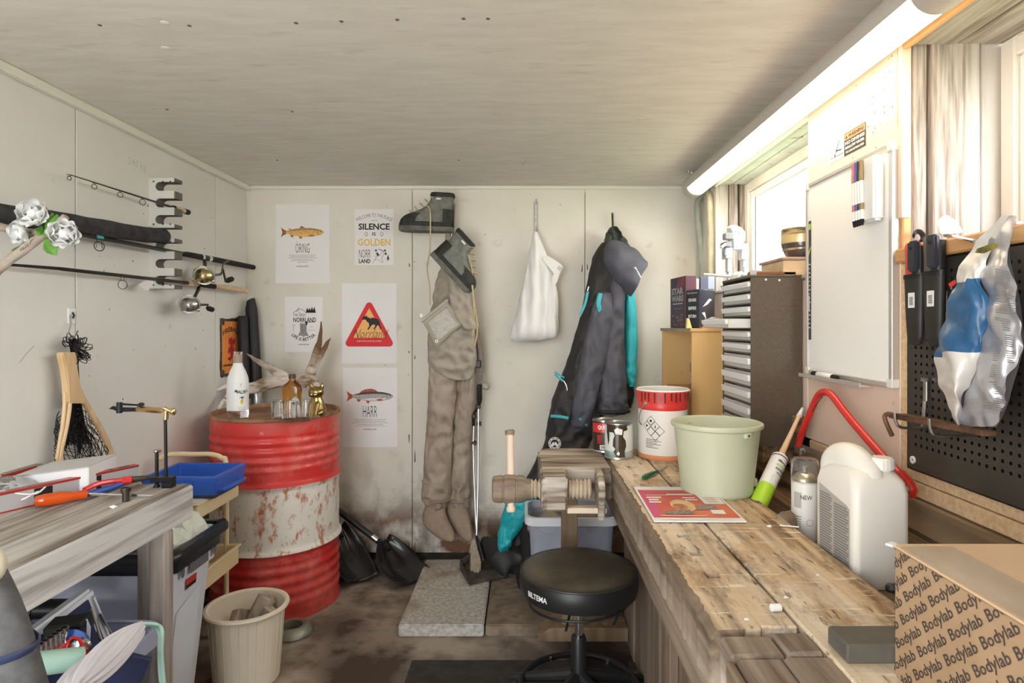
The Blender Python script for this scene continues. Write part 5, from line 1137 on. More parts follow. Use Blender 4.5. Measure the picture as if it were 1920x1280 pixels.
boot(frame(c, (ct, 0, -st), (0, 1, 0), (st, 0, ct)), 'lower grey wading boot hanging toe down over the waders', [[P(876, 474, 3.10), P(884, 500, 3.09), P(888, 560, 3.09), P(895, 610, 3.1), P(892, 640, 3.1), P(887, 650, 3.1)], [P(872, 478, 3.09), P(884, 530, 3.085), P(889, 580, 3.09), P(886, 630, 3.1), P(890, 600, 3.11), P(886, 560, 3.11)]])
# ================================================================== WADERS
M_wad = pm('tan_wader_cloth', (.27, .215, .165), (.37, .305, .25), scale=7, rough=.6, bump=.3, bscale=26); M_wad2 = pm('grey_tan_wader_bib', (.33, .29, .235), (.38, .335, .275), scale=7, rough=.75); M_neo = pm('brown_neoprene_foot', (.27, .20, .15), (.31, .24, .18), scale=30, rough=.85); M_strap = pm('taupe_webbing', (.17, .14, .115), (.21, .175, .15), scale=60, rough=.8)
wd = thing('waders', 'tan chest waders with neoprene feet hanging on the back wall', 'waders', BP(845, 1000, .1))
def cloth(keys, D, n=30, m=26, amp=.006, fz=(24, 12), p=2.2, seed=0):
    """keys: (py, left px, right px, thickness, depth offset); hanging cloth tube with creases"""
    mb = MB(); rg = []
    for py, l, r_, th, dy in interp(keys, n):
        a, b = P(l, py, D + dy), P(r_, py, D + dy); c = (a + b) / 2; rg.append(ell(c, (b.x - a.x) / 2, th, m, p))
    mb.loft(rg)
    out = []
    for q in mb.v:
        d1 = noise.noise(Vector((q.x * fz[0] + q.z * 7 + seed, q.z * fz[1] - q.x * 5, seed))); d2 = noise.noise(Vector((q.x * 60 + seed, q.z * 34 + q.x * 20, 3)))
        out.append(q + Vector((.4 * amp * d2, -amp * (1 - abs(d1) * 3.2) - amp * .5 * (1 - 3 * abs(d2)), .3 * amp * d1)))
    mb.v = out; return mb
cloth([(640, 803, 852, .05, 0), (690, 805, 858, .055, 0), (740, 803, 856, .052, 0), (800, 800, 851, .05, 0), (850, 797, 849, .05, 0), (900, 793, 847, .052, -.01), (925, 791, 848, .055, -.01), (943, 796, 843, .05, -.01), (952, 806, 836, .04, -.01)], 3.22, 60, 32, .017, (17, 15)).build('left_leg', M_wad, wd, sub=1, smooth=180)
cloth([(640, 838, 893, .05, 0), (690, 850, 895, .05, 0), (740, 855, 895, .048, 0), (800, 850, 891, .045, 0), (850, 847, 884, .045, 0), (900, 843, 882, .047, 0), (925, 840, 883, .05, 0), (940, 843, 880, .045, 0), (948, 848, 874, .04, 0)], 3.25, 60, 32, .016, (17, 15), seed=5).build('right_leg', M_wad, wd, sub=1, smooth=180)
cloth([(500, 826, 868, .03, 0), (520, 820, 875, .04, 0), (560, 812, 884, .055, -.01), (600, 806, 889, .065, -.015), (640, 803, 893, .07, -.015), (680, 804, 894, .055, -.01), (712, 822, 884, .03, 0)], 3.21, 50, 40, .020, (13, 15), seed=11).build('bib', M_wad2, wd, sub=1, smooth=180)
cloth([(515, 838, 884, .02, 0), (550, 842, 888, .025, 0), (590, 848, 892, .03, 0), (618, 860, 896, .02, 0)], 3.12, 24, 28, .014, (20, 14), seed=3).build('bib_flap', M_wad2, wd, sub=1, smooth=180)
for (l, r_, dd, nm) in ((793, 845, 3.21, 'left'), (842, 882, 3.24, 'right')):
    for k, py in enumerate((902, 935)):
        mb = MB(); a, b = P(l, py, dd), P(r_, py, dd); c = (a + b) / 2; mb.tube(ell(c, (b.x - a.x) / 2 + .002, .058, 26, 2.2), .004 if k == 0 else .007, 6, closed=True); mb.jitter(.004, 50); mb.build('cuff_seam', M_wad, wd, smooth=180)
# shoulder straps to the hook
for q, w_ in (([P(851, 452, 3.26), P(842, 425, 3.235), P(838, 455, 3.2), P(836, 500, 3.19)], .012), ([P(851, 440, 3.25), P(862, 432, 3.23), P(869, 446, 3.22), P(868, 470, 3.21), P(864, 500, 3.2)], .013)):
    q = smoothpath(q, 16); mb = MB(); vs = []; 
    for p in q: vs += [p - Vector((w_, 0, 0)), p + Vector((w_, 0, 0))]
    mb.add(vs + [v + Vector((0, .003, 0)) for v in vs], [(2 * i, 2 * i + 1, 2 * i + 3, 2 * i + 2) for i in range(15)] + [(32 + 2 * i, 32 + 2 * i + 1, 32 + 2 * i + 3, 32 + 2 * i + 2) for i in range(15)]); mb.build('shoulder_strap', M_wad2, wd, recalc=False)
# flip out pouch with clear window
q = [P(789, 599, 3.09), P(836, 560, 3.09), P(865, 608, 3.08), P(819, 650, 3.08)]
n_ = (q[1] - q[0]).cross(q[3] - q[0]).normalized(); n_ = n_ if n_.y < 0 else -n_
mb = MB(); mb.add([p for p in q] + [p - n_ * .022 for p in q], [(0, 1, 2, 3), (7, 6, 5, 4), (0, 4, 5, 1), (1, 5, 6, 2), (2, 6, 7, 3), (3, 7, 4, 0)]); mb.build('chest_pouch', M_wad2, wd, bevel=.006, seg=2)
s = lambda u, v: q[0] + (q[1] - q[0]) * u + (q[3] - q[0]) * v + n_ * .002
mb = MB(); mb.tube([s(.12, .2), s(.9, .2), s(.92, .9), s(.12, .9)], .0022, 6, closed=True); mb.build('window_piping', pm('pale_piping', (.52, .46, .38), rough=.6), wd)
mb = MB(); mb.tube([s(-.03, .06), s(1.03, .06)], .007, 8); mb.build('zip_flap', pm('pale_wader_zip', (.45, .40, .33), rough=.6), wd)
mb = MB(); mb.add([s(.14, .24), s(.88, .24), s(.9, .88), s(.14, .88)], [(0, 1, 2, 3)]); mb.build('mesh_window', pm('grey_window_film', (.30, .28, .24), (.38, .35, .30), scale=60, rough=.35), wd, smooth=0)
for u in (0, 1): MB(T(*s(.1 + .05, -.04 + .95 * u))).tube(ring_pts((-.012, -.004, 0), .006, 10, Y=(0, 0, 1)), .0015, 6, closed=True).build('ring_clip', M_steel, wd)
# dark webbing belt hanging on the right
for q, w_ in (([P(893, 612, 3.2), P(900, 650, 3.2), P(903, 690, 3.2), P(899, 730, 3.2), P(897, 745, 3.2)], .011), ([P(888, 608, 3.22), P(892, 640, 3.21), P(897, 690, 3.21), P(897, 720, 3.21)], .010), ([P(820, 556, 3.16), P(826, 520, 3.18), P(828, 500, 3.2)], .005)):
    q = smoothpath(q, 14); mb = MB(); vs = []
    for p in q: vs += [p - Vector((w_, 0, 0)), p + Vector((w_, .004, 0))]
    mb.add(vs + [v + Vector((0, .003, 0)) for v in vs], [(2 * i, 2 * i + 1, 2 * i + 3, 2 * i + 2) for i in range(13)] + [(28 + 2 * i, 28 + 2 * i + 1, 28 + 2 * i + 3, 28 + 2 * i + 2) for i in range(13)]); mb.build('webbing_strap', M_strap, wd, recalc=False)
mb = MB(); a = P(897, 682, 3.19); mb.box((a.x - .013, a.y - .008, a.z - .02), (a.x + .013, a.y + .006, a.z + .02)); mb.build('buckle', M_black, wd, bevel=.004)
# neoprene feet
def sock(keys, nm):
    mb = MB(); rg = []
    for px, py, D, ra, rb, tilt in interp(keys, 26): rg.append(ell(P(px, py, D), ra, rb, 22, 2.3, ax=(math.cos(tilt), 0, math.sin(tilt)), ay=(0, 1, 0)))
    mb.loft(rg); mb.build(nm, M_neo, wd, sub=1, smooth=180)
sock([(822, 935, 3.21, .050, .040, 0), (815, 955, 3.20, .066, .045, .3), (816, 972, 3.18, .066, .046, .6), (829, 990, 3.14, .050, .045, .85), (842, 1003, 3.11, .034, .038, .85), (850, 1011, 3.09, .014, .022, .85)], 'left_foot')
sock([(860, 932, 3.24, .048, .038, 0), (858, 955, 3.23, .056, .042, .25), (864, 975, 3.21, .055, .044, .6), (873, 992, 3.17, .044, .042, .9), (880, 1005, 3.14, .030, .036, 1.0), (884, 1010, 3.12, .012, .020, 1.0)], 'right_foot')
mb = MB(); a = P(874, 942, 3.18); mb.box((-.014, -.003, -.03), (.014, .003, .02), T(*a) @ Ry(.1)); mb.build('cuff_tab', M_strap, wd, bevel=.002)
# ================================================================== TREKKING POLES, BRUSH, DUSTPAN
M_pole = pm('grey_pole', (.42, .42, .43), rough=.3, metal=.7)
pk = thing('wading_staff', 'slim grey folding staff with black ribbed grip hanging beside the waders', 'staff', P(896, 1005, 3.1))
D1 = 3.2
MB().tube([P(899, 720, D1), P(899, 723, D1), P(899, 752, D1), P(898, 758, D1)], [.010, .0135, .0125, .009], 14).build('grip', M_blackm, pk)
mb = MB()
for k in range(9): mb.tube(ring_pts(P(899, 725 + 3.1 * k, D1), .0142, 14), .0018, 6, closed=True)
mb.build('grip_ribs', M_black, pk, kind='stuff')
MB().tube([P(897, 757, D1), P(896.5, 900, 3.16), P(893.5, 1006, 3.09)], .0055, 10).build('upper_section', M_pole, pk)
MB().tube([P(889, 790, D1), P(887, 830, 3.19), P(889, 900, 3.16), P(893, 1003, 3.10)], .0042, 10).build('lower_section', M_pole, pk)
for px, py in ((897, 762), (889, 780), (898, 794), (889, 830)):
    MB(T(*P(px, py, D1 - .005))).box((-.012, -.01, -.011), (.012, .01, .011)).build('clamp', M_black, pk, bevel=.004)
MB().tube(smoothpath([P(897, 760, D1), P(893, 768, D1), P(888, 778, D1), P(888, 798, D1)], 10), .008, 8).build('hinge_arm', M_black, pk)
MB().tube(smoothpath([P(902, 716, D1), P(910, 716, D1 - .02), P(917, 723, D1 - .02), P(913, 730, D1 - .01), P(903, 727, D1)], 14), .007, 8, flat=.3).build('wrist_loop', pm('grey_loop', (.30, .28, .26), rough=.8), pk)
# brush standing in the dustpan
SZ = .05
bh = thing('hand_brush', 'hand brush with pale bristles standing on end in the dustpan', 'brush', ZP(895, 1070, SZ + .01))
a, b = P(893, 1004, 3.09), P(905, 1052, 3.03)
MB().tube([a, a.lerp(b, .1), a.lerp(b, .2), b], [.008, .013, .017, .018], 12, flat=.55).build('brush_back', M_black, bh)
mb = MB(); rr = random.Random(8)
for k in range(420):
    u = rr.uniform(.08, 1.0); p = a.lerp(b, u) + Vector((-.012 + rr.uniform(-.008, .006), rr.uniform(-.012, .012), 0)); d = Vector((-.012 - .03 * rr.random() * u + .02 * (u > .7) * rr.random(), rr.uniform(-.02, .015), -.085 - .02 * rr.random())) if u > .15 else Vector((-.02, rr.uniform(-.01, .01), -.07))
    e = p + d; e.z = max(e.z, SZ + .012); mb.tube([p, (p + e) / 2 + Vector((rr.uniform(-.004, .004), 0, 0)), e], .0013, 3, cap=False)
mb.build('bristles', pm('pale_bristles', (.40, .33, .25), (.55, .46, .36), scale=40, rough=.9), bh, kind='stuff', smooth=0, recalc=False)
c = ZP(905, 1070, SZ); M_dust = pm('dusty_black_plastic', (.055, .048, .04), (.13, .11, .09), scale=14, rough=.85)
dp = thing('dustpan', 'dusty black plastic dustpan lying on the paving slabs', 'dustpan', c)
Z1 = SZ + .002
g0 = [ZP(862, 1066, Z1), ZP(880, 1098, Z1), ZP(962, 1078, Z1), ZP(940, 1050, Z1), ZP(890, 1046, Z1)]
mb = MB(); mb.add(g0 + [p + Vector((0, 0, .006)) for p in g0], [(0, 1, 2, 3, 4)[::-1], (5, 6, 7, 8, 9)] + [(i, (i + 1) % 5, 5 + (i + 1) % 5, 5 + i) for i in range(5)]); mb.build('pan_floor', M_dust, dp, bevel=.002)
w_ = [ZP(940, 1050, Z1), ZP(890, 1046, Z1), ZP(862, 1066, Z1), ZP(880, 1098, Z1)]; mb = MB()
cc = sum(g0, Vector()) / 5
for p, q in zip(w_[:-1], w_[1:]):
    o1, o2 = (cc - p).normalized() * .012, (cc - q).normalized() * .012; h1 = Vector((0, 0, .045)); 
    h2 = h1 if q is not w_[-1] else Vector((0, 0, .012))
    mb.add([p, q, q + o2, p + o1, p + h1, q + h2, q + h2 + o2 * .5, p + h1 + o1 * .5], [(3, 2, 1, 0), (4, 5, 6, 7), (0, 1, 5, 4), (1, 2, 6, 5), (2, 3, 7, 6), (3, 0, 4, 7)])
mb.build('pan_wall', M_dust, dp, bevel=.003)
MB().tube([ZP(938, 1052, SZ + .04), ZP(962, 1046, SZ + .045), ZP(985, 1042, SZ + .045)], [.012, .012, .011], 10, flat=.5).build('pan_handle', M_dust, dp)
# ================================================================== PLASTIC BAG
M_pb = pm('white_carrier_bag', (.90, .90, .89), rough=.35, trans=.16, ior=1.1, bump=.25, bscale=22)
pbk = thing('carrier_bag', 'thin white plastic carrier bag hanging from a hook, something red inside', 'bag', BP(1000, 640, .09))
mb = MB(); rg = []
for py, l, r_, th, yo in interp([(434, 1001, 1009, .012, 3.24), (450, 997, 1015, .02, 3.24), (480, 991, 1026, .035, 3.24), (510, 985, 1038, .05, 3.235), (560, 975, 1046, .06, 3.23), (600, 964, 1048, .07, 3.22), (622, 957, 1047, .07, 3.22), (634, 957, 1040, .05, 3.22), (640, 962, 1012, .02, 3.22)], 46):
    a, b = P(l, py, yo), P(r_, py, yo); c = (a + b) / 2; R0 = ell(c, (b.x - a.x) / 2, th, 44, 2)
    fold = min(1, (py - 434) / 80)
    rg.append([p + Vector((0, (.010 * math.sin(p.x * 105 + py * .012) + .005 * math.sin(p.x * 230 - py * .03)) * fold, 0)) for p in R0])
mb.loft(rg); mb.jitter(.008, 14); mb.build('bag_body', M_pb, pbk, smooth=180)
q = smoothpath([P(1024, 478, 3.2), P(1040, 487, 3.19), P(1055, 499, 3.19), P(1050, 512, 3.19), P(1044, 530, 3.2)], 14); mb = MB(); vs = []
for i, p in enumerate(q): vs += [p, p + Vector((-.018 - .03 * math.sin(PI * i / 13), .0, -.014 - .02 * math.sin(PI * i / 13)))]
mb.add(vs + [v + Vector((0, .002, 0)) for v in vs], [(2 * i, 2 * i + 1, 2 * i + 3, 2 * i + 2) for i in range(13)] + [(28 + 2 * i, 28 + 2 * i + 1, 28 + 2 * i + 3, 28 + 2 * i + 2) for i in range(13)]); mb.build('loose_handle', M_pb, pbk, recalc=False)
mb = MB(frame(P(1049, 503, 3.183), (.8, 0, -.55), (.5, 0, .8), (0, -1, 0)), M_pg)
for k in range(3): mb.rect(-.012, -.008 + .007 * k, .012, -.006 + .007 * k)
mb.build('handle_print', None, pbk, smooth=0, kind='stuff')
mb = MB(T(*P(992, 626, 3.215))); blob(mb, (0, 0, 0), .055, .035, .025, 16, 8); mb.jitter(.01, 40); mb.build('red_parcel', pm('soft_red', (.60, .08, .06), rough=.5), label='soft red parcel showing through the bottom of the white bag', cat='parcel')
# ================================================================== SKI SUIT
M_suit = pm('charcoal_suit_cloth', (.075, .078, .098), (.105, .108, .135), scale=12, rough=.62, bump=.12, bscale=90); M_suitb = pm('black_suit_cloth', (.022, .021, .022), (.035, .033, .034), scale=12, rough=.6, bump=.1, bscale=90); M_teal = pm('teal_suit_cloth', (.03, .40, .46), (.05, .52, .58), scale=10, rough=.55); M_tzip = pm('teal_zip', (.06, .42, .48), rough=.5)
ss = thing('ski_suit', 'charcoal and teal one piece ski suit hanging on the back wall', 'suit', BP(1080, 930, .15))
cloth([(455, 1128, 1168, .04, 0), (480, 1112, 1172, .06, 0), (520, 1102, 1172, .07, 0), (580, 1090, 1160, .075, -.01), (640, 1074, 1150, .08, -.02), (690, 1058, 1145, .09, -.02), (740, 1038, 1140, .09, -.03), (790, 1026, 1125, .09, -.04), (830, 1020, 1105, .085, -.04), (860, 1005, 1090, .08, -.04), (900, 985, 1075, .075, -.04), (940, 968, 1058, .07, -.05), (1000, 955, 1040, .065, -.05), (1050, 955, 1035, .06, -.05)], 3.19, 84, 44, .018, (15, 11), seed=2).build('trunk_and_leg', M_suitb, ss, sub=1, smooth=180)
cloth([(548, 1120, 1146, .03, 0), (600, 1104, 1150, .05, 0), (660, 1090, 1140, .055, -.01), (720, 1078, 1126, .055, -.02), (760, 1072, 1116, .05, -.03), (800, 1070, 1104, .035, -.03)], 3.10, 44, 30, .012, (16, 10), seed=8).build('front_panel', M_suit, ss, sub=1, smooth=180)
cloth([(500, 1150, 1185, .05, 0), (560, 1140, 1172, .05, -.01), (620, 1134, 1170, .05, -.02), (680, 1126, 1172, .05, -.03), (740, 1124, 1176, .05, -.04), (765, 1122, 1178, .05, -.04), (778, 1124, 1172, .042, -.04)], 3.13, 50, 32, .012, (16, 13), seed=4).build('near_sleeve', M_suit, ss, sub=1, smooth=180)
cloth([(520, 1160, 1184, .04, 0), (560, 1168, 1190, .05, 0), (620, 1170, 1194, .05, 0), (680, 1168, 1194, .05, 0), (715, 1168, 1192, .045, 0), (724, 1172, 1190, .03, 0)], 3.20, 40, 28, .012, (20, 16), seed=14).build('teal_panel', M_teal, ss, sub=1, smooth=180)
cloth([(690, 1162, 1190, .045, 0), (740, 1160, 1188, .045, 0), (764, 1160, 1184, .04, 0)], 3.22, 20, 24, .01, (20, 14), seed=15).build('far_sleeve_cuff', M_suitb, ss, sub=1, smooth=180)
mb = MB(); a = P(1150, 770, 3.08); mb.tube(ell(a, .052 * 1.45, .048, 26), .010, 8, closed=True); mb.jitter(.004, 50); mb.build('sleeve_cuff', M_suitb, ss, smooth=180)
# collar gathered up at the hook and the hood
cloth([(426, 1142, 1156, .025, 0), (440, 1136, 1166, .04, 0), (458, 1132, 1178, .05, 0), (476, 1124, 1182, .055, 0), (500, 1118, 1180, .055, 0)], 3.21, 30, 36, .020, (26, 20), seed=6).build('gathered_collar', pm('dark_green_black_cloth', (.030, .038, .033), (.055, .065, .058), scale=12, rough=.6), ss, sub=1, smooth=180)
mb = MB(); rg = []
for px, py, D, ra, rb, tl in interp([(1136, 458, 3.14, .035, .05, -.8), (1148, 474, 3.10, .075, .065, -.7), (1166, 492, 3.08, .098, .07, -.6), (1184, 508, 3.07, .104, .065, -.55), (1199, 524, 3.07, .102, .058, -.52)], 20):
    rg.append(ell(P(px, py, D), ra, rb, 30, 2, ax=(math.sin(-tl) * .8, 0, math.cos(tl)), ay=(0, 1, 0)))
rg += [[p.lerp(P(1193, 518, 3.075), .12) for p in rg[-1]], [p.lerp(P(1174, 502, 3.08), .4) for p in rg[-1]]]
mb.loft(rg); mb.jitter(.010, 16); mb.build('hood', M_suit, ss, sub=1, smooth=180)
Mh = frame(P(1197, 510, 2.955), Vector((.52, .12, -.85)).normalized(), Vector((.85, .25, .52)).normalized(), (0, -1, 0))
MB(Mh @ T(0, -.008, .0), M_paper).text('JETWEAR', 0, 0, w=.062, h=.010, bold=.03).build('lettering', None, ss, smooth=0)
def strip(pts, wd_, nm, mat, D=None):
    q = smoothpath(pts, 10); MB().tube(q, wd_, 8, flat=.5).build(nm, mat, ss)
strip([P(1102, 546, 3.095), P(1097, 570, 3.09), P(1087, 592, 3.09)], .007, 'chest_zip', M_tzip); strip([P(1104, 537, 3.09), P(1102, 545, 3.09)], .004, 'zip_pull', M_chrome)
strip([P(1126, 550, 3.06), P(1122, 570, 3.05), P(1128, 590, 3.06)], .012, 'inner_lining', M_tzip)
strip([P(1041, 701, 3.07), P(1048, 708, 3.06), P(1056, 714, 3.05)], .006, 'pocket_zip', M_tzip); strip([P(1040, 697, 3.075), P(1048, 702, 3.065), P(1058, 708, 3.055)], .004, 'pocket_zip', M_tzip); strip([P(1057, 714, 3.045), P(1062, 724, 3.04), P(1063, 732, 3.04)], .003, 'zip_pull', M_chrome)
strip([P(1033, 780, 3.06), P(1050, 781, 3.04), P(1066, 784, 3.03)], .008, 'knee_zip', M_tzip); strip([P(1086, 784, 3.02), P(1093, 790, 3.02), P(1100, 797, 3.03)], .006, 'knee_zip', M_tzip)
# round badge with a mountain
cb = P(1040, 831, 3.035); Mb = on_back(cb)
MB(Mb, M_paper).disc(0, 0, .031, 0, 32).build('badge_disc', None, ss, smooth=0)
mb = MB(Mb, M_ink); n = 32
for k in range(n): 
    a0_, a1_ = 2 * PI * k / n, 2 * PI * (k + 1) / n
    if k % 4 != 3: mb.add([(r_ * math.cos(a), r_ * math.sin(a), .0006) for r_, a in ((.024, a0_), (.0275, a0_), (.0275, a1_), (.024, a1_))], [(0, 1, 2, 3)])
mb.disc(0, 0, .020, .0006, 24); mb.use(M_paper); mb.poly([(-.019, -.008), (-.008, .008), (-.003, .001), (.004, .009), (.019, -.008), (.012, -.014), (-.012, -.014)], .0012); mb.use(M_ink); mb.poly([(-.006, -.014), (0, -.004), (.006, -.014)], .0018)
mb.build('badge_emblem', None, ss, smooth=0)
# teal lower leg hanging in front under the vise, belongs to teal gloves / trouser
cloth([(905, 968, 1008, .03, 0), (925, 955, 1010, .04, 0), (950, 945, 1000, .045, 0), (980, 938, 985, .045, 0), (1005, 933, 965, .04, 0), (1024, 934, 958, .03, 0), (1030, 938, 955, .02, 0)], 2.98, 36, 30, .018, (16, 16), seed=21).build('teal_trousers', pm('bright_teal_cloth', (.012, .33, .38), (.02, .44, .50), scale=8, rough=.5), label='bright teal trouser leg hanging below the vise screw head', cat='trousers', sub=1, smooth=180)
# boots standing dark behind
bb = thing('rubber_boot', 'tall black rubber boot standing in shadow beside the translucent box', 'boot', (.02, 2.98, SZ))
cloth([(968, 975, 1004, .055, 0), (975, 972, 1006, .055, 0), (1010, 975, 1005, .05, 0), (1050, 976, 1004, .05, 0), (1066, 975, 1004, .055, 0)], 2.98, 20, 26, .003).build('shaft', M_blackm, bb, smooth=180)
a = P(988, 969, 2.98); MB().tube(ell(a, .042, .057, 26), .005, 8, closed=True).build('top_band', pm('grey_boot_band', (.16, .145, .14), rough=.6), bb)
mb = MB(); blob(mb, (0, 0, .03), .05, .12, .055); mb.v = [v + Vector((.005, 2.92, SZ)) for v in mb.v]; mb.build('foot', M_blackm, bb, smooth=180)
mb = MB(); blob(mb, (0, 0, 0), .17, .13, .085, 36, 22); mb.v = [v + Vector((-.03, 3.1, .125)) for v in mb.v]; mb.jitter(.05, 13); mb.build('dark_clothes_heap', M_suitb, label='heap of black clothing in the shadow behind the dustpan', cat='clothes', smooth=180)
# ================================================================== SHOVELS
M_shov = pm('glossy_black_blade', (.016, .016, .018), rough=.22)
def shovel(tip, neck, wd_, lab, handle=None):
    t = thing('shovel', lab, 'shovel', Vector((tip.x, tip.y, 0)), 'shovels by the red drum')
    d = (tip - neck); L = d.length; d.normalize(); sx = Vector((0, 0, 1)).cross(d); sx = sx.normalized(); up = d.cross(sx); up = up if up.z > 0 else -up
    Mx = frame(neck, sx, d, up); mb = MB(Mx); vs = []; n, m = 14, 14
    for i in range(n + 1):
        v = i / n; hw = wd_ * (.25 + .75 * min(1, v * 2.6) ** .7) * (1 - .12 * max(0, v - .8) * 5)
        for j in range(m + 1):
            u = j / m * 2 - 1; z = .035 * u * u - .04 * math.sin(PI * v) + .008 * math.sin(u * 9) * (1 - v) + .02 * (1 - v); vs.append((u * hw, v * L, z))
    N_ = len(vs); fs = [(i * (m + 1) + j, i * (m + 1) + j + 1, (i + 1) * (m + 1) + j + 1, (i + 1) * (m + 1) + j) for i in range(n) for j in range(m)]
    mb.add(vs, fs); o = mb.build('blade', M_shov, t, recalc=False, smooth=180); md = o.modifiers.new('thick', 'SOLIDIFY'); md.thickness = .004
    if handle:
        MB().tube([neck + d * .06 + up * .01, neck, neck + (handle - neck) * .08], [.012, .018, .015], 12).build('socket', M_shov, t)
        MB().tube([neck + (handle - neck) * .06, neck + (handle - neck) * .12], .017, 12).build('ferrule', M_chrome, t); MB().tube([neck + (handle - neck) * .1, handle], .016, 14).build('shaft', M_black, t)
shovel(ZP(778, 1092, .012), P(717, 1020, 3.2), .115, 'black plastic snow shovel with its blade on the floor and shaft slanting', P(560, 900, 3.26))
shovel(ZP(678, 1090, .012), P(632, 992, 3.22), .10, 'second black shovel blade mostly hidden behind the red drum', P(600, 860, 3.25))
# ================================================================== PAVING SLABS, MAT
sl = thing('slab_platform', 'raised platform of grey concrete paving slabs before the back wall', 'paving', (.0, 2.86, 0))
M_slab = pm('concrete_slab', (.34, .32, .29), (.56, .53, .49), scale=60, rough=.9, bump=.8, bscale=90, c3=(.24, .18, .13), s3=4, lo3=.52, hi3=.7); M_slabd = pm('stained_concrete_slab', (.16, .115, .08), (.27, .21, .15), scale=24, rough=.9, bump=.8, bscale=70, c3=(.09, .06, .04), s3=3, lo3=.5, hi3=.7)
for i in range(3):
    for j in range(2):
        x = -.52 + .356 * i; y = 2.512 + .356 * j
        MB().box((x, y, .0), (x + .35, y + .348, SZ - .006 * (i > 0) * j)).jitter(.003, 30, seed=i + 3 * j).build('slab', M_slab if i == 0 else M_slabd, sl, bevel=.005, seg=2)
mt = MB().box((-.43, 1.5, .0), (.385, 2.325, .009)); mt.build('floor_mat', pm('dark_rubber_mat', (.030, .028, .025), (.05, .046, .04), scale=20, rough=.85, bump=.3), label='dark rubber floor mat lying under the round stool', cat='mat', bevel=.003)
# ================================================================== WORKBENCH
M_bw = wood('worn_bench_top', (.20, .115, .055), (.60, .45, .29), 'y', grain=44, bump=1, rough=.85, c3=(.76, .67, .54), s3=6, lo3=.46, hi3=.66, lo=.36, hi=.60)
rustmix(M_bw, (.15, .09, .05), 8, .50, .66, (1.8, .6, 1)); rustmix(M_bw, (.50, .33, .18), 5, .50, .62, (1, .6, 1)); rustmix(M_bw, (.11, .066, .036), 45, .57, .68, (1.5, .35, 1))
rustmix(M_bw, (.84, .78, .68), 34, .58, .68, (.25, 2.4, 1))
M_bw2 = wood('grey_bench_end', (.13, .09, .065), (.36, .29, .23), 'y', grain=40, bump=.8, rough=.85, c3=(.62, .54, .45), s3=6, lo3=.55, hi3=.7)
M_bw3 = wood('worn_vise_arm', (.13, .095, .065), (.44, .37, .30), 'x', grain=60, bump=.7, rough=.85, c3=(.62, .57, .51), s3=12, lo3=.52, hi3=.64, lo=.38, hi=.6)
M_bside = wood('dark_bench_edge', (.09, .058, .035), (.27, .20, .14), 'y', grain=40, bump=1., rough=.9, c3=(.40, .33, .25), s3=6, lo3=.58, hi3=.75)
M_bcab = wood('brown_cabinet_boards', (.13, .09, .06), (.24, .175, .125), 'z', grain=22, bump=.5, rough=.85, c3=(.30, .23, .17), s3=4, lo3=.6, hi3=.8)
M_bleg = wood('brown_bench_post', (.14, .09, .05), (.25, .17, .10), 'z', grain=26, bump=.5)
FX0, FX1, FX2, YE = .303, .452, .663, 2.475
bch = thing('workbench', 'heavily worn wooden joiner workbench along the window wall', 'workbench', (.55, 1.4, 0))
def bar(nm, a, b, mat, bev=.004, jit=.003, fr=9, seed=0, lab=None, cuts=0):
    mb = MB()
    if cuts:   # subdivide along y so that the edge can be knocked about
        y0, y1 = a[1], b[1]; n = cuts; rings = []
        for i in range(n + 1):
            y = y0 + (y1 - y0) * i / n; w1 = .006 * noise.noise(Vector((y * 21, seed, 0))) + .004 * noise.noise(Vector((y * 60, seed, 4))); w2 = .005 * noise.noise(Vector((y * 23, seed, 9)))
            c = .010 + .009 * abs(noise.noise(Vector((y * 30, seed, 2))))
            rings.append([(a[0] + w1, y, a[2]), (b[0], y, a[2]), (b[0], y, b[2]), (a[0] + w1 + c, y, b[2] - .001), (a[0] + w1, y, b[2] - c + w2)])
        mb.loft(rings); mb.mats = [mat, M_bside]; q = len(rings[0]); mb.fm = [1 if i % q in (3, 4, 0) or i >= q * n else 0 for i in range(len(mb.f))]; mat = None
    else: mb.box(a, b)
    if jit: mb.jitter(jit, fr, seed=seed)
    o = mb.build(nm, mat, bch, bevel=bev, seg=1)
    if lab: o['label'] = lab
    return o
YN = 1.0    # where the broken front plank ends and the grey end vice begins
# front plank built as strips with real dog holes between
holes = [(ZP(1222, 887, BZ).y, .345), (ZP(1228, 893, BZ).y, .345)]
dogs = [ZP(px, py, BZ) for px, py in ((1168, 875), (1181, 890), (1196, 908), (1272, 1004), (1301, 1038), (1336, 1079))]
hy = sorted([p.y for p in dogs])
hx0, hx1 = .357, .386
# front edge strip, strip behind the holes, and blocks between holes
bar('front_edge', (FX0, YN, BZ - .10), (hx0, YE, BZ), M_bw, 0, 0, seed=1, cuts=150)
bar('front_plank', (hx1, YN + .01, BZ - .06), (FX1 - .0025, YE, BZ - .0005), M_bw, .003, .002, seed=2)
ycur = YN + .005
for k, y in enumerate(hy + [None]):
    yend = YE if y is None else y - .011
    if yend - ycur > .004: MB().box((hx0 + .0002, ycur, BZ - .06), (hx1 - .0002, yend, BZ - .0004)).build('hole_block', M_bw, bch, smooth=0)
    if y is not None: ycur = y + .011
MB().box((FX0 + .03, YN + .02, BZ - .085), (FX1, YE - .01, BZ - .0605)).build('under_plank', M_blackm, bch, smooth=0)
bar('rear_plank', (FX1 + .0035, -.4, BZ - .06), (FX2, YE, BZ), M_bw, .004, .002, seed=3)
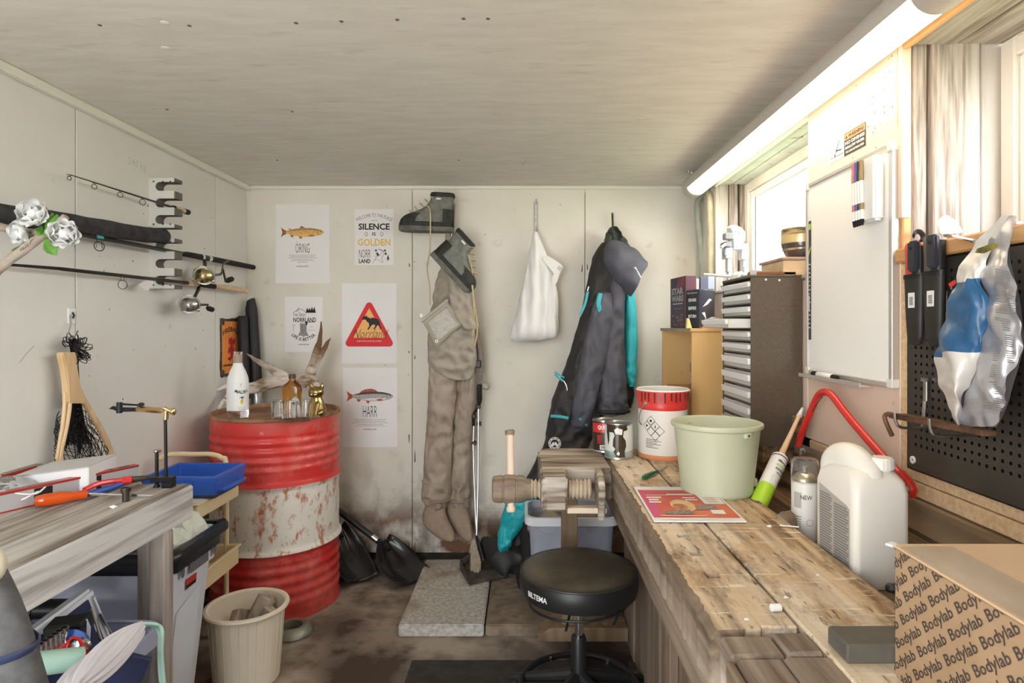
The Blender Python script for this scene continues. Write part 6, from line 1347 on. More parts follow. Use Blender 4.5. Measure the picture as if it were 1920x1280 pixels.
# end vice in grey wood: two boards and a cap block
bar('end_plank', (FX0 + .014, -.4, BZ - .09), (.385, YN - .075, BZ - .006), M_bw2, .005, .003, seed=4)
bar('end_plank', (.3875, -.4, BZ - .09), (FX1 + .014, YN - .075, BZ - .003), M_bw2, .005, .003, seed=5)
bar('end_cap', (FX0 + .010, YN - .073, BZ - .09), (.395, YN - .012, BZ - .004), M_bw2, .005, .003, seed=6)
bar('end_cap', (.397, YN - .073, BZ - .09), (FX1 + .002, YN - .008, BZ - .001), M_bw2, .005, .003, seed=7)
bar('end_edge', (FX0 + .0, -.4, BZ - .12), (FX0 + .0135, YN - .075, BZ - .014), M_bside, .003, .004, seed=8)
bar('front_apron', (FX0 + .005, YN - .02, BZ - .175), (FX0 + .05, YE - .0, BZ - .101), M_bside, .004, .003, seed=9)
bar('end_apron', (FX0 + .004, -.4, BZ - .20), (FX0 + .06, YN - .022, BZ - .122), M_bside, .004, .003, seed=10)
# tool tray behind
MB().box((FX2 + .001, -.4, BZ - .075), (.905, 2.40, BZ - .055)).build('tool_tray', M_darkplank, bch, bevel=.002)
MB().box((.885, -.4, BZ - .055), (.915, 2.40, BZ + .005)).jitter(.003, 9).build('tray_back_rail', M_darkplank, bch, bevel=.004)
MB().box((FX1, 2.405, BZ - .06), (.91, 2.476, BZ - .001)).build('end_board', M_bw, bch, bevel=.004)
# cabinet front of upright boards under the top
y = -.4
for k in range(13):
    wd = (.24, .2, .22, .26, .2)[k % 5]
    if y + wd > 2.5: wd = 2.5 - y
    if wd < .03: break
    MB().box((.402 + .006 * (k % 2), y + .003, .02), (.425, y + wd - .003, BZ - .09)).build('cabinet_board', M_bcab, bch, bevel=.003); y += wd
MB().box((.426, 2.46, .02), (.90, 2.49, BZ - .09)).build('end_panel', M_bcab, bch, bevel=.003)
for yy in (.2, 1.6): MB().box((.376, yy, .02), (.401, yy + .07, BZ - .12)).build('front_post', M_bcab, bch, bevel=.003)
MB().box((.43, -.4, .0), (.9, 2.45, .06)).build('plinth', M_blackm, bch, smooth=0)
M_rod = pm('pale_turned_handle', (.66, .52, .40), (.74, .60, .48), scale=12, rough=.5)
vx0, vx1, vy0, vy1 = .048, .138, 2.005, 2.476
mb = MB(); pts = [(vx0 + .012, vy0 + .03), (vx0 + .03, vy0), (vx1, vy0), (vx1, 2.40), (FX0 + .02, 2.40), (FX0 + .02, vy1), (vx0 + .05, vy1), (vx0 + .012, vy1 - .02), (vx0, vy1 - .06), (vx0, vy0 + .10)]
pts = [(vx0 + .005, vy0 + .01), (vx0 + .02, vy0), (vx1, vy0), (vx1, 2.14), (FX0 - .002, 2.14), (FX0 - .002, vy1), (vx0 + .06, vy1), (vx0 + .02, vy1 - .015), (vx0, vy1 - .05)]
mb.prism(pts, BZ - .115, BZ - .001); mb.jitter(.004, 14); mb.build('vise_arm', M_bw3, bch, bevel=.006, seg=2)
MB().box((vx1 + .001, 2.03, BZ - .128), (.27, 2.07, BZ - .110)).build('vise_guide', M_rod, bch, bevel=.002)
# wooden screw along x
SY, SZ2 = 2.075, BZ - .058; M_scr = wood('old_turned_wood', (.12, .08, .055), (.36, .27, .20), 'x', grain=30, bump=.4, rough=.55)
def thread(x0, x1, nm, p=.0135):
    mb = MB(); prof = []; n = int((x1 - x0) / p)
    for i in range(n): prof += [(.025, i * p), (.0335, i * p + p * .4), (.0335, i * p + p * .55)]
    prof += [(.025, n * p)]; mb.lathe([(0, 0)] + prof + [(0, n * p)], 28, M=dirM((x0, SY, SZ2), (1, 0, 0))); return mb.build(nm, pm('pale_screw_thread', (.46, .37, .27), (.60, .51, .40), scale=30, rough=.7), bch, smooth=20)
thread(vx1 - .01, .234, 'vise_screw'); thread(.015, vx0 + .02, 'vise_screw')
HX = -.112
mb = MB(dirM((HX, SY, SZ2), (1, 0, 0))); mb.lathe([(0, 0), (.036, 0), (.043, .006), (.045, .02), (.046, .034), (.0435, .036), (.0435, .040), (.047, .042), (.049, .06), (.047, .078), (.0435, .080), (.0435, .084), (.046, .086), (.044, .104), (.036, .114), (.034, .13), (0, .13)], 36); mb.build('screw_head', M_scr, bch, smooth=40)
hx = HX + .062
MB().tube([(hx + .003, SY - .022, SZ2 - .058), (hx - .004, SY + .06, SZ2 + .18)], .0125, 16).build('tommy_bar', M_rod, bch)
MB().tube([(hx - .004, SY + .058, SZ2 + .172), (hx - .004, SY + .059, SZ2 + .176), (hx - .004, SY + .062, SZ2 + .186), (hx - .0045, SY + .063, SZ2 + .19)], [.014, .017, .017, .012], 16).build('bar_knob', M_scr, bch)
MB(dirM((hx + .003, SY - .021, SZ2 - .054), (0, -.33, -.94))).lathe([(0, 0), (.0155, 0), (.0165, .010), (.013, .018), (0, .018)], 16).build('bar_knob', M_rod, bch)
# pointed jaw plate
mb = MB(frame((.240, 2.0, 0), (0, 1, 0), (0, 0, 1), (1, 0, 0))); mb.prism([(0, BZ - .06), (.0, BZ - .03), (.06, BZ + .004), (.13, BZ + .004), (.13, BZ - .10), (.02, BZ - .15)], 0, .022); mb.build('jaw_plate', M_bw3, bch, bevel=.004)
# post and sled foot under the vise arm
MB().box((.142, 2.40, .06), (.205, 2.45, BZ - .116)).build('post', M_bleg, bch, bevel=.003)
mb = MB(frame((0, 2.47, 0), (1, 0, 0), (0, 0, 1), (0, -1, 0))); mb.prism([(.05, .051), (.05, .075), (.10, .105), (.40, .105), (.40, .051)], .0, .10); mb.build('sled_foot', M_bleg, bch, bevel=.004)
# ------------------------------------------------------------------ things on the bench
# paint tins
M_tin = pm('tin_metal', (.55, .55, .54), rough=.3, metal=1)
def tin(c, r, h, lab, name='paint_tin'):
    t = thing(name, lab, 'tin', c, 'paint tins on the bench')
    MB(T(*c)).lathe([(r - .001, 0), (r + .0015, .001), (r + .0015, .004), (r, .006), (r, h - .006), (r + .0018, h - .004), (r + .0018, h), (r - .004, h), (r - .006, h - .004), (r - .012, h - .004), (0, h - .004)], 40).build('tin_body', M_tin, t, smooth=40)
    return t
def wrapped(t, c, r, z0, z1, a0, a1, mat, nm, off=.0006):
    MB(T(*c)).lathe([(r + off, z0), (r + off, z1)], max(6, int((a1 - a0) * 8)), cap=False, a0=a0, a1=a1).build(nm, mat, t, smooth=60, recalc=False)
def facing(c): return math.atan2(-c.y, -c.x)
c = Vector((P(1125, 0, 2.41).x, 2.41, BZ)); r = .032; r = .042; c = Vector((P(1130, 0, 2.43).x + .008, 2.43, BZ)); t = tin(c, .047, .125, 'small dark paint tin with a red label band, half behind the streaked tin')
wrapped(t, c, .047, .008, .118, 0, 2 * PI, pm('dark_tin_label', (.03, .022, .02), rough=.4), 'label'); fa = facing(c); wrapped(t, c, .047, .078, .114, fa - 1.2, fa + 1.4, M_red, 'red_band', .001); wrapped(t, c, .047, .012, .03, fa - .4, fa + .45, M_paper, 'barcode_panel', .001)
mb = MB(XZ, M_white); mb.text('QUICK', 0, .088, w=.05, h=.018, z=.0016, bold=.04); wrap(mb, c, .047, fa - .05).build('lettering', None, t, smooth=0)
mb = MB(XZ, M_ink)
for k in range(14): mb.rect(-.014 + k * .0022, .016, -.014 + k * .0022 + (.0008, .0014)[k % 2], .027, .0016)
wrap(mb, c, .047, fa).build('barcode', None, t, smooth=0, kind='stuff')
mb = MB(XZ, M_red)
for k in range(5): mb.rect(-.030, .036 + k * .007, -.012, .040 + k * .007, .0016)
for a in range(2): mb.stroke([(.010 + .008 * math.cos(q * .6), .048 + .018 * a + .008 * math.sin(q * .6)) for q in range(12)], .001, .0016)
wrap(mb, c, .047, fa).build('label_print', None, t, smooth=0, kind='stuff')
c = Vector((P(1160, 0, 2.31).x, 2.31, BZ)); R = .052; t = tin(c, R, .132, 'white paint tin covered in thick dark brown paint runs'); fa = facing(c)
wrapped(t, c, R, .008, .124, 0, 2 * PI, pm('white_tin_label', (.74, .73, .68), (.62, .66, .62), scale=20, rough=.5), 'label'); wrapped(t, c, R, .008, .03, 0, 2 * PI, pm('green_tin_band', (.10, .22, .22), (.45, .50, .46), scale=25, rough=.5), 'green_band', .0009)
M_run = pm('dark_brown_paint', (.045, .030, .018), (.065, .045, .03), scale=12, rough=.25); mb = MB(XZ, M_run)
mb.poly([(-.05, .126), (.03, .126), (.034, .11), (.018, .105), (.016, .085), (.026, .07), (.028, .05), (.022, .03), (.024, .01), (-.008, .008), (-.018, .03), (-.012, .04), (-.022, .05), (-.02, .075), (-.014, .09), (-.020, .10), (-.036, .10), (-.036, .07), (-.042, .05), (-.046, .08), (-.05, .1)], .0016)
mb.use(M_paper); mb.poly([(-.012, .095), (.012, .092), (.014, .112), (-.006, .118), (-.016, .11)], .0022); mb.poly([(-.008, .02), (.002, .016), (.004, .026), (-.002, .032)], .0022)
wrap(mb, c, R, fa).build('paint_run', None, t, smooth=0)
# tall red, white and orange paint pail
c = Vector((P(1243, 0, 2.33).x, 2.33, BZ)); R = .093; t = thing('paint_pail', 'tall metal paint pail with red top and white hazard label', 'pail', c); fa = facing(c); h = .252
MB(T(*c)).lathe([(0, .003), (R - .002, 0), (R, .003), (R, .018)], 48, cap=False).build('orange_base', pm('orange_tin_paint', (.72, .30, .14), rough=.4), t)
MB(T(*c)).lathe([(R, .018), (R, .182)], 48, cap=False).build('pail_wall', pm('cream_pail_label', (.78, .74, .70), (.74, .69, .64), scale=6, rough=.5), t, smooth=60)
MB(T(*c)).lathe([(R, .182), (R + .001, .184), (R + .001, .20), (R, .205), (R + .007, .235), (R + .008, h), (R + .004, h + .003), (R - .001, h), (R - .003, .02), (0, .018)], 48, cap=False).build('red_top_band', pm('red_tin_paint', (.66, .035, .03), (.72, .06, .05), scale=9, rough=.35), t, smooth=40)
MB(T(*c)).lathe([(R + .0016, h - .004), (R + .0086, h), (R + .0046, h + .005), (R - .002, h + .002), (R - .004, .12)], 48, cap=False).build('white_paint_rim', M_white, t, smooth=50)
mb = MB(XZ, M_run); rr = random.Random(6)
for k in range(12):
    x = -.10 + k * .018 + rr.uniform(-.004, .004); l = rr.uniform(.008, .03); mb.poly([(x - .003, .012), (x + .003, .012), (x + .0018, -l), (x - .0018, -l)], .0095 + .0)
mb.M = Matrix.Identity(4); cc = c + Vector((0, 0, .236)); wrap(mb, cc, R, fa + .2).build('paint_drip', None, t, smooth=0, kind='stuff')
mb = MB(XZ, M_ink)
def dia(x, y, s): mb.stroke([(x, y + s), (x + s, y), (x, y - s), (x - s, y), (x, y + s)], .0016, .001)
for x, y in ((-.045, .145), (-.028, .125), (-.062, .125), (-.045, .105), (-.028, .09 + .0), (-.011, .108)): dia(x, y, .0165)
mb.disc(-.045, .144, .005, .001, 8); mb.poly([(-.031, .119), (-.025, .119), (-.028, .133)], .001); mb.disc(-.062, .125, .0045, .001, 8)
for k in range(6): mb.rect(-.066, .075 - k * .006, -.066 + (.05, .06, .045, .058, .03, .05)[k], .0768 - k * .006, .001)
wrap(mb, c, R, fa).build('hazard_print', None, t, smooth=0, kind='stuff')
MB(dirM(c + Vector((R * math.cos(fa - .75), R * math.sin(fa - .75), .205)), (math.cos(fa - .75), math.sin(fa - .75), 0))).lathe([(.009, -.002), (.009, .003), (.004, .006), (0, .006)], 14).build('bail_ear', M_chrome, t)
q = c + Vector((R * math.cos(fa - .75), R * math.sin(fa - .75), .205)); MB().tube(smoothpath([q + Vector((-.003, -.004, 0)), q + Vector((-.022, -.012, -.03)), q + Vector((-.026, -.012, -.06)), q + Vector((-.016, -.008, -.078))], 14), .0022, 6).build('wire_bail', M_steel, t)
# pale green bucket
c = Vector((.572, 1.835, BZ)); M_gb = pm('pale_green_bucket_plastic', (.50, .53, .38), (.56, .585, .44), scale=5, rough=.42, c3=(.62, .63, .52), s3=9, lo3=.6, hi3=.78)
t = thing('bucket', 'pale green plastic bucket standing on the workbench', 'bucket', c)
MB(T(*c)).lathe([(0, .004), (.096, .004), (.100, 0), (.103, .004), (.106, .012), (.104, .018), (.124, .192), (.131, .195), (.1335, .201), (.132, .207), (.127, .209), (.1225, .203), (.102, .012), (0, .010)], 60, cap=False).build('bucket_body', M_gb, t, smooth=40)
fa = facing(c); a = fa + .95
for aa in (fa + .72, fa + .72 + PI):
    MB(T(*c) @ Rz(aa)).box((.120, -.013, .176), (.132, .013, .194)).build('handle_ear', M_gb, t, bevel=.004)
    MB(T(*c) @ Rz(aa)).cyl((.1325, 0, .186), (.1318, 0, .186), .0035, 10).build('ear_hole', M_blackm, t)
# green screwdriver
a, b, e = ZP(1206, 895, BZ + .009), ZP(1232, 884, BZ + .009), ZP(1252, 872, BZ + .006)
t = thing('screwdriver', 'small screwdriver with clear green handle beside the bucket', 'screwdriver', a); d = (b - a).normalized(); L = (b - a).length
MB().tube([a, a + d * L * .15, a + d * L * .7, a + d * L * .85, b], [.006, .009, .009, .006, .0075], 8).build('handle', pm('green_acetate', (.01, .17, .07), rough=.15, trans=.3, coat=.5), t, smooth=50); MB().tube([b, e], .0022, 8).build('shank', M_chrome, t)
# magazine
pa, pb, pc, pd = [ZP(*q, BZ) for q in ((1187, 916), (1336, 916), (1396, 982), (1228, 980))]
mz = thing('magazine', 'red and white magazine with a photograph cover lying on the bench', 'magazine', (pa + pc) / 2)
W = ((pb - pa).length + (pc - pd).length) / 2; Hh = ((pd - pa).length + (pc - pb).length) / 2
X = ((pb - pa).normalized() + (pc - pd).normalized()).normalized(); Yv = Vector((0, 0, 1)).cross(X); o_ = (pa + pb + pc + pd) / 4 - X * W / 2 - Yv * Hh / 2; o_.z = BZ
Mm = frame(o_ + Vector((0, 0, .003)), X, Yv, (0, 0, 1))
mb = MB(Mm); mb.prism([(0, 0), (W, 0), (W, Hh), (0, Hh)], -.001, .003); mb.build('pages', M_paper, mz, bevel=.001)
M_mr = pm('cover_red', (.55, .05, .045), (.72, .16, .06), scale=7, rough=.4); Mm = Mm @ T(0, 0, .0034)
MB(Mm, M_mr).rect(W * .02, Hh * .08, W * .97, Hh * .88).build('cover_field', None, mz, smooth=0)
MB(Mm, pm('cover_magenta', (.60, .06, .25), (.60, .08, .12), scale=9, rough=.4)).poly([(W * .02, Hh * .10), (W * .12, Hh * .10), (W * .18, Hh * .88), (W * .02, Hh * .88)], .0003).build('cover_tint', None, mz, smooth=0)
MB(Mm, M_paper).poly([(W * .72, Hh * .45), (W * .96, Hh * .45), (W * .96, Hh * .88), (W * .70, Hh * .88)], .0004).build('side_panel', None, mz, smooth=0)
MB(Mm, pm('title_pink', (.70, .08, .14), rough=.4)).text('POWERAGE', W * .40, Hh * .77, w=W * .5, h=Hh * .09, bold=.03, z=.0006).build('lettering', None, mz, smooth=0)
mb = MB(Mm, M_paper)
for k, (x0, y0, x1, y1) in enumerate(((.08, .70, .34, .715), (.34, .71, .66, .75), (.07, .615, .25, .655), (.08, .545, .20, .585), (.07, .475, .21, .515), (.5, .61, .66, .64), (.52, .55, .67, .58), (.1, .12, .62, .135), (.7, .17, .85, .28), (.1, .02, .9, .06))): mb.poly([(x0 * W, y0 * Hh), (x1 * W, y0 * Hh), ((x1 + .01) * W, y1 * Hh), ((x0 + .01) * W, y1 * Hh)], .0007)
mb.build('print_block', None, mz, smooth=0, kind='stuff')
mb = MB(Mm, pm('cover_face', (.80, .62, .36), (.72, .42, .20), scale=60, rough=.5)); mb.disc(W * .44, Hh * .40, W * .14, .0008, 24, ry=Hh * .17); mb.use(pm('cover_shadow', (.42, .10, .05), (.62, .3, .15), scale=80, rough=.5)); mb.disc(W * .40, Hh * .36, W * .085, .0011, 20, ry=Hh * .085)
mb.use(pm('cover_grey', (.14, .11, .10), (.40, .34, .30), scale=120, rough=.5)); mb.poly([(W * .56, Hh * .27), (W * .82, Hh * .30), (W * .80, Hh * .43), (W * .57, Hh * .38)], .0012); mb.poly([(W * .16, Hh * .16), (W * .50, Hh * .16), (W * .48, Hh * .28), (W * .18, Hh * .24)], .0012)
mb.build('cover_picture', None, mz, smooth=0)
mb = MB(Mm, M_mr)
for k in range(5): mb.rect(W * .76, Hh * (.50 + .06 * k), W * .90, Hh * (.515 + .06 * k), .0007)
mb.build('panel_print', None, mz, smooth=0, kind='stuff')
# small bits on the bench top
p = ZP(1455, 1139, BZ + .007); t = MB(); t.tube([p - Vector((.009, 0, 0)), p + Vector((.009, .002, 0))], .0065, 14); t.build('white_bead', M_white, label='small white plastic cap lying near the broken plank edge', cat='cap', bevel=.001)
for k, (px, py, r_, lab) in enumerate(((1474, 1122, .004, 'white paint chip nearest the small white cap'), (1442, 988, .005, 'white chip on the bench between magazine and jug'), (1533, 1079, .003, 'tiny white chip on the plank before the white jug'), (1400, 1162, .003, 'tiny white chip by the broken plank end'))):
    p = ZP(px, py, BZ); mb = MB(T(*p)); blob(mb, (0, 0, r_ * .5), r_ * 1.3, r_, r_ * .5, 8, 5); mb.jitter(r_ * .5, 300); mb.build('paint_chip', M_white, label=lab, cat='chip', group='white chips on the bench', smooth=0)
p = ZP(1462, 988, BZ); q = ZP(1498, 991, BZ); mb = MB(); mb.tube([p + Vector((0, 0, .003)), q + Vector((0, 0, .003))], .003, 8); mb.build('nail', M_steel, label='grey nail lying on the bench near the spray can', cat='nail')
p = ZP(1345, 905, BZ + .002); mb = MB(); mb.tube([p, p + Vector((.03, -.012, 0)), p + Vector((.045, -.02, .001))], .0018, 6); mb.build('wire_bit', M_blackm, label='short black wire bit on the bench behind the magazine', cat='wire')
# sealant cartridge leaning in the tray
M_lime = pm('lime_label', (.42, .68, .04), rough=.4)
a = Vector((.655, 1.70, BZ - .03)); a = P(1418, 918, 1.74); a.z = BZ - .052 + .026; tip = P(1505, 765, 1.98); d = (tip - a).normalized()
t = thing('sealant_tube', 'white and lime sealant cartridge with long nozzle leaning in the tray', 'cartridge', Vector((a.x, a.y, BZ - .055)))
Lc = .205; B_ = a; r_ = .0245; top = B_ + d * Lc
MB().tube([B_, B_ + d * .004, top - d * .004, top], [r_ * .96, r_, r_, r_ * .93], 28).build('cartridge', M_white, t, smooth=50)
MB().tube([B_ + d * .012, B_ + d * .085], r_ + .0006, 28, cap=False).build('lime_band', M_lime, t, smooth=60)
MB().tube([top - d * .012, top - d * .009], r_ + .0007, 28, cap=False).build('dark_line', M_ink, t, smooth=60)
MB().tube([top, top + d * .008, top + d * .012, top + d * .085, tip - d * .035], [.012, .012, .010, .0075, .006], 14).build('nozzle', pm('beige_nozzle', (.72, .50, .32), rough=.5), t)
MB().tube([tip - d * .037, tip - d * .033, tip], [.009, .008, .0045], 12).build('nozzle_cap', M_white, t)
sx = d.cross(Vector((0, -1, 0))).normalized() * 1.; nn = sx.cross(d).normalized(); nn = nn if nn.y < 0 else -nn; sx = d.cross(nn)
def cyl_art(mb, R): # art in x (across), z (up the tube) bent on the tube
    return mb.warp(lambda p: B_ + d * p.z + (sx * math.sin(p.x / R) + nn * math.cos(p.x / R)) * (R + .0012))
for s_, z_, w_, h_, mt_ in (('illbruck', .170, .036, .008, M_ink), ('MULTI SPEED', .155, .036, .006, M_lime), ('ADHESIVE', .140, .034, .008, M_ink), ('SP050', .128, .018, .005, M_ink)):
    cyl_art(MB(XZ, mt_).text(s_, 0.004, z_, w=w_, h=h_, bold=.03), r_).build('lettering', None, t, smooth=0)
mb = MB(XZ, M_pg)
for k in range(4): mb.rect(-.012, .092 + k * .007, .014 - .004 * (k % 2), .0935 + k * .007)
cyl_art(mb, r_).build('small_print', None, t, smooth=0, kind='stuff')
# white clip tag and lime cap near its foot
p = ZP(1415, 915, BZ + .0); mb = MB(frame(p + Vector((-.02, .02, .016)), (.95, -.3, 0), (.1, .32, .94), (.28, .9, -.33))); mb.prism([(-.03, -.014), (.03, -.014), (.034, -.006), (.034, .008), (.028, .014), (-.03, .014), (-.034, .008), (-.034, -.006)], 0, .004); mb.use(M_blackm); o = mb.build('clip_tag', M_white, label='flat white plastic clip tag lying at the foot of the sealant', cat='tag', bevel=.001)
p = ZP(1427, 934, BZ - .04); mb = MB(dirM(p + Vector((.0, 0, .014)), (-.5, -.6, .5))); mb.lathe([(0, -.008), (.012, -.008), (.014, 0), (.012, .006), (0, .009)], 18); mb.build('lime_cap', M_lime, label='round lime green cap lying at the back edge of the bench', cat='cap')
# spray can
c = Vector((.722, 1.585, BZ - .055)); t = thing('spray_can', 'white aerosol spray can with clear cap beside the white jug', 'spray can', c); fa = facing(c); R = .0325
MB(T(*c)).lathe([(0, .003), (R - .002, 0), (R, .003), (R, .145), (.0305, .15)], 36, cap=False).build('can_body', pm('can_white', (.80, .79, .75), (.74, .73, .68), scale=8, rough=.4), t, smooth=50)
MB(T(*c)).lathe([(.0305, .15), (.031, .153), (.026, .163), (.017, .170), (.012, .171), (0, .171)], 36, cap=False).build('can_shoulder', pm('pale_gold_metal', (.62, .55, .40), rough=.3, metal=1), t, smooth=50)
MB(T(*c)).lathe([(.006, .170), (.007, .185), (.005, .187), (0, .187)], 16).build('nozzle', M_pg, t)
MB(T(*c)).lathe([(R + .0008, .146), (R + .0008, .20), (R - .002, .206), (R - .006, .207), (0, .207), (0, .2055), (R - .007, .2055), (R - .001, .198), (R - .001, .146)], 36, cap=False).build('clear_cap', pm('clear_cap_plastic', (.95, .95, .95), rough=.06, trans=.96, ior=1.12), t, smooth=40)
mb = MB(XZ, M_ink); mb.text('NEW', .004, .108, w=.028, h=.011, bold=.01, z=.0006); wrap(mb, c, R, fa).build('lettering', None, t, smooth=0)
mb = MB(XZ, M_pg); mb.use(pm('silver_grey_print', (.48, .47, .45), rough=.4)); mb.rect(-.028, .085, -.008, .125, .0006)
mb.use(M_pg)
for k in range(5): mb.rect(-.026, .062 - k * .006, -.008, .064 - k * .006, .0006)
mb.stroke([(.012 + .008 * math.cos(q * .7), .05 + .008 * math.sin(q * .7)) for q in range(10)], .001, .0006); mb.stroke([(-.02, .04), (-.01, .03), (-.02, .02), (-.03, .03), (-.02, .04)], .001, .0006)
wrap(mb, c, R, fa).build('label_print', None, t, smooth=0, kind='stuff')
mb = MB(); c2 = Vector((.66, 1.55, BZ - .05)); mb.loft([ell((c2.x, c2.y, c2.z + z), rx, ry, 18) for z, rx, ry in ((0, .03, .025), (.03, .028, .02), (.06, .022, .014), (.075, .012, .006))]); mb.jitter(.010, 45); mb.build('blister_plastic', pm('clear_blister', (.95, .95, .95), rough=.08, trans=.95, ior=1.12), label='crumpled clear plastic packaging leaning at the foot of the spray can', cat='packaging')
# white jug
M_jug = pm('white_jug_plastic', (.78, .74, .68), (.82, .78, .72), scale=3, rough=.4)
jz = BZ - .055; jc = Vector((.735, 1.345, jz)); t = thing('jug', 'large white plastic canister with ribbed cap and printed side label', 'jug', jc)
Mj = T(*jc) @ Rz(.06); jx, jy = .062, .078
def jr(z, gx, gy, r, n=6): return [Vector(p) for p in rr_ring(z, -jx + gx, jx - gx, -jy + gy, jy - gy, r, n)]
mb = MB(Mj); mb.loft([jr(.0, .006, .006, .016), jr(.006, 0, 0, .018), jr(.20, 0, 0, .018), jr(.222, .003, .004, .022), jr(.240, .012, .018, .03), jr(.250, .026, .038, .03)]); mb.build('jug_body', M_jug, t, smooth=50)
mb = MB(Mj); mb.tube(smoothpath([(-.02, .066, .20), (-.022, .060, .238), (-.018, .034, .256), (-.012, -.004, .256), (-.006, -.034, .238), (-.004, -.05, .215)], 16), [.030, .030, .031, .032, .033, .033, .033, .033, .033, .032, .031, .030, .029, .028, .027, .026], 16, flat=1.0); mb.build('jug_handle', M_jug, t, smooth=180, sub=1)
MB(Mj @ T(.022, -.038, .228)).lathe([(.020, 0), (.0195, .02), (.0, .02)], 24).build('neck', M_jug, t)
mb = MB(Mj @ T(.022, -.038, .246)); n = 40
mb.loft([[((.0245 + .0009 * (k % 2)) * math.cos(2 * PI * k / n), (.0245 + .0009 * (k % 2)) * math.sin(2 * PI * k / n), z) for k in range(n)] for z in (0, .02)]); mb.lathe([(.0225, .02), (.021, .0235), (0, .0235)], 24); mb.build('ribbed_cap', pm('white_cap_plastic', (.80, .77, .72), rough=.4), t, smooth=25)
Mlab = Mj @ frame((-jx - .0006, 0, 0), (0, -1, 0), (0, 0, 1), (-1, 0, 0))
mb = MB(Mlab, pm('grey_jug_label', (.46, .43, .40), rough=.5)); mb.poly([(-.056, .014), (.062, .014), (.062, .165), (.05, .172), (.03, .176), (-.056, .194)], 0); mb.build('side_label', None, t, smooth=0)
mb = MB(Mlab, M_pg)
for k in range(26):
    y = .182 - k * .0058
    for x0, x1 in ((-.052, -.004), (.004, .058)):
        if y < .06 and x0 > 0: continue
        mb.rect(x0, y - .012 * (x0 > 0) - .008, x1 - .006 * (k % 3 == 0), y - .012 * (x0 > 0) - .0045, .0003)
mb.rect(-.054, .014, -.03, .034, .0003); mb.stroke([(.02, .022), (.03, .036), (.04, .022), (.02, .022)], .002, .0003); mb.stroke([(.01, .06), (.02, .07), (.03, .06), (.02, .05), (.01, .06)], .002, .0003); mb.use(pm('recycling_green', (.06, .30, .08), rough=.5)); mb.disc(-.012, .026, .008, .0003, 16)
mb.build('label_print', None, t, smooth=0, kind='stuff')
# dark sanding block
MB().box((.470, .895, BZ), (.585, .955, BZ + .029)).build('rubber_block', pm('dark_grey_rubber', (.10, .090, .075), (.13, .12, .10), scale=20, rough=.75), label='dark grey rectangular rubber block on the bench by the carton', cat='block', bevel=.003)
p = ZP(1667, 1100, BZ + .008); mb = MB(T(p.x + .006, p.y, BZ)); mb.lathe([(0, 0), (.011, 0), (.012, .006), (.009, .012), (0, .014)], 18); mb.build('black_bead', M_black, label='small round black knob on the bench half behind the carton', cat='knob')
# printed carton
M_kraft_shade = pm('kraft_shaded_side', (.38, .245, .14), (.43, .285, .17), scale=14, rough=.8, bump=.1, bscale=90); M_kraft_lit = pm('kraft_lit_top', (.62, .44, .29), (.68, .50, .34), scale=5, rough=.75, stretch=(1, .4, 1))  # shade painted into the carton sides; top kept pale as if lit
kx0, kx1, ky0, ky1, kz = .523, .90, .33, .869, .961
kt = thing('carton', 'brown cardboard carton printed all over with slanted dark lettering', 'box', ((kx0 + kx1) / 2, (ky0 + ky1) / 2, BZ))
MB().box((kx0, ky0, BZ + .001), (kx1, ky1, kz)).build('carton_body', M_kraft_shade, kt, bevel=.002)
MB().loft([[(kx0 - .003, ky0, kz + .001), (kx1, ky0, kz + .001), (kx1, ky1 + .003, kz + .001), (kx0 - .003, ky1 + .003, kz + .001)], [(kx0 - .003, ky0, kz + .004), (kx1, ky0, kz + .004), (kx1, ky1 + .003, kz + .004), (kx0 - .003, ky1 + .003, kz + .004)]]).build('top_flap', M_kraft_lit, kt, bevel=.001)
MB(T(kx0 - .004, ky1 + .002, kz + .003) @ Rz(.5)).box((-.006, -.006, -.001), (.008, .004, .002)).build('torn_corner', M_card, kt)
MB().box((kx0 + .002, ky0, kz + .0045), (kx0 + .075, ky1 - .01, kz + .005)).build('clear_tape', pm('packing_tape', (.70, .60, .48), (.64, .50, .37), scale=7, rough=.15, stretch=(2, .3, 1), alpha=.75), kt, smooth=0)
Mk = frame((kx0 - .0008, ky1, BZ), (0, -1, 0), (0, 0, 1), (-1, 0, 0)); kW, kH = ky1 - ky0, kz - BZ
M_print = pm('carton_print', (.075, .055, .045), rough=.7)
clip = [((.001, 0, 0), (-1, 0, 0)), ((kW - .001, 0, 0), (1, 0, 0)), ((0, .001, 0), (0, -1, 0)), ((0, kH - .001, 0), (0, 1, 0))]
ang = math.radians(41); wl_, hl_ = .070, .0175
for row in range(-22, 12):
    for col in range(-1, 11):
        bx = col * .080 + (row * 37 % 5) * .017; by = row * .0215
        px = bx * math.cos(ang) - by * math.sin(ang); py = bx * math.sin(ang) + by * math.cos(ang)
        if px < -.09 or px > kW + .02 or py < -.05 or py > kH + .03: continue
        mb = MB(mat=M_print); mb.text('Bodylab', 0, 0, w=wl_, h=hl_, bold=.015, align='l', res=2)
        Rm = T(px, py, 0) @ Rz(ang); bm = bmesh.new(); bv = [bm.verts.new(Rm @ v) for v in mb.v]
        for f in mb.f:
            try: bm.faces.new([bv[i] for i in f])
            except ValueError: pass
        for co, no in clip: bmesh.ops.bisect_plane(bm, geom=bm.verts[:] + bm.edges[:] + bm.faces[:], plane_co=co, plane_no=no, clear_outer=True)
        bm.verts.index_update(); vs = [v.co.copy() for v in bm.verts]; fs = [[v.index for v in f.verts] for f in bm.faces]; bm.free()
        if not fs: continue
        mb = MB(Mk, M_print); mb.add(vs, fs); mb.build('lettering', None, kt, smooth=0, recalc=False)
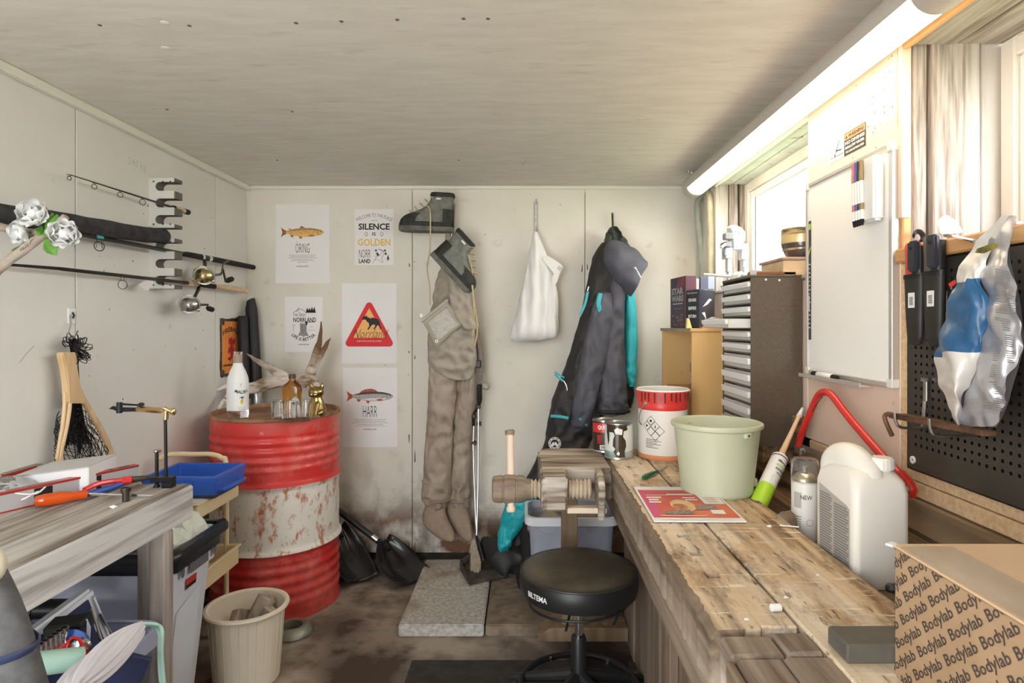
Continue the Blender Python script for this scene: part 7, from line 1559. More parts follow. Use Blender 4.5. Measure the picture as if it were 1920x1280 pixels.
# ------------------------------------------------------------------ stool
c = Vector((.178, 2.045, 0)); t = thing('round_stool', 'black round swivel stool with padded seat beside the bench', 'stool', c)
M_vinyl = pm('black_vinyl', (.022, .020, .018), (.035, .031, .027), scale=8, rough=.42, bump=.08, bscale=200); Rs = .196; hs = .475
dirt(M_vinyl, 'Z', .474, .466, (.16, .125, .085), nscale=7, strength=.75, nlo=.3, nhi=.7)
MB(T(*c)).lathe([(0, hs - .002), (Rs - .05, hs), (Rs - .018, hs - .003), (Rs - .006, hs - .010)], 64, cap=False).build('seat_top', M_vinyl, t, smooth=60)
MB(T(*c)).lathe([(Rs - .006, hs - .010), (Rs, hs - .020), (Rs + .002, hs - .05), (Rs - .004, hs - .078), (Rs - .02, hs - .083), (0, hs - .083)], 64, cap=False).build('seat_side', M_black, t, smooth=60)
MB(T(*c)).tube(ring_pts((0, 0, hs - .0115), Rs - .0045, 64), .0035, 8, closed=True).build('seat_piping', M_vinyl, t)
mb = MB(XZ, M_white); mb.text('BILTEMA', 0, -.010, w=.082, h=.017, bold=.02, z=.0024); wrap(mb, c + Vector((0, 0, hs - .045)), Rs, facing(c) - .72).build('lettering', None, t, smooth=0)
MB(T(*c)).cyl((0, 0, hs - .09), (0, 0, hs - .083), .08, 24).build('seat_plate', M_black, t)
MB(T(*c)).cyl((0, 0, .24), (0, 0, hs - .09), .0145, 20).build('gas_strut', M_chrome, t); MB(T(*c)).lathe([(.025, .03), (.025, .235), (.022, .242), (.0, .242)], 24).build('column', M_black, t)
for k in range(2): 
    aa = 2.4 + k * 2.0; MB(T(*c)).tube(smoothpath([(.04 * math.cos(aa), .04 * math.sin(aa), hs - .09), (.12 * math.cos(aa), .12 * math.sin(aa), hs - .105), (.175 * math.cos(aa), .175 * math.sin(aa), hs - .135)], 8), .004, 8).build('basket_arm', M_black, t)
MB(T(*c)).tube(smoothpath([(.165 * math.cos(q), .165 * math.sin(q), hs - .115 - .018 * math.sin(q * .5 + 1.2)) for q in [PI * .80 + .12 * k for k in range(34)]], 60), .0042, 8).build('wire_rail', M_black, t)
MB(T(*c)).tube(smoothpath([(.150, .04, hs - .09), (.175, .05, hs - .11), (.165, .02, hs - .13), (.14, .0, hs - .15), (.11, -.03, hs - .185)], 14), .004, 8).build('height_lever', M_black, t)
MB(T(*c)).tube(ring_pts((0, 0, .075), .195, 64), .011, 10, closed=True).build('base_ring', M_black, t)
for k in range(5):
    aa = 2 * PI * k / 5 + .3; MB(T(*c)).tube([(.02 * math.cos(aa), .02 * math.sin(aa), .11), (.10 * math.cos(aa), .10 * math.sin(aa), .09), (.235 * math.cos(aa), .235 * math.sin(aa), .06)], [.022, .018, .013], 10).build('base_leg', M_black, t)
    q = Vector((.235 * math.cos(aa), .235 * math.sin(aa), .0095 + .024)); MB(T(*c)).cyl(q + Vector((-.014, 0, 0)), q + Vector((.014, 0, 0)), .024, 16).build('caster', M_black, t)
for aa in (2.2, .75): MB(T(*c)).tube([(.15 * math.cos(aa), .15 * math.sin(aa), .09), (.15 * math.cos(aa), .15 * math.sin(aa), .104)], [.006, .004], 10).build('bolt', M_chrome, t)
# ------------------------------------------------------------------ translucent storage box behind the stool
qx0, qx1, qy0, qy1, q0, q1 = .015, .395, 2.68, 2.93, SZ, .435
M_milk = pm('milky_box_plastic', (.76, .78, .88), rough=.25, trans=.75, ior=1.1)
t = thing('storage_box', 'milky translucent storage box standing on the slabs behind the stool', 'box', ((qx0 + qx1) / 2, (qy0 + qy1) / 2, q0))
qg = lambda z, g=0: (qx0 + .02 * (1 - (z - q0) / (q1 - q0)) + g, qx1 - .02 * (1 - (z - q0) / (q1 - q0)) - g, qy0 + .02 * (1 - (z - q0) / (q1 - q0)) + g, qy1 - g)
mb = MB(); mb.loft([rr_ring(q0, *qg(q0), .04, 6), rr_ring(q1 - .03, *qg(q1 - .03), .045, 6), rr_ring(q1 - .03, *qg(q1, -.014), .05, 6), rr_ring(q1, *qg(q1, -.014), .05, 6), rr_ring(q1, *qg(q1, .0), .045, 6), rr_ring(q0 + .004, *qg(q0, .004), .04, 6)]); mb.build('box_body', M_milk, t, smooth=40)
mb = MB(); mb.loft([rr_ring(z, *qg(q1, g), .05, 6) for z, g in ((q1 - .032, -.006), (q1 - .032, -.018), (q1 + .003, -.018), (q1 + .003, -.004))], cap=False); mb.build('rim', pm('milky_white_rim', (.82, .83, .88), rough=.3, trans=.2, ior=1.1), t, smooth=40)
mb = MB(); mb.tube([(.20, qy0 + .004, q1 - .07), (.31, qy0 + .004, q1 - .07), (.325, qy0 + .008, q1 - .085), (.33, qy0 + .012, q1 - .2)], .003, 6); mb.build('moulded_line', M_milk, t)
mb = MB(); rr = random.Random(12)
for k, (x, y, z, r_) in enumerate(((.12, 2.80, .38, .07), (.26, 2.78, .40, .07), (.33, 2.83, .36, .05), (.06, 2.82, .34, .05))):
    mb = MB(T(x, y, z)); blob(mb, (0, 0, 0), r_ * 1.1, r_ * .8, r_ * .55, 14, 9); mb.jitter(.03, 22, seed=k); mb.build('rag', pm('old_rags', (.30, .26, .20), (.40, .35, .28), scale=14, rough=.9), label=['grey brown rag in the milky box, left of the bench post', 'crumpled brown rag heaped highest in the milky box', 'small rag in the milky box next to the bench', 'folded rag at the outer corner of the milky box'][k], cat='rag', group='rags in the milky box', smooth=180)
# ================================================================== RIGHT WALL
# whiteboard
ya, yb = RIGHT * F / (1512 - CX), RIGHT * F / (1676 - CX); xw = .912
ya, yb = xw * F / (1511 - CX), xw * F / (1674 - CX)
z1 = P(1511, 346, ya).z; z0 = P(1511, 700, ya).z
t = thing('whiteboard', 'aluminium framed whiteboard on the wall between the windows', 'whiteboard', (xw, (ya + yb) / 2, z0))
M_wb = pm('whiteboard_enamel', (.90, .89, .87), rough=.25); M_al = pm('aluminium_frame', (.62, .60, .58), rough=.35, metal=.6)
Mw_ = on_right((xw, ya, z0)); W, Hh = ya - yb, z1 - z0
MB(Mw_).box((.012, .012, -.016), (W - .012, Hh - .012, -.002)).build('board', M_wb, t, smooth=0)
for a, b in (((0, 0, -.017), (W, .014, .002)), ((0, Hh - .014, -.017), (W, Hh, .002)), ((0, .014, -.017), (.014, Hh - .014, .002)), ((W - .016, .014, -.017), (W, Hh - .014, .002))): MB(Mw_).box(a, b).build('frame_side', M_al, t, bevel=.002)
for x in (0, W - .022):
    for y in (0, Hh - .022): MB(Mw_).box((x - .001, y - .001, -.0175), (x + .023, y + .023, .003)).build('frame_corner', pm('corner_cap', (.74, .72, .68), rough=.4), t, bevel=.002)
pt = MB(Mw_).box((.015, -.008, -.0), (W * .80, -.004, .030)).build('pen_tray', M_al, t, bevel=.002); MB(Mw_).box((.015, -.008, .028), (W * .80, .004, .031)).build('tray_lip', M_al, pt, bevel=.001)
mb = MB(Mw_, pm('black_label_strip', (.05, .05, .045), rough=.5)); mb.rect(.016, Hh * .18, .034, Hh * .80, -.0014); mb.build('label_strip', None, t, smooth=0)
mb = MB(Mw_, M_lime); mb.rect(.018, Hh * .755, .033, Hh * .785, -.001); mb.poly([(.017, Hh * .62), (.033, Hh * .655), (.033, Hh * .67), (.017, Hh * .64)], -.001); mb.use(M_white)
for k in range(16): mb.rect(.019, Hh * (.24 + k * .022), .031 - .003 * (k % 3), Hh * (.246 + k * .022), -.001)
mb.rect(.018, Hh * .33, .024, Hh * .41, -.0009); mb.build('strip_print', None, t, smooth=0, kind='stuff')
# marker on tray
c = Mw_ @ Vector((.08, .006, .015)); e = Mw_ @ Vector((.235, .006, .017)); d = (e - c)
t2 = thing('marker_pen', 'white marker with dark cap lying on the whiteboard tray', 'marker', c.lerp(e, .5))
MB().tube([c + d * .22, c + d * .24, c + d * .8, c + d * .82], [.008, .0095, .0095, .008], 14).build('barrel', M_white, t2); MB().tube([c, c + d * .02, c + d * .22], [.006, .0085, .0085], 14).build('cap', M_blackm, t2); MB().tube([c + d * .82, c + d * .97, e], [.008, .008, .005], 14).build('end_plug', M_blackm, t2)
# marker holder
hx0, hx1 = (ya - xw * F / (1622 - CX)), (ya - xw * F / (1661 - CX)); hz0, hz1 = P(1640, 418, xw * F / (1640 - CX)).z - z0, P(1640, 298, xw * F / (1640 - CX)).z - z0
t3 = thing('marker_holder', 'white marker holder with coloured pens fixed on the whiteboard', 'holder', Mw_ @ Vector(((hx0 + hx1) / 2, hz0, 0)))
MB(Mw_).box((hx0, hz0, .0025), (hx1, hz1, .030)).build('holder_body', M_white, t3, bevel=.006, seg=2)
for k, (nm, col) in enumerate((('pen_red', (.62, .20, .14)), ('pen_blue', (.12, .12, .42)), ('pen_black', (.05, .045, .04)), ('pen_brown', (.30, .22, .12)))):
    x = hx0 + .010 + k * .0125; mt_ = pm(nm, col, rough=.4); tt = thing('marker_pen', ['red capped marker in the whiteboard holder', 'blue capped marker in the whiteboard holder', 'black capped marker in the whiteboard holder', 'brown capped marker at the holder end'][k], 'marker', Mw_ @ Vector((x, hz1 - .06, .036)), 'markers in the holder')
    MB(Mw_).tube([(x, hz1 - .055, .036), (x, hz1 - .032, .036), (x, hz1 - .03, .036), (x, hz1 - .004, .036)], [.0058, .0058, .0052, .0052], 10).build('cap', mt_, tt); MB(Mw_).tube([(x, hz0 + .01, .034), (x, hz1 - .056, .036)], .0052, 10).build('barrel', M_white, tt); MB(Mw_).tube([(x, hz0 + .035, .0343), (x, hz0 + .052, .0346)], .0056, 10).build('ring_print', mt_, tt)
    MB(Mw_).tube([(x, hz0 - .006, .034), (x, hz0 + .01, .034)], [.003, .0055], 10).build('tip_end', M_blackm, tt)
# warning sticker
sy0, sy1 = RIGHT * F / (1555 - CX), RIGHT * F / (1624 - CX); sz1, sz0 = P(1590, 248, RIGHT * F / (1590 - CX)).z, P(1590, 290, RIGHT * F / (1590 - CX)).z
Msg = on_right((RIGHT - .0008, sy0, sz0)); W, Hh = sy0 - sy1, sz1 - sz0
t = thing('warning_sticker', 'white and orange no diving warning sticker above the whiteboard', 'sticker', (RIGHT - .001, sy0, sz0))
MB(Msg, M_paper).rect(0, 0, W, Hh, 0).build('sticker_sheet', None, t, smooth=0)
mb = MB(Msg, M_ink); mb.rect(W * .44, 0, W, Hh, .0003); mb.build('black_panel', None, t, smooth=0)
MB(Msg, pm('warning_orange', (.80, .26, .09), rough=.5)).rect(W * .455, Hh * .68, W * .985, Hh * .96, .0006).build('orange_panel', None, t, smooth=0)
MB(Msg, M_ink).text('WARNING', W * .755, Hh * .74, w=W * .40, h=Hh * .17, bold=.04, z=.0009).build('lettering', None, t, smooth=0)
for s_, y, h_, wq in (('NO DIVING!', .46, .155, .50), ('SHALLOW WATER', .27, .12, .50), ('YOU CAN BE PARALYZED', .08, .10, .48)): MB(Msg, M_paper).text(s_, W * .72, Hh * y, w=W * wq, h=Hh * h_, bold=.035, z=.0006).build('lettering', None, t, smooth=0)
mb = MB(Msg, M_ink); mb.poly([(W * .47, Hh * .74), (W * .54, Hh * .74), (W * .505, Hh * .91)], .0009); mb.stroke([(W * .30, Hh * .85), (W * .22, Hh * .45), (W * .36, Hh * .40)], .004, .0004); mb.disc(W * .18, Hh * .27, .004, .0004, 10); mb.stroke([(W * .04, Hh * .2), (W * .42, Hh * .2)], .0016, .0004); mb.stroke([(W * .22, Hh * .5), (W * .2, Hh * .36)], .004, .0004)
mb.build('diver_drawing', None, t, smooth=0, kind='stuff')
# fly specks under the lamp
mb = MB(); rr = random.Random(21); 
for k in range(70):
    y = W2[1] + .02 + abs(rr.gauss(0, .13)); z = CEIL - .02 - abs(rr.gauss(0, .16))
    if y > 2.0 or z < 1.5: continue
    mb.lathe([(0, 0), (rr.choice((.0015, .0025)), 0.0005), (0, .001)], 6, frame((RIGHT, y, z), (0, -1, 0), (0, 0, 1), (-1, 0, 0)))
mb.build('fly_speck', MATS['screw_heads'], wr, kind='stuff')
# bow saw
t = thing('bow_saw', 'red tubular bow saw hanging against the wall under the whiteboard', 'saw', (.88, 1.75, .87)); xs2 = .875
S_ = lambda px, py: LW(px, py, xs2)
q = smoothpath([S_(1497, 838), S_(1503, 812), S_(1522, 768), S_(1534, 742), S_(1545, 735), S_(1560, 741), S_(1592, 782), S_(1640, 838), S_(1684, 886), S_(1700, 903)], 44)
MB().tube(q, .0105, 14).build('frame_tube', M_red, t)
mb = MB(); a, b = S_(1688, 888), S_(1713, 925); mb.prism([(-.012, 0), (.012, 0), (.017, .045), (.012, .062), (-.012, .062), (-.016, .045)], -.008, .008, frame(a, (0, -.35, .94), (b - a).normalized(), (1, 0, 0))); mb.build('frame_end', M_red, t, bevel=.003)
MB(frame(S_(1709, 918), (0, -1, 0), (0, 0, 1), (-1, 0, 0))).lathe([(0, .008), (.008, .008), (.007, .013), (0, .014)], 12).build('wing_nut', M_brass, t)
mb = MB(); a = S_(1497, 842); mb.box((xs2 - .010, a.y - .035, a.z - .014), (xs2 + .010, a.y + .012, a.z + .012)); mb.build('blade_clamp', M_steel, t, bevel=.003)
a, b = S_(1502, 838), S_(1708, 922); n = 60; mb = MB(); L = b - a; up = Vector((0, 0, 1)); pts = [a + up * .012, b + up * .012]
vs = [p + Vector((0, 0, .011)) for p in (a, b)]
prof = [(0, .010), ((b - a).length, .010)] + [((b - a).length * (1 - k / n), -.012 if k % 2 else -.004) for k in range(n + 1)]
mb.prism(prof, -.0008, .0008, frame(a, (b - a).normalized(), up, (b - a).normalized().cross(up))); mb.build('blade', M_steel, t, smooth=0)
MB().tube(smoothpath([S_(1541, 744), S_(1532, 756), S_(1524, 772)], 8), .003, 6).build('tension_lever', M_chrome, t)
MB(T(*S_(1492, 800))).box((-.004, -.006, -.03), (.03, .02, .035)).build('hanging_block', M_darkplank, label='dark wooden hanger block behind the red bow saw frame', cat='block', bevel=.003)
# pegboard
py0, py1 = 1.468, .62; pz0, pz1 = .935, 1.425; xp = .914
t = thing('pegboard', 'large black perforated metal pegboard on the wall under the near window', 'pegboard', (xp, (py0 + py1) / 2, pz0))
M_peg = pm('black_sheet_metal', (.065, .058, .050), (.08, .072, .063), scale=6, rough=.34, metal=.5)
Mp = on_right((xp, py0, pz0)); PW, PH = py0 - py1, pz1 - pz0; nx, nz = 40, 22; m = .022; cx_, cz_ = (PW - 2 * m) / nx, (PH - 2 * m - .03) / nz
mb = MB(Mp); vs = []; fs = []
hr = .0042
for i in range(nx):
    for j in range(nz):
        x, y = m + cx_ * (i + .5), m + .03 + cz_ * (j + .5); b_ = len(vs); hw, hh = cx_ / 2, cz_ / 2
        sq = [(-hw, -hh), (0, -hh), (hw, -hh), (hw, 0), (hw, hh), (0, hh), (-hw, hh), (-hw, 0)]
        for k in range(8): vs.append((x + sq[k][0], y + sq[k][1], 0))
        for k in range(8): q = math.atan2(sq[k][1], sq[k][0]); vs.append((x + hr * math.cos(q), y + hr * math.sin(q), 0))
        fs += [(b_ + k, b_ + (k + 1) % 8, b_ + 8 + (k + 1) % 8, b_ + 8 + k) for k in range(8)]
mb.add(vs, fs); mb.rect(0, 0, PW, m + .03); mb.rect(0, PH - m, PW, PH); mb.rect(0, m + .03, m, PH - m); mb.rect(PW - m, m + .03, PW, PH - m)
mb.build('perforated_sheet', M_peg, t, smooth=0, weld=.0001)
for a, b in (((0, 0, -.014), (PW, .002, 0)), ((0, PH - .002, -.014), (PW, PH, 0)), ((0, 0, -.014), (.002, PH, 0))): MB(Mp).box(a, b).build('folded_edge', M_peg, t, smooth=0)
MB(Mp).box((.004, .004, -.0135), (PW - .004, PH - .004, -.012)).build('backing', M_blackm, t, smooth=0)
mb = MB(Mp @ T(.025, .024, .001)); mb.lathe([(.004, 0), (.009, 0), (.009, .003), (.004, .003), (.004, 0)], 18, cap=False); mb.build('screw_washer', M_white, t)
# peg hook
p = LW(1737, 735, xp - .004); tt = thing('peg_hook', 'slim bright steel peg hook standing on the pegboard', 'hook', p)
MB(on_right(p)).box((-.006, -.02, 0), (.006, .028, .004)).build('hook_plate', M_steel, tt, bevel=.001); MB(on_right(p)).tube([(-.001, -.02, .003), (-.003, -.08, .006)], .0042, 8).build('prong', M_steel, tt); MB(on_right(p)).box((-.008, .024, 0), (.008, .032, .008)).build('hook_tab', M_steel, tt)
# rusty bar held by two bent rods
M_rusty = pm('rusty_iron', (.10, .05, .03), (.22, .12, .07), scale=24, rough=.7, metal=.4, bump=.4)
xb = .86; a, b = LW(1664, 776, xb), LW(1856, 812, xb - .02)
t = thing('rusty_rasp', 'long rusty rasp with hooked tang resting across two rods', 'rasp', a)
d = (b - a).normalized(); sx = Vector((0, 0, 1)).cross(d).normalized()
MB(frame(a, d, sx, Vector((0, 0, 1)))).box((.03, -.014, -.006), ((b - a).length, .014, .005)).build('rasp_blade', M_rusty, t, bevel=.002)
for k in range(40): pass
MB().tube(smoothpath([a + d * .035, a, a + Vector((-.004, .004, -.012)), a + Vector((.004, -.012, -.05))], 12), .0055, 8).build('hooked_tang', M_rusty, t)
mb = MB(frame(a, d, sx, Vector((0, 0, 1))))
for k in range(46): mb.box((.05 + k * .006, -.0145, .004), (.0525 + k * .006, .0145, .0062))
mb.build('rasp_teeth', M_rusty, t, smooth=0, kind='stuff')
for k, (u, nm) in enumerate(((.12, 'nearer the whiteboard'), (.62, 'farther from the whiteboard'))):
    p = a + d * (b - a).length * (.25 if k == 0 else .62); p2 = Vector((xp - .002, p.y - .0, p.z - .02))
    mb = MB(); mb.tube(smoothpath([p + Vector((-.030, 0, .012)), p + Vector((-.028, 0, -.008)), p + Vector((-.012, -.002, -.022)), p2], 12), .0032, 8); mb.build('bent_rod', M_steel, label='bent steel rod carrying the rusty rasp, ' + nm, cat='rod', group='rods under the rasp')
# knives in sheaths
def sheath(px, ptop, pbot, hc, lab, gap=.0):
    xk = .885; y = xk * F / (px - CX); zt, zb = P(px, ptop, y).z, P(px, pbot, y).z; L = zt - zb; ya_ = xk * F / (px - CX)
    t = thing('sheath_knife', lab, 'knife', (xk, y, zb), 'sheath knives on the pegboard')
    Mk_ = on_right((xk, y, zb))
    def sl(z, w_, d_, x=0): return [(x * 1.25 + w_ * 1.27 * math.copysign(abs(math.cos(q)) ** .7, math.cos(q)), z, d_ * math.sin(q)) for q in [2 * PI * k / 20 for k in range(20)]]
    s = L / .2
    MB(Mk_).loft([sl(0, .006, .006, .002), sl(.004 * s, .014, .009, .002), sl(.02 * s, .0195, .0105, .001), sl(.06 * s, .022, .012), sl(.12 * s, .024, .0125, -.001), sl(.137 * s, .0245, .013, -.001)]).build('sheath', pm('black_sheath_plastic', (.022, .020, .018), (.03, .028, .025), scale=30, rough=.5), t, smooth=50)
    for k in range(3): MB(Mk_).loft([sl(.132 * s + k * .0035, .0265, .0145, -.001), sl(.1345 * s + k * .0035, .0265, .0145, -.001)]).build('throat_ridge', M_black, t)
    MB(Mk_).loft([sl(.140 * s, .019, .012, -.003), sl(.17 * s, .017, .012, -.005), sl(.198 * s, .019, .012, -.006), sl(.204 * s, .016, .009, -.006)]).build('knife_handle', hc, t, smooth=50)
    MB(Mk_).loft([sl(.139 * s, .012, .0125, .010), sl(.195 * s, .012, .0125, .010)]).build('grip_inset', M_black, t, smooth=50)
    MB(Mk_).box((.0, .145 * s, .008), (.032, .205 * s, .020)).build('belt_clip', pm('clip_blue_black', (.03, .032, .045), rough=.35), t, bevel=.004, seg=2)
    MB(Mk_, M_blackm).disc(.016, .190 * s, .006, .0204, 14, ry=.004).build('clip_hole', None, t, smooth=0)
    lb = MB(Mk_ @ T(.004, .088 * s, 0)).box((-.009, -.016, .012), (.013, .018, .0132)).build('price_label', M_paper, t, smooth=0)
    mb = MB(Mk_ @ T(.004, .088 * s, .0136), M_ink)
    for k in range(9): mb.rect(-.004, -.010 + k * .0022, .009, -.010 + k * .0022 + (.0008, .0014)[k % 2])
    mb.build('barcode', None, lb, smooth=0, kind='stuff')
sheath(1716, 458, 647, pm('red_grip', (.55, .06, .04), rough=.5), 'black sheath knife with red handle side, nearest the whiteboard')
sheath(1752, 447, 650, pm('brown_black_grip', (.13, .10, .075), rough=.55), 'black sheath knife with dark handle beside the foil bag')
# foil bag
M_foil = pm('white_foil_film', (.70, .67, .63), (.76, .73, .69), scale=6, rough=.3, metal=.15, bump=.35, bscale=18); M_fblue = pm('blue_foil_print', (.018, .085, .21), (.03, .12, .27), scale=7, rough=.28, bump=.6, bscale=30); M_fsil = pm('silver_foil_back', (.42, .42, .46), (.50, .50, .54), scale=9, rough=.3, metal=.5, bump=.35, bscale=20)
t = thing('foil_bag', 'crumpled silver and blue foil bag hanging on the pegboard', 'bag', P(1850, 790, 1.25))
Dq = 1.26
G_ = lambda px, py, dd=0: LW(px, py, .855 + dd * .8)
#  rows: py, left edge px, mid fold px, right edge px
rows = [(404, 1882, 1893, 1906, 0), (440, 1845, 1872, 1898, 0), (470, 1822, 1860, 1893, 0), (500, 1803, 1852, 1897, .01), (530, 1795, 1845, 1905, .012), (560, 1787, 1858, 1912, .015), (600, 1776, 1855, 1917, .018), (640, 1764, 1851, 1920, .02), (680, 1757, 1840, 1912, .02), (720, 1762, 1822, 1900, .02), (750, 1778, 1812, 1892, .018), (780, 1795, 1806, 1880, .012), (800, 1802, 1808, 1868, .006)]
RW = interp(rows, 52)
def sheet(c0, c1, bulge, nm, mat_fn, seed, back=.0):
    n = 14; mb = MB(); vs = []
    for py, l, mfold, r_, th in RW:
        e = (l, mfold, r_)
        for j in range(n + 1):
            u = j / n; px = e[c0] + (e[c1] - e[c0]) * u; dd = -th * 1.5 * math.sin(PI * u) * bulge + back * u
            p = G_(px, py, dd - (th if c0 == 0 else th) * .6)
            w_ = noise.noise(Vector((px * .022 + seed, py * .014 - px * .016, seed))); w2 = noise.noise(Vector((px * .09, py * .07, seed + 3)))
            p += Vector((-1, -.2, .2)) * (.030 * abs(w_) + .005 * w2) * min(1, th * 60 + .3); vs.append(p)
    N1 = n + 1
    for i in range(len(RW) - 1):
        for j in range(n):
            py = RW[i][0]; mb.use(mat_fn(py, j / n)); b_ = i * N1 + j
            mb.f.append([b_, b_ + 1, b_ + N1 + 1, b_ + N1]); mb.fm.append(mb.cur)
    mb.v = vs; o = mb.build(nm, None, t, smooth=70, recalc=False, sub=1); return o
sheet(0, 1, 1., 'front_film', lambda py, u: M_fblue if 528 - 12 * u < py < 662 - 8 * u else M_foil, 2)
sheet(1, 2, .8, 'back_film', lambda py, u: M_fsil, 6, back=-.03)
# closed rear side so the bag has a body
mb = MB(); vs = []
for py, l, mfold, r_, th in RW: vs += [G_(l, py, .0), G_((l + r_) / 2, py, .05 * min(1, th * 50)), G_(r_, py, -.02)]
mb.add(vs, [(i * 3 + j, i * 3 + j + 1, i * 3 + j + 4, i * 3 + j + 3) for i in range(len(RW) - 1) for j in range(2)]); mb.build('rear_film', M_fsil, t, recalc=False)
mb = MB(mat=pm('black_gold_badge', (.05, .045, .02), (.30, .26, .06), scale=50, rough=.4)); q = [G_(1832, 466, -.035), G_(1862, 455, -.035), G_(1872, 458, -.035), G_(1870, 464, -.035), G_(1845, 475, -.035), G_(1828, 474, -.035)]; mb.add(q, [tuple(range(6))]); mb.build('badge', None, t, smooth=0)
mb = MB(mat=M_pg); rr = random.Random(3)
for k in range(9):
    for l in range(6):
        py = 505 + k * 30 + l * 4; x0 = 1862 - 1.0 * max(0, (py - 650)) * .20 + 4; x1 = x0 + (30 + 6 * (k % 3)) * (.8 + .2 * rr.random())
        i = min(range(len(RW)), key=lambda i: abs(RW[i][0] - py)); x1 = min(x1, RW[i][3] - 5)
        if x1 < x0 + 6: continue
        mb.add([G_(x0, py - 1, -.062), G_(x1, py + 4, -.062), G_(x1, py + 5.6, -.062), G_(x0, py + .6, -.062)], [(0, 1, 2, 3)])
mb.build('back_print', None, t, smooth=0, kind='stuff')
mb = MB(mat=M_red); mb.add([G_(1778, 532, -.03), G_(1790, 524, -.03), G_(1794, 530, -.03), G_(1782, 540, -.03)], [(0, 1, 2, 3)]); mb.build('red_print', None, t, smooth=0)
# second silver pouch behind
mb = MB(); mb.loft([[P(1779, 512, 1.34), P(1832, 462, 1.34), P(1832, 462, 1.36), P(1779, 512, 1.36)], [P(1776, 545, 1.33), P(1815, 520, 1.33), P(1815, 520, 1.37), P(1776, 545, 1.37)], [P(1770, 640, 1.33), P(1800, 630, 1.33), P(1800, 630, 1.37), P(1770, 640, 1.37)]]); mb.jitter(.006, 30); mb.build('silver_pouch', M_foil, label='crumpled silver pouch tucked behind the blue foil bag', cat='pouch')
# window 2 sill things
zs = SILL + .022
def S2(px, py): return ZP(px, py, zs)
p = Vector((1.0, 1.36, zs)); mb = MB(); a = P(1770, 440, 1.36); mb.loft([[P(1762, 408, 1.36), P(1775, 402, 1.36), P(1775, 402, 1.375), P(1762, 408, 1.375)], [P(1757, 420, 1.34), P(1795, 415, 1.34), P(1795, 415, 1.40), P(1757, 420, 1.40)], [P(1762, 440, 1.34), P(1806, 436, 1.34), P(1806, 436, 1.41), P(1762, 440, 1.41)]]); mb.build('white_bottle_top', pm('white_translucent', (.82, .82, .84), rough=.3), label='white translucent plastic scoop standing on the near window sill', cat='scoop', bevel=.003)
mb = MB(); a, b = LW(1772, 441, .955), LW(1828, 452, .86); mb.tube([a, b], .0042, 10); mb.build('steel_spike', M_chrome, label='bright steel rod lying over the near window sill edge', cat='rod')
M_lure = [pm('lure_%d' % k, c_, rough=.2, metal=.3) for k, c_ in enumerate(((.62, .12, .10), (.35, .42, .45), (.70, .66, .55), (.18, .20, .24), (.45, .30, .12)))]
for k, (px, py, an, ln_) in enumerate(((1845, 415, .3, .05), (1860, 405, -.2, .06), (1872, 412, .5, .045), (1885, 400, .1, .06), (1900, 406, -.4, .05), (1912, 398, .2, .05), (1835, 425, .0, .045), (1868, 418, .1, .05))):
    yy = 1.02 * F / (px - CX); yy = 1.05 * F / (px - CX); p = P(px, py, yy); p.z = zs + .010 + .008 * (k % 3)
    mb = MB(T(*p) @ Rz(an * 3)); mb.loft([ell((x, 0, 0), r_ * .8, r_, 10, ax=(0, 1, 0), ay=(0, 0, 1)) for x, r_ in ((-ln_ / 2, .001), (-ln_ * .35, .006), (0, .008), (ln_ * .3, .006), (ln_ / 2, .001))]); mb.build('fishing_lure', M_lure[k % 5], label='small ' + ['red', 'blue grey', 'cream', 'dark', 'brown'][k % 5] + ' fishing lure ' + ['at the front of the lure heap', 'rearmost on the heap', 'beside the foil bag', 'at the window frame', 'at the picture edge', 'lying crosswise on top', 'nearest the white scoop', 'in the middle of the heap'][k] + ' on the near sill', cat='lure', group='fishing lures on the near sill')
mb = MB(); mb.tube(smoothpath([LW(1713, 442, .93), LW(1716, 436, .95), LW(1724, 434, .96), LW(1731, 443, .97), LW(1727, 452, .95)], 16), .006, 8, flat=.5); mb.build('strap_loop', M_blackm, label='dark strap loop poking up at the sill corner by the knives', cat='strap')
# ------------------------------------------------------------------ drawer cabinet
M_met = pm('brown_grey_hammered_steel', (.125, .098, .075), (.145, .115, .09), scale=120, rough=.36, metal=.4, bump=.1)
cx0, cx1, cy0, cy1, cz0, cz1 = .752, .922, 2.045, 2.335, .872, 1.436
t = thing('drawer_cabinet', 'tall grey brown steel cabinet of small clear drawers on the window wall', 'cabinet', ((cx0 + cx1) / 2, (cy0 + cy1) / 2, cz0))
MB().box((cx0, cy0, cz0), (cx1, cy0 + .004, cz1)).build('side_panel', M_met, t, smooth=0); MB().box((cx0, cy1 - .004, cz0), (cx1, cy1, cz1)).build('side_panel', M_met, t, smooth=0)
MB().box((cx0 - .002, cy0 - .003, cz1), (cx1, cy1 + .002, cz1 + .008)).build('top_panel', M_met, t, bevel=.002); MB().box((cx0, cy0 + .004, cz0), (cx1, cy1 - .004, cz0 + .004)).build('bottom_panel', M_met, t, smooth=0)
MB().box((cx1 - .006, cy0 + .004, cz0 + .004), (cx1, cy1 - .004, cz1)).build('back_panel', M_met, t, smooth=0)
M_dr = pm('clear_drawer_plastic', (.90, .90, .90), rough=.2, trans=.5, ior=1.1); M_lipp = pm('milky_drawer_lip', (.90, .90, .89), rough=.35, trans=.05, ior=1.1)
hts = [.042] * 6 + [.056] * 5; z = cz1 - .004; cont = [pm('drawer_content_%d' % k, c_, rough=.5, metal=.2) for k, c_ in enumerate(((.30, .28, .26), (.10, .28, .42), (.35, .10, .08), (.42, .40, .36), (.16, .15, .14)))]
rr = random.Random(31)
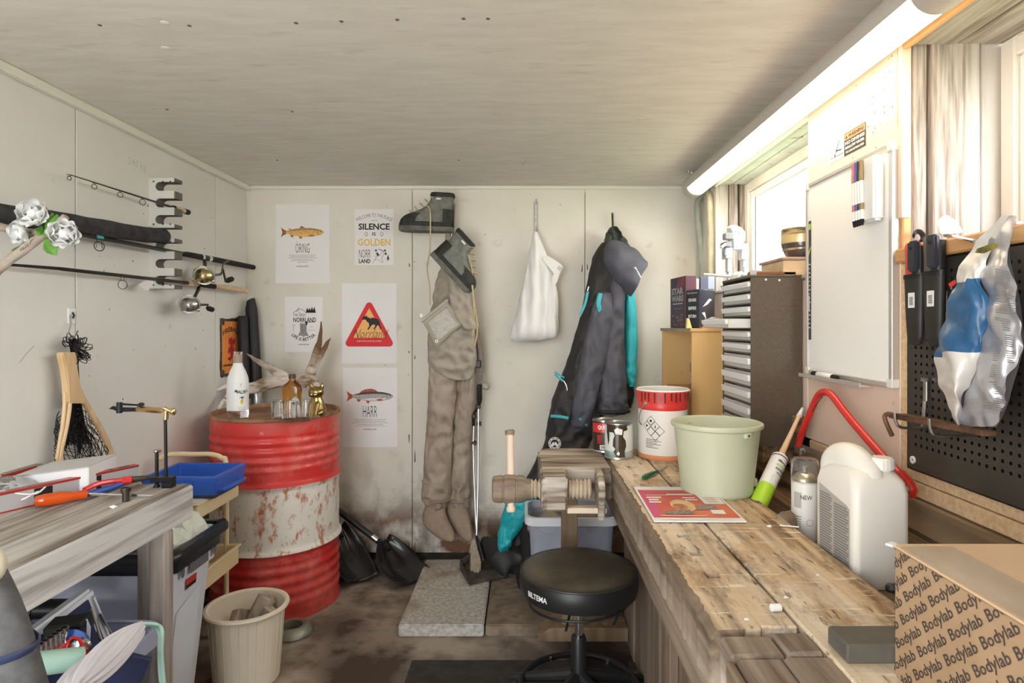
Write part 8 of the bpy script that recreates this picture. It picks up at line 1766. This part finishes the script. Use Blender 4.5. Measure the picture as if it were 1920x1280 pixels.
for k, h_ in enumerate(hts):
    z -= h_; 
    if z < cz0: break
    pull = .075 if k == 3 else .0
    MB().box((cx0 + .001, cy0 + .004, z - .002), (cx1 - .007, cy1 - .004, z + .002)).build('shelf', M_met, t, smooth=0)
    x0 = cx0 + .002 - pull
    o = MB().box((x0, cy0 + .008, z + .003), (x0 + .003, cy1 - .008, z + h_ - .007)); o.build('drawer', M_dr, t, smooth=0); dr_o = bpy.data.objects[[n for n in ORG if n.startswith('drawer') and n in bpy.data.objects and 'cabinet' not in n][-1]]
    MB().box((x0 + .003, cy0 + .008, z + .003), (x0 + .13, cy1 - .008, z + .0045)).build('drawer_floor', M_dr, dr_o, smooth=0)
    MB().box((x0 + .003, cy0 + .008, z + .0045), (x0 + .13, cy0 + .0095, z + h_ - .008)).build('drawer_side', M_dr, dr_o, smooth=0)
    MB().loft([[(x0, cy0 + .006, z + h_ * .40), (x0, cy1 - .006, z + h_ * .40), (x0, cy1 - .006, z + h_ * .72), (x0, cy0 + .006, z + h_ * .72)], [(x0 - .008, cy0 + .006, z + h_ * .32), (x0 - .008, cy1 - .006, z + h_ * .32), (x0 - .012, cy1 - .006, z + h_ * .74), (x0 - .012, cy0 + .006, z + h_ * .74)]]).build('drawer_lip', M_lipp, dr_o, bevel=.0015)
    nc = 6 if k < 6 else 4
    for q in range(nc):
        yy = cy0 + .012 + (cy1 - cy0 - .024) * q / nc
        if q: MB().box((x0 + .003, yy - .0006, z + .0045), (x0 + .12, yy + .0006, z + h_ - .010)).build('divider', M_dr, dr_o, smooth=0)
        if k != 3: MB().box((x0 + .008, yy + .005, z + .005), (x0 + .06, yy + (cy1 - cy0) / nc - .010, z + h_ * rr.uniform(.25, .62))).jitter(.003, 60, seed=k + q).build('contents', cont[rr.choice((0, 0, 3, 4, 3, 1 if k < 4 else 2))], dr_o, smooth=0)
for x, zz in ((cx0 + .05, cz1 - .008), (cx0 + .095, cz1 - .01)): MB(frame((x, cy0, zz), (1, 0, 0), (0, 0, 1), (0, -1, 0))).disc(0, 0, .004, .0006, 8).build('paint_fleck', M_white, t, smooth=0)
MB().box((.80, 2.06, cz0 - .06), (.925, 2.33, cz0 - .001)).jitter(.002, 8).build('support_block', M_darkplank, label='dark wooden block carrying the steel drawer cabinet', cat='block', bevel=.004)
# ------------------------------------------------------------------ open plywood box with books
ox0, ox1, oy0, oy1, oz0, oz1 = .655, .922, 2.415, 2.94, .70, 1.263
M_ply = pm('orange_varnished_ply', (.66, .40, .15), (.72, .47, .20), scale=6, rough=.5, stretch=(1, 1, .3), c3=(.45, .26, .1), s3=30, lo3=.72, hi3=.76)
t = thing('book_box', 'orange plywood box shelf hung on the wall past the drawer cabinet', 'shelf', ((ox0 + ox1) / 2, (oy0 + oy1) / 2, oz0))
for a, b, nm in (((ox0, oy0, oz0), (ox1, oy0 + .014, oz1 - .014), 'side'), ((ox0, oy1 - .014, oz0), (ox1, oy1, oz1 - .014), 'side'), ((ox0 - .004, oy0 - .004, oz1 - .013), (ox1, oy1 + .004, oz1), 'top'), ((ox0, oy0 + .014, oz0), (ox1, oy1 - .014, oz0 + .014), 'bottom'), ((ox1 - .008, oy0 + .014, oz0 + .014), (ox1, oy1 - .014, oz1 - .014), 'back')): MB().box(a, b).build(nm, M_ply, t, bevel=.002)
MB().box((ox0 + .02, oy0 + .015, .985), (ox1 - .01, oy1 - .015, .995)).build('shelf_board', M_ply, t, smooth=0)
mb = MB(); mb.box((ox0 - .007, oy0 - .004, oz1 - .013), (ox0 - .0045, oy1 + .004, oz1)); mb.build('grey_edge', pm('grey_brown_edge', (.36, .30, .24), (.44, .37, .30), scale=30, rough=.8), t)
for k, (yy, wd_, hh, col, lab) in enumerate(((2.47, .05, .21, (.72, .50, .08), 'thick yellow book nearest the drawer cabinet on the lower box shelf'), (2.525, .04, .2, (.66, .52, .2), 'pale yellow book on the lower box shelf'), (2.57, .03, .19, (.28, .42, .22), 'green book on the lower box shelf'), (2.603, .025, .17, (.20, .26, .26), 'dark grey green book on the lower box shelf'))):
    bk = thing('book', lab, 'book', (ox0 + .09, yy, oz0 + .0145), 'books in the plywood box')
    MB().box((ox0 + .05, yy, oz0 + .0145), (ox0 + .2, yy + wd_ - .002, oz0 + .0145 + hh)).build('cover', pm('book_cover_%d' % k, col, rough=.5), bk, bevel=.002); MB().box((ox0 + .0492, yy + .006, oz0 + .08), (ox0 + .0505, yy + wd_ - .008, oz0 + .14)).build('spine_label', M_paper, bk, smooth=0)
for k, (yy, wd_, hh, col, lab) in enumerate(((2.45, .06, .20, (.66, .46, .10), 'yellow book nearest the drawer cabinet on the upper box shelf'), (2.515, .035, .14, (.55, .10, .14), 'red book on the upper box shelf'), (2.556, .04, .165, (.30, .46, .20), 'bright green book on the upper box shelf'), (2.6, .03, .12, (.10, .12, .13), 'black book on the upper box shelf'))):
    bk = thing('book', lab, 'book', (ox0 + .09, yy, .9955), 'books in the plywood box')
    MB().box((ox0 + .05, yy, .9955), (ox0 + .2, yy + wd_ - .002, .9955 + hh)).build('cover', pm('book_coverb_%d' % k, col, rough=.5), bk, bevel=.002); MB().box((ox0 + .0492, yy + .006, 1.03), (ox0 + .0505, yy + wd_ - .008, 1.03 + hh * .4)).build('spine_label', pm('spine_print', (.62, .48, .34), rough=.5), bk, smooth=0)
# books on top of the box
OZ = oz1 + .0005
def spinebox(x0, x1, ya_, yb_, h_, lab, cov, pages=True, nm='book'):
    bk = thing(nm, lab, 'book', ((x0 + x1) / 2, (ya_ + yb_) / 2, OZ), 'books on the plywood box')
    return bk
# big volume: its front cover turned to the room
a, b = P(1257, 610, 2.86), P(1285, 610, 2.66); a.z = b.z = OZ; X = (b - a).normalized(); Wb = (b - a).length; hb = (607 - 512) * 2.76 / F
Mb_ = frame(a, X, (0, 0, 1), X.cross(Vector((0, 0, 1)))); bk = thing('book', 'tall dark purple volume standing on the plywood box with grey title', 'book', a, 'books on the plywood box')
MB(Mb_).box((0, 0, -.05), (Wb, hb, 0)).build('cover', pm('dark_purple_cover', (.055, .04, .06), (.14, .05, .07), scale=6, rough=.4), bk, bevel=.002)
MB(Mb_ @ T(0, 0, .0008), pm('red_glow_print', (.45, .06, .07), (.12, .05, .07), scale=10, rough=.4)).poly([(Wb * .45, hb * .80), (Wb * .95, hb * .80), (Wb * .95, hb * .98), (Wb * .55, hb * .97)]).build('cover_print', None, bk, smooth=0)
M_silv = pm('silver_title_print', (.52, .48, .48), rough=.4)
for s_, y, h_ in (('STAR', .66, .13), ('WARS', .52, .12)): MB(Mb_ @ T(0, 0, .0012), M_silv).text(s_, Wb * .5, hb * y, w=Wb * .78, h=hb * h_, bold=.04).build('lettering', None, bk, smooth=0)
mb = MB(Mb_ @ T(0, 0, .0012), M_silv); mb.rect(Wb * .18, hb * .465, Wb * .84, hb * .49); mb.rect(Wb * .28, hb * .38, Wb * .76, hb * .386); rr = random.Random(77)
for k in range(26): x, y = rr.uniform(.1, .85), rr.uniform(.04, .26); mb.rect(Wb * x, hb * y, Wb * (x + rr.uniform(.03, .1)), hb * (y + .012))
mb.build('cover_drawing', None, bk, smooth=0, kind='stuff')
# black box set in front: spine and cover
a, b, e = P(1286, 610, 2.60), P(1311, 610, 2.50), P(1340, 608, 2.62); hb = (609 - 537) * 2.55 / F
for v in (a, b, e): v.z = OZ
X = (b - a).normalized(); Wb = (b - a).length; M1 = frame(a, X, (0, 0, 1), X.cross(Vector((0, 0, 1)))); X2 = Vector((X.y * -1, X.x, 0)); X2 = (e - b).normalized(); W2b = (e - b).length
bk = thing('book_set', 'black boxed book set with three small white titles on the spine', 'book', a, 'books on the plywood box')
mb = MB(); mb.loft([[a, b, e, e + (a - b)], [v + Vector((0, 0, hb)) for v in (a, b, e, e + (a - b))]]); mb.build('slipcase', pm('black_blue_cover', (.016, .022, .032), (.025, .035, .05), scale=6, rough=.35), bk, bevel=.001)
MB(M1 @ T(0, 0, .001), M_white).text('THE TRILOGY', Wb * .5, hb * .90, w=Wb * .8, h=hb * .03, bold=.02).build('lettering', None, bk, smooth=0)
for y, s_ in ((.69, 'STAR WARS'), (.48, 'EMPIRE'), (.27, 'RETURN')): MB(M1 @ T(0, 0, .001), M_white).text(s_, Wb * .5, hb * y, w=Wb * .58, h=hb * .085, bold=.05).build('lettering', None, bk, smooth=0)
n2 = X2.cross(Vector((0, 0, 1))); M2 = frame(b, X2, (0, 0, 1), n2)
mb = MB(M2 @ T(0, 0, .001), M_paper); mb.poly([(W2b * .2, hb * .55), (W2b * .62, hb * .78), (W2b * .8, hb * .76), (W2b * .5, hb * .62)]); mb.poly([(W2b * .15, hb * .4), (W2b * .45, hb * .22), (W2b * .35, hb * .42)]); mb.build('cover_print', None, bk, smooth=0)
# paperbacks seen edge-on behind
for k, (px0, px1, top, col) in enumerate(((1287, 1296, 514, (.72, .70, .68)), (1296, 1304, 513, (.45, .42, .55)), (1304, 1311, 513, (.76, .74, .72)), (1313, 1327, 510, (.16, .18, .28)), (1327, 1340, 508, (.42, .50, .66)))):
    a, b = P(px0, 600, 2.80), P(px1, 600, 2.80); hh = (606 - top) * 2.8 / F
    bk = thing('book', ['white spined book against the tall purple volume', 'lilac spined book in the row behind the black set', 'second white spined book in the row behind the black set', 'dark blue book in the rear row near the window', 'pale blue book at the window end of the rear row'][k], 'book', (a.x, 2.86, OZ), 'books on the plywood box')
    MB().box((a.x + .0005, 2.80, OZ), (b.x - .0005, 2.92, OZ + hh)).build('cover', pm('rear_book_%d' % k, col, rough=.5), bk, bevel=.002); MB().box((a.x + .003, 2.7992, OZ + hh * .55), (b.x - .003, 2.8, OZ + hh * .75)).build('spine_label', M_pg if k != 3 else M_white, bk, smooth=0)
# loose things in front of the books
mb = MB(); a = P(1288, 612, 2.47); mb.loft([[(a.x - .006, 2.45, OZ), (a.x + .016, 2.45, OZ), (a.x + .016, 2.47, OZ), (a.x - .006, 2.47, OZ)], [(a.x - .004, 2.45, OZ + .04), (a.x + .004, 2.45, OZ + .04), (a.x + .004, 2.47, OZ + .04), (a.x - .004, 2.47, OZ + .04)]]); mb.build('yellow_clip', pm('pale_yellow_plastic', (.78, .70, .30), rough=.5), label='pale yellow wedge standing before the black book set', cat='wedge', bevel=.002)
mb = MB(); mb.box((.70, 2.43, OZ), (.80, 2.48, OZ + .006), Rz(0)); mb.jitter(.006, 30); mb.build('sandpaper', pm('orange_sandpaper', (.62, .28, .10), (.50, .36, .24), scale=30, rough=.9), label='curled orange sandpaper strip lying before the books', cat='sandpaper')
mb = MB(T(.755, 2.455, OZ + .008)); mb.loft([ell((0, 0, z), rx, .018, 16) for z, rx in ((0, .045), (.012, .04), (.028, .026), (.036, .008))]); mb.jitter(.008, 40); mb.build('grey_rag', pm('grey_foil_rag', (.38, .37, .35), (.55, .54, .50), scale=30, rough=.5), label='crumpled grey scrap heaped in front of the black book set', cat='scrap')
# ------------------------------------------------------------------ far window sill
zf = SILL + .0005
M_lego = pm('pale_grey_toy_plastic', (.62, .63, .66), (.55, .56, .60), scale=16, rough=.35); M_lego2 = pm('dark_grey_toy_plastic', (.25, .26, .29), rough=.4)
c = Vector((P(1377, 0, 2.62).x, 2.62, cz1)); c = P(1377, 505, 2.66); c.z = SILL + .0; c.x = .955
t = thing('toy_robot', 'pale grey two legged toy robot standing on the far window sill', 'toy', c)
Lg = lambda px, py, D=2.66: P(px, py, D)
def brick(a, b, D0=2.63, D1=2.69, nm='brick', mat=M_lego):
    p, q = Lg(a[0], a[1], D0), Lg(b[0], b[1], D0); MB().box((min(p.x, q.x), D0, min(p.z, q.z)), (max(p.x, q.x), D1, max(p.z, q.z))).build(nm, mat, t, bevel=.003)
mb = MB(); rg = [ell(Lg(px, py, 2.66), rx, ry, 8, ax=(1, 0, 0), ay=(0, 1, 0)) for px, py, rx, ry in ((1380, 463, .020, .025), (1382, 450, .034, .035), (1381, 436, .038, .04), (1376, 428, .032, .035), (1374, 423, .015, .02))]; mb.loft(rg); mb.build('head', M_lego, t, smooth=20)
brick((1360, 436), (1376, 448), 2.60, 2.64, 'brow_plate', M_lego2); brick((1360, 452), (1372, 462), 2.61, 2.68, 'hip_block', M_lego2); brick((1389, 456), (1403, 468), 2.64, 2.70, 'hip_block')
brick((1360, 464), (1374, 484), 2.63, 2.68, 'thigh'); brick((1391, 466), (1404, 486), 2.65, 2.70, 'thigh'); brick((1364, 484), (1372, 510), 2.64, 2.67, 'shin'); brick((1394, 486), (1403, 508), 2.66, 2.69, 'shin')
brick((1358, 470), (1364, 480), 2.62, 2.64, 'knee_stud', M_lego2); brick((1376, 462), (1392, 467), 2.64, 2.68, 'pelvis')
for px in (1368, 1398):
    p = Lg(px, 508, 2.64); MB().box((p.x - .022, 2.60, SILL + .0005), (p.x + .022, 2.70, SILL + .012)).build('foot', M_lego, t, bevel=.004)
    q = Lg(px, 508, 2.655); MB().box((q.x - .008, 2.645, SILL + .011), (q.x + .008, 2.675, q.z + .02)).build('ankle', M_lego, t, bevel=.002)
MB().tube([Lg(1362, 456, 2.62), Lg(1352, 464, 2.60)], .006, 8).build('side_gun', M_lego, t)
for k, (px, py) in enumerate(((1378, 434), (1386, 436))): MB(T(*Lg(px, py, 2.618))).tube([(0, 0, 0), (0, -.004, 0)], .004, 8).build('eye', M_lego2, t)
# loose toy pieces on cabinet top and sill
M_tp = [M_lego, M_lego2, pm('green_toy_plastic', (.25, .45, .36), rough=.4), pm('cream_toy_plastic', (.76, .70, .56), rough=.4), pm('brown_toy_plastic', (.22, .10, .05), rough=.4), pm('peach_toy_plastic', (.78, .45, .32), rough=.4)]
names = ['pale grey', 'dark grey', 'green', 'cream', 'brown', 'peach']
zt = cz1 + .0085
wh = ['at the outer front corner of the cabinet top', 'beside the green piece', 'near the drawer edge', 'in the middle of the cabinet top', 'along the front edge', 'by the plywood box side', 'against the window sill', 'under the others at the rear', 'close to the whiteboard', 'at the wall end', 'next to the long bar', 'lying crosswise on the rest', 'just below the toy robot', 'at the rear corner']
rr = random.Random(55)
for k in range(14):
    x = .765 + .15 * rr.random(); y = 2.06 + .26 * (k + .5) / 14; sz = (rr.uniform(.02, .05), rr.uniform(.012, .02), rr.uniform(.008, .018)); m_ = k % 6
    mb = MB(T(x, y, zt) @ Rz(rr.uniform(-.9, .9))); mb.box((-sz[0] / 2, -sz[1] / 2, 0), (sz[0] / 2, sz[1] / 2, sz[2]))
    for i in range(max(1, int(sz[0] / .012))): mb.tube([(-sz[0] / 2 + .006 + i * .012, 0, sz[2]), (-sz[0] / 2 + .006 + i * .012, 0, sz[2] + .003)], .0038, 8)
    mb.build('toy_brick', M_tp[m_], label='%s plastic toy brick %s' % (names[m_], wh[k]), cat='toy brick', group='toy bricks on the drawer cabinet', smooth=20)
mb = MB(); a = Vector((.80, 2.075, zt + .006)); mb.box((.775, 2.06, zt), (.91, 2.072, zt + .012)); mb.build('brown_bar', M_tp[4], label='long dark brown bar along the front of the cabinet top', cat='bar', bevel=.002)
mb = MB(); mb.tube([(.668, 2.30, zt + .022), (.80, 2.30, zt + .012)], [.005, .006], 8); mb.build('white_barrel', M_lego, label='thin white toy barrel sticking out past the cabinet top', cat='toy part')
mb = MB(); mb.loft([ell((.80, 2.30, zt + z), rx, ry, 10) for z, rx, ry in ((0, .035, .03), (.02, .03, .025), (.032, .012, .012))]); mb.build('toy_dome', M_lego, label='rounded pale grey toy part at the outer end of the cabinet top', cat='toy part', smooth=20)
# wooden block and black bowl on the sill
bx = thing('wood_block', 'pale wooden block on the far window sill carrying the bowl', 'block', (1.0, 2.16, SILL))
yb_ = 2.15; x0, x1 = P(1449, 0, yb_).x, 1.045; zz1 = P(1480, 487, yb_).z
MB().box((x0, 2.06, SILL + .0005), (x1, 2.26, zz1 - .010)).build('block', wood('pale_pine_block', (.66, .46, .28), (.78, .60, .42), 'x', grain=20, bump=.2), bx, bevel=.003); MB().box((x0 - .006, 2.055, zz1 - .0098), (x1, 2.265, zz1)).build('top_board', pm('red_brown_board', (.36, .22, .16), (.46, .32, .25), scale=20, rough=.7), bx, bevel=.002)
bw = thing('bowl', 'glossy dark pottery bowl with gold bands on the wooden block', 'bowl', (.985, 2.16, zz1 + .0005)); Rb = .068; zb = zz1 + .0005; hb_ = P(1480, 428, yb_).z - zb
Mbw = T(.975, 2.165, zb)
MB(Mbw).lathe([(0, .002), (Rb * .62, 0), (Rb * .8, hb_ * .15), (Rb * .97, hb_ * .42), (Rb, hb_ * .52)], 40, cap=False).build('lower_wall', pm('dark_glaze', (.05, .045, .045), (.09, .08, .075), scale=20, rough=.15, coat=.6), bw, smooth=60)
MB(Mbw).lathe([(Rb, hb_ * .52), (Rb * 1.01, hb_ * .56), (Rb, hb_ * .78)], 40, cap=False).build('gold_band', pm('gold_glaze', (.70, .52, .24), (.80, .66, .40), scale=12, rough=.18, metal=.4), bw, smooth=60)
MB(Mbw).lathe([(Rb, hb_ * .78), (Rb * .99, hb_ * .97), (Rb * .97, hb_), (Rb * .93, hb_ * .97), (Rb * .93, hb_ * .3), (0, hb_ * .1)], 40, cap=False).build('rim_wall', pm('dark_glaze_rim', (.06, .05, .04), (.40, .30, .14), scale=14, stretch=(1, 1, 6), rough=.15, coat=.6), bw, smooth=60)
mb = MB(T(.99, 2.10, SILL)); mb.loft([ell((0, 0, z), rx, ry, 14) for z, rx, ry in ((0, .03, .02), (.02, .03, .02), (.03, .02, .01))]); mb.jitter(.008, 40); mb.v = [v + Vector((-.03, -.02, .0)) for v in mb.v]; mb.build('white_cloth', M_white, label='crumpled white cloth lying before the wooden block on the sill', cat='cloth')
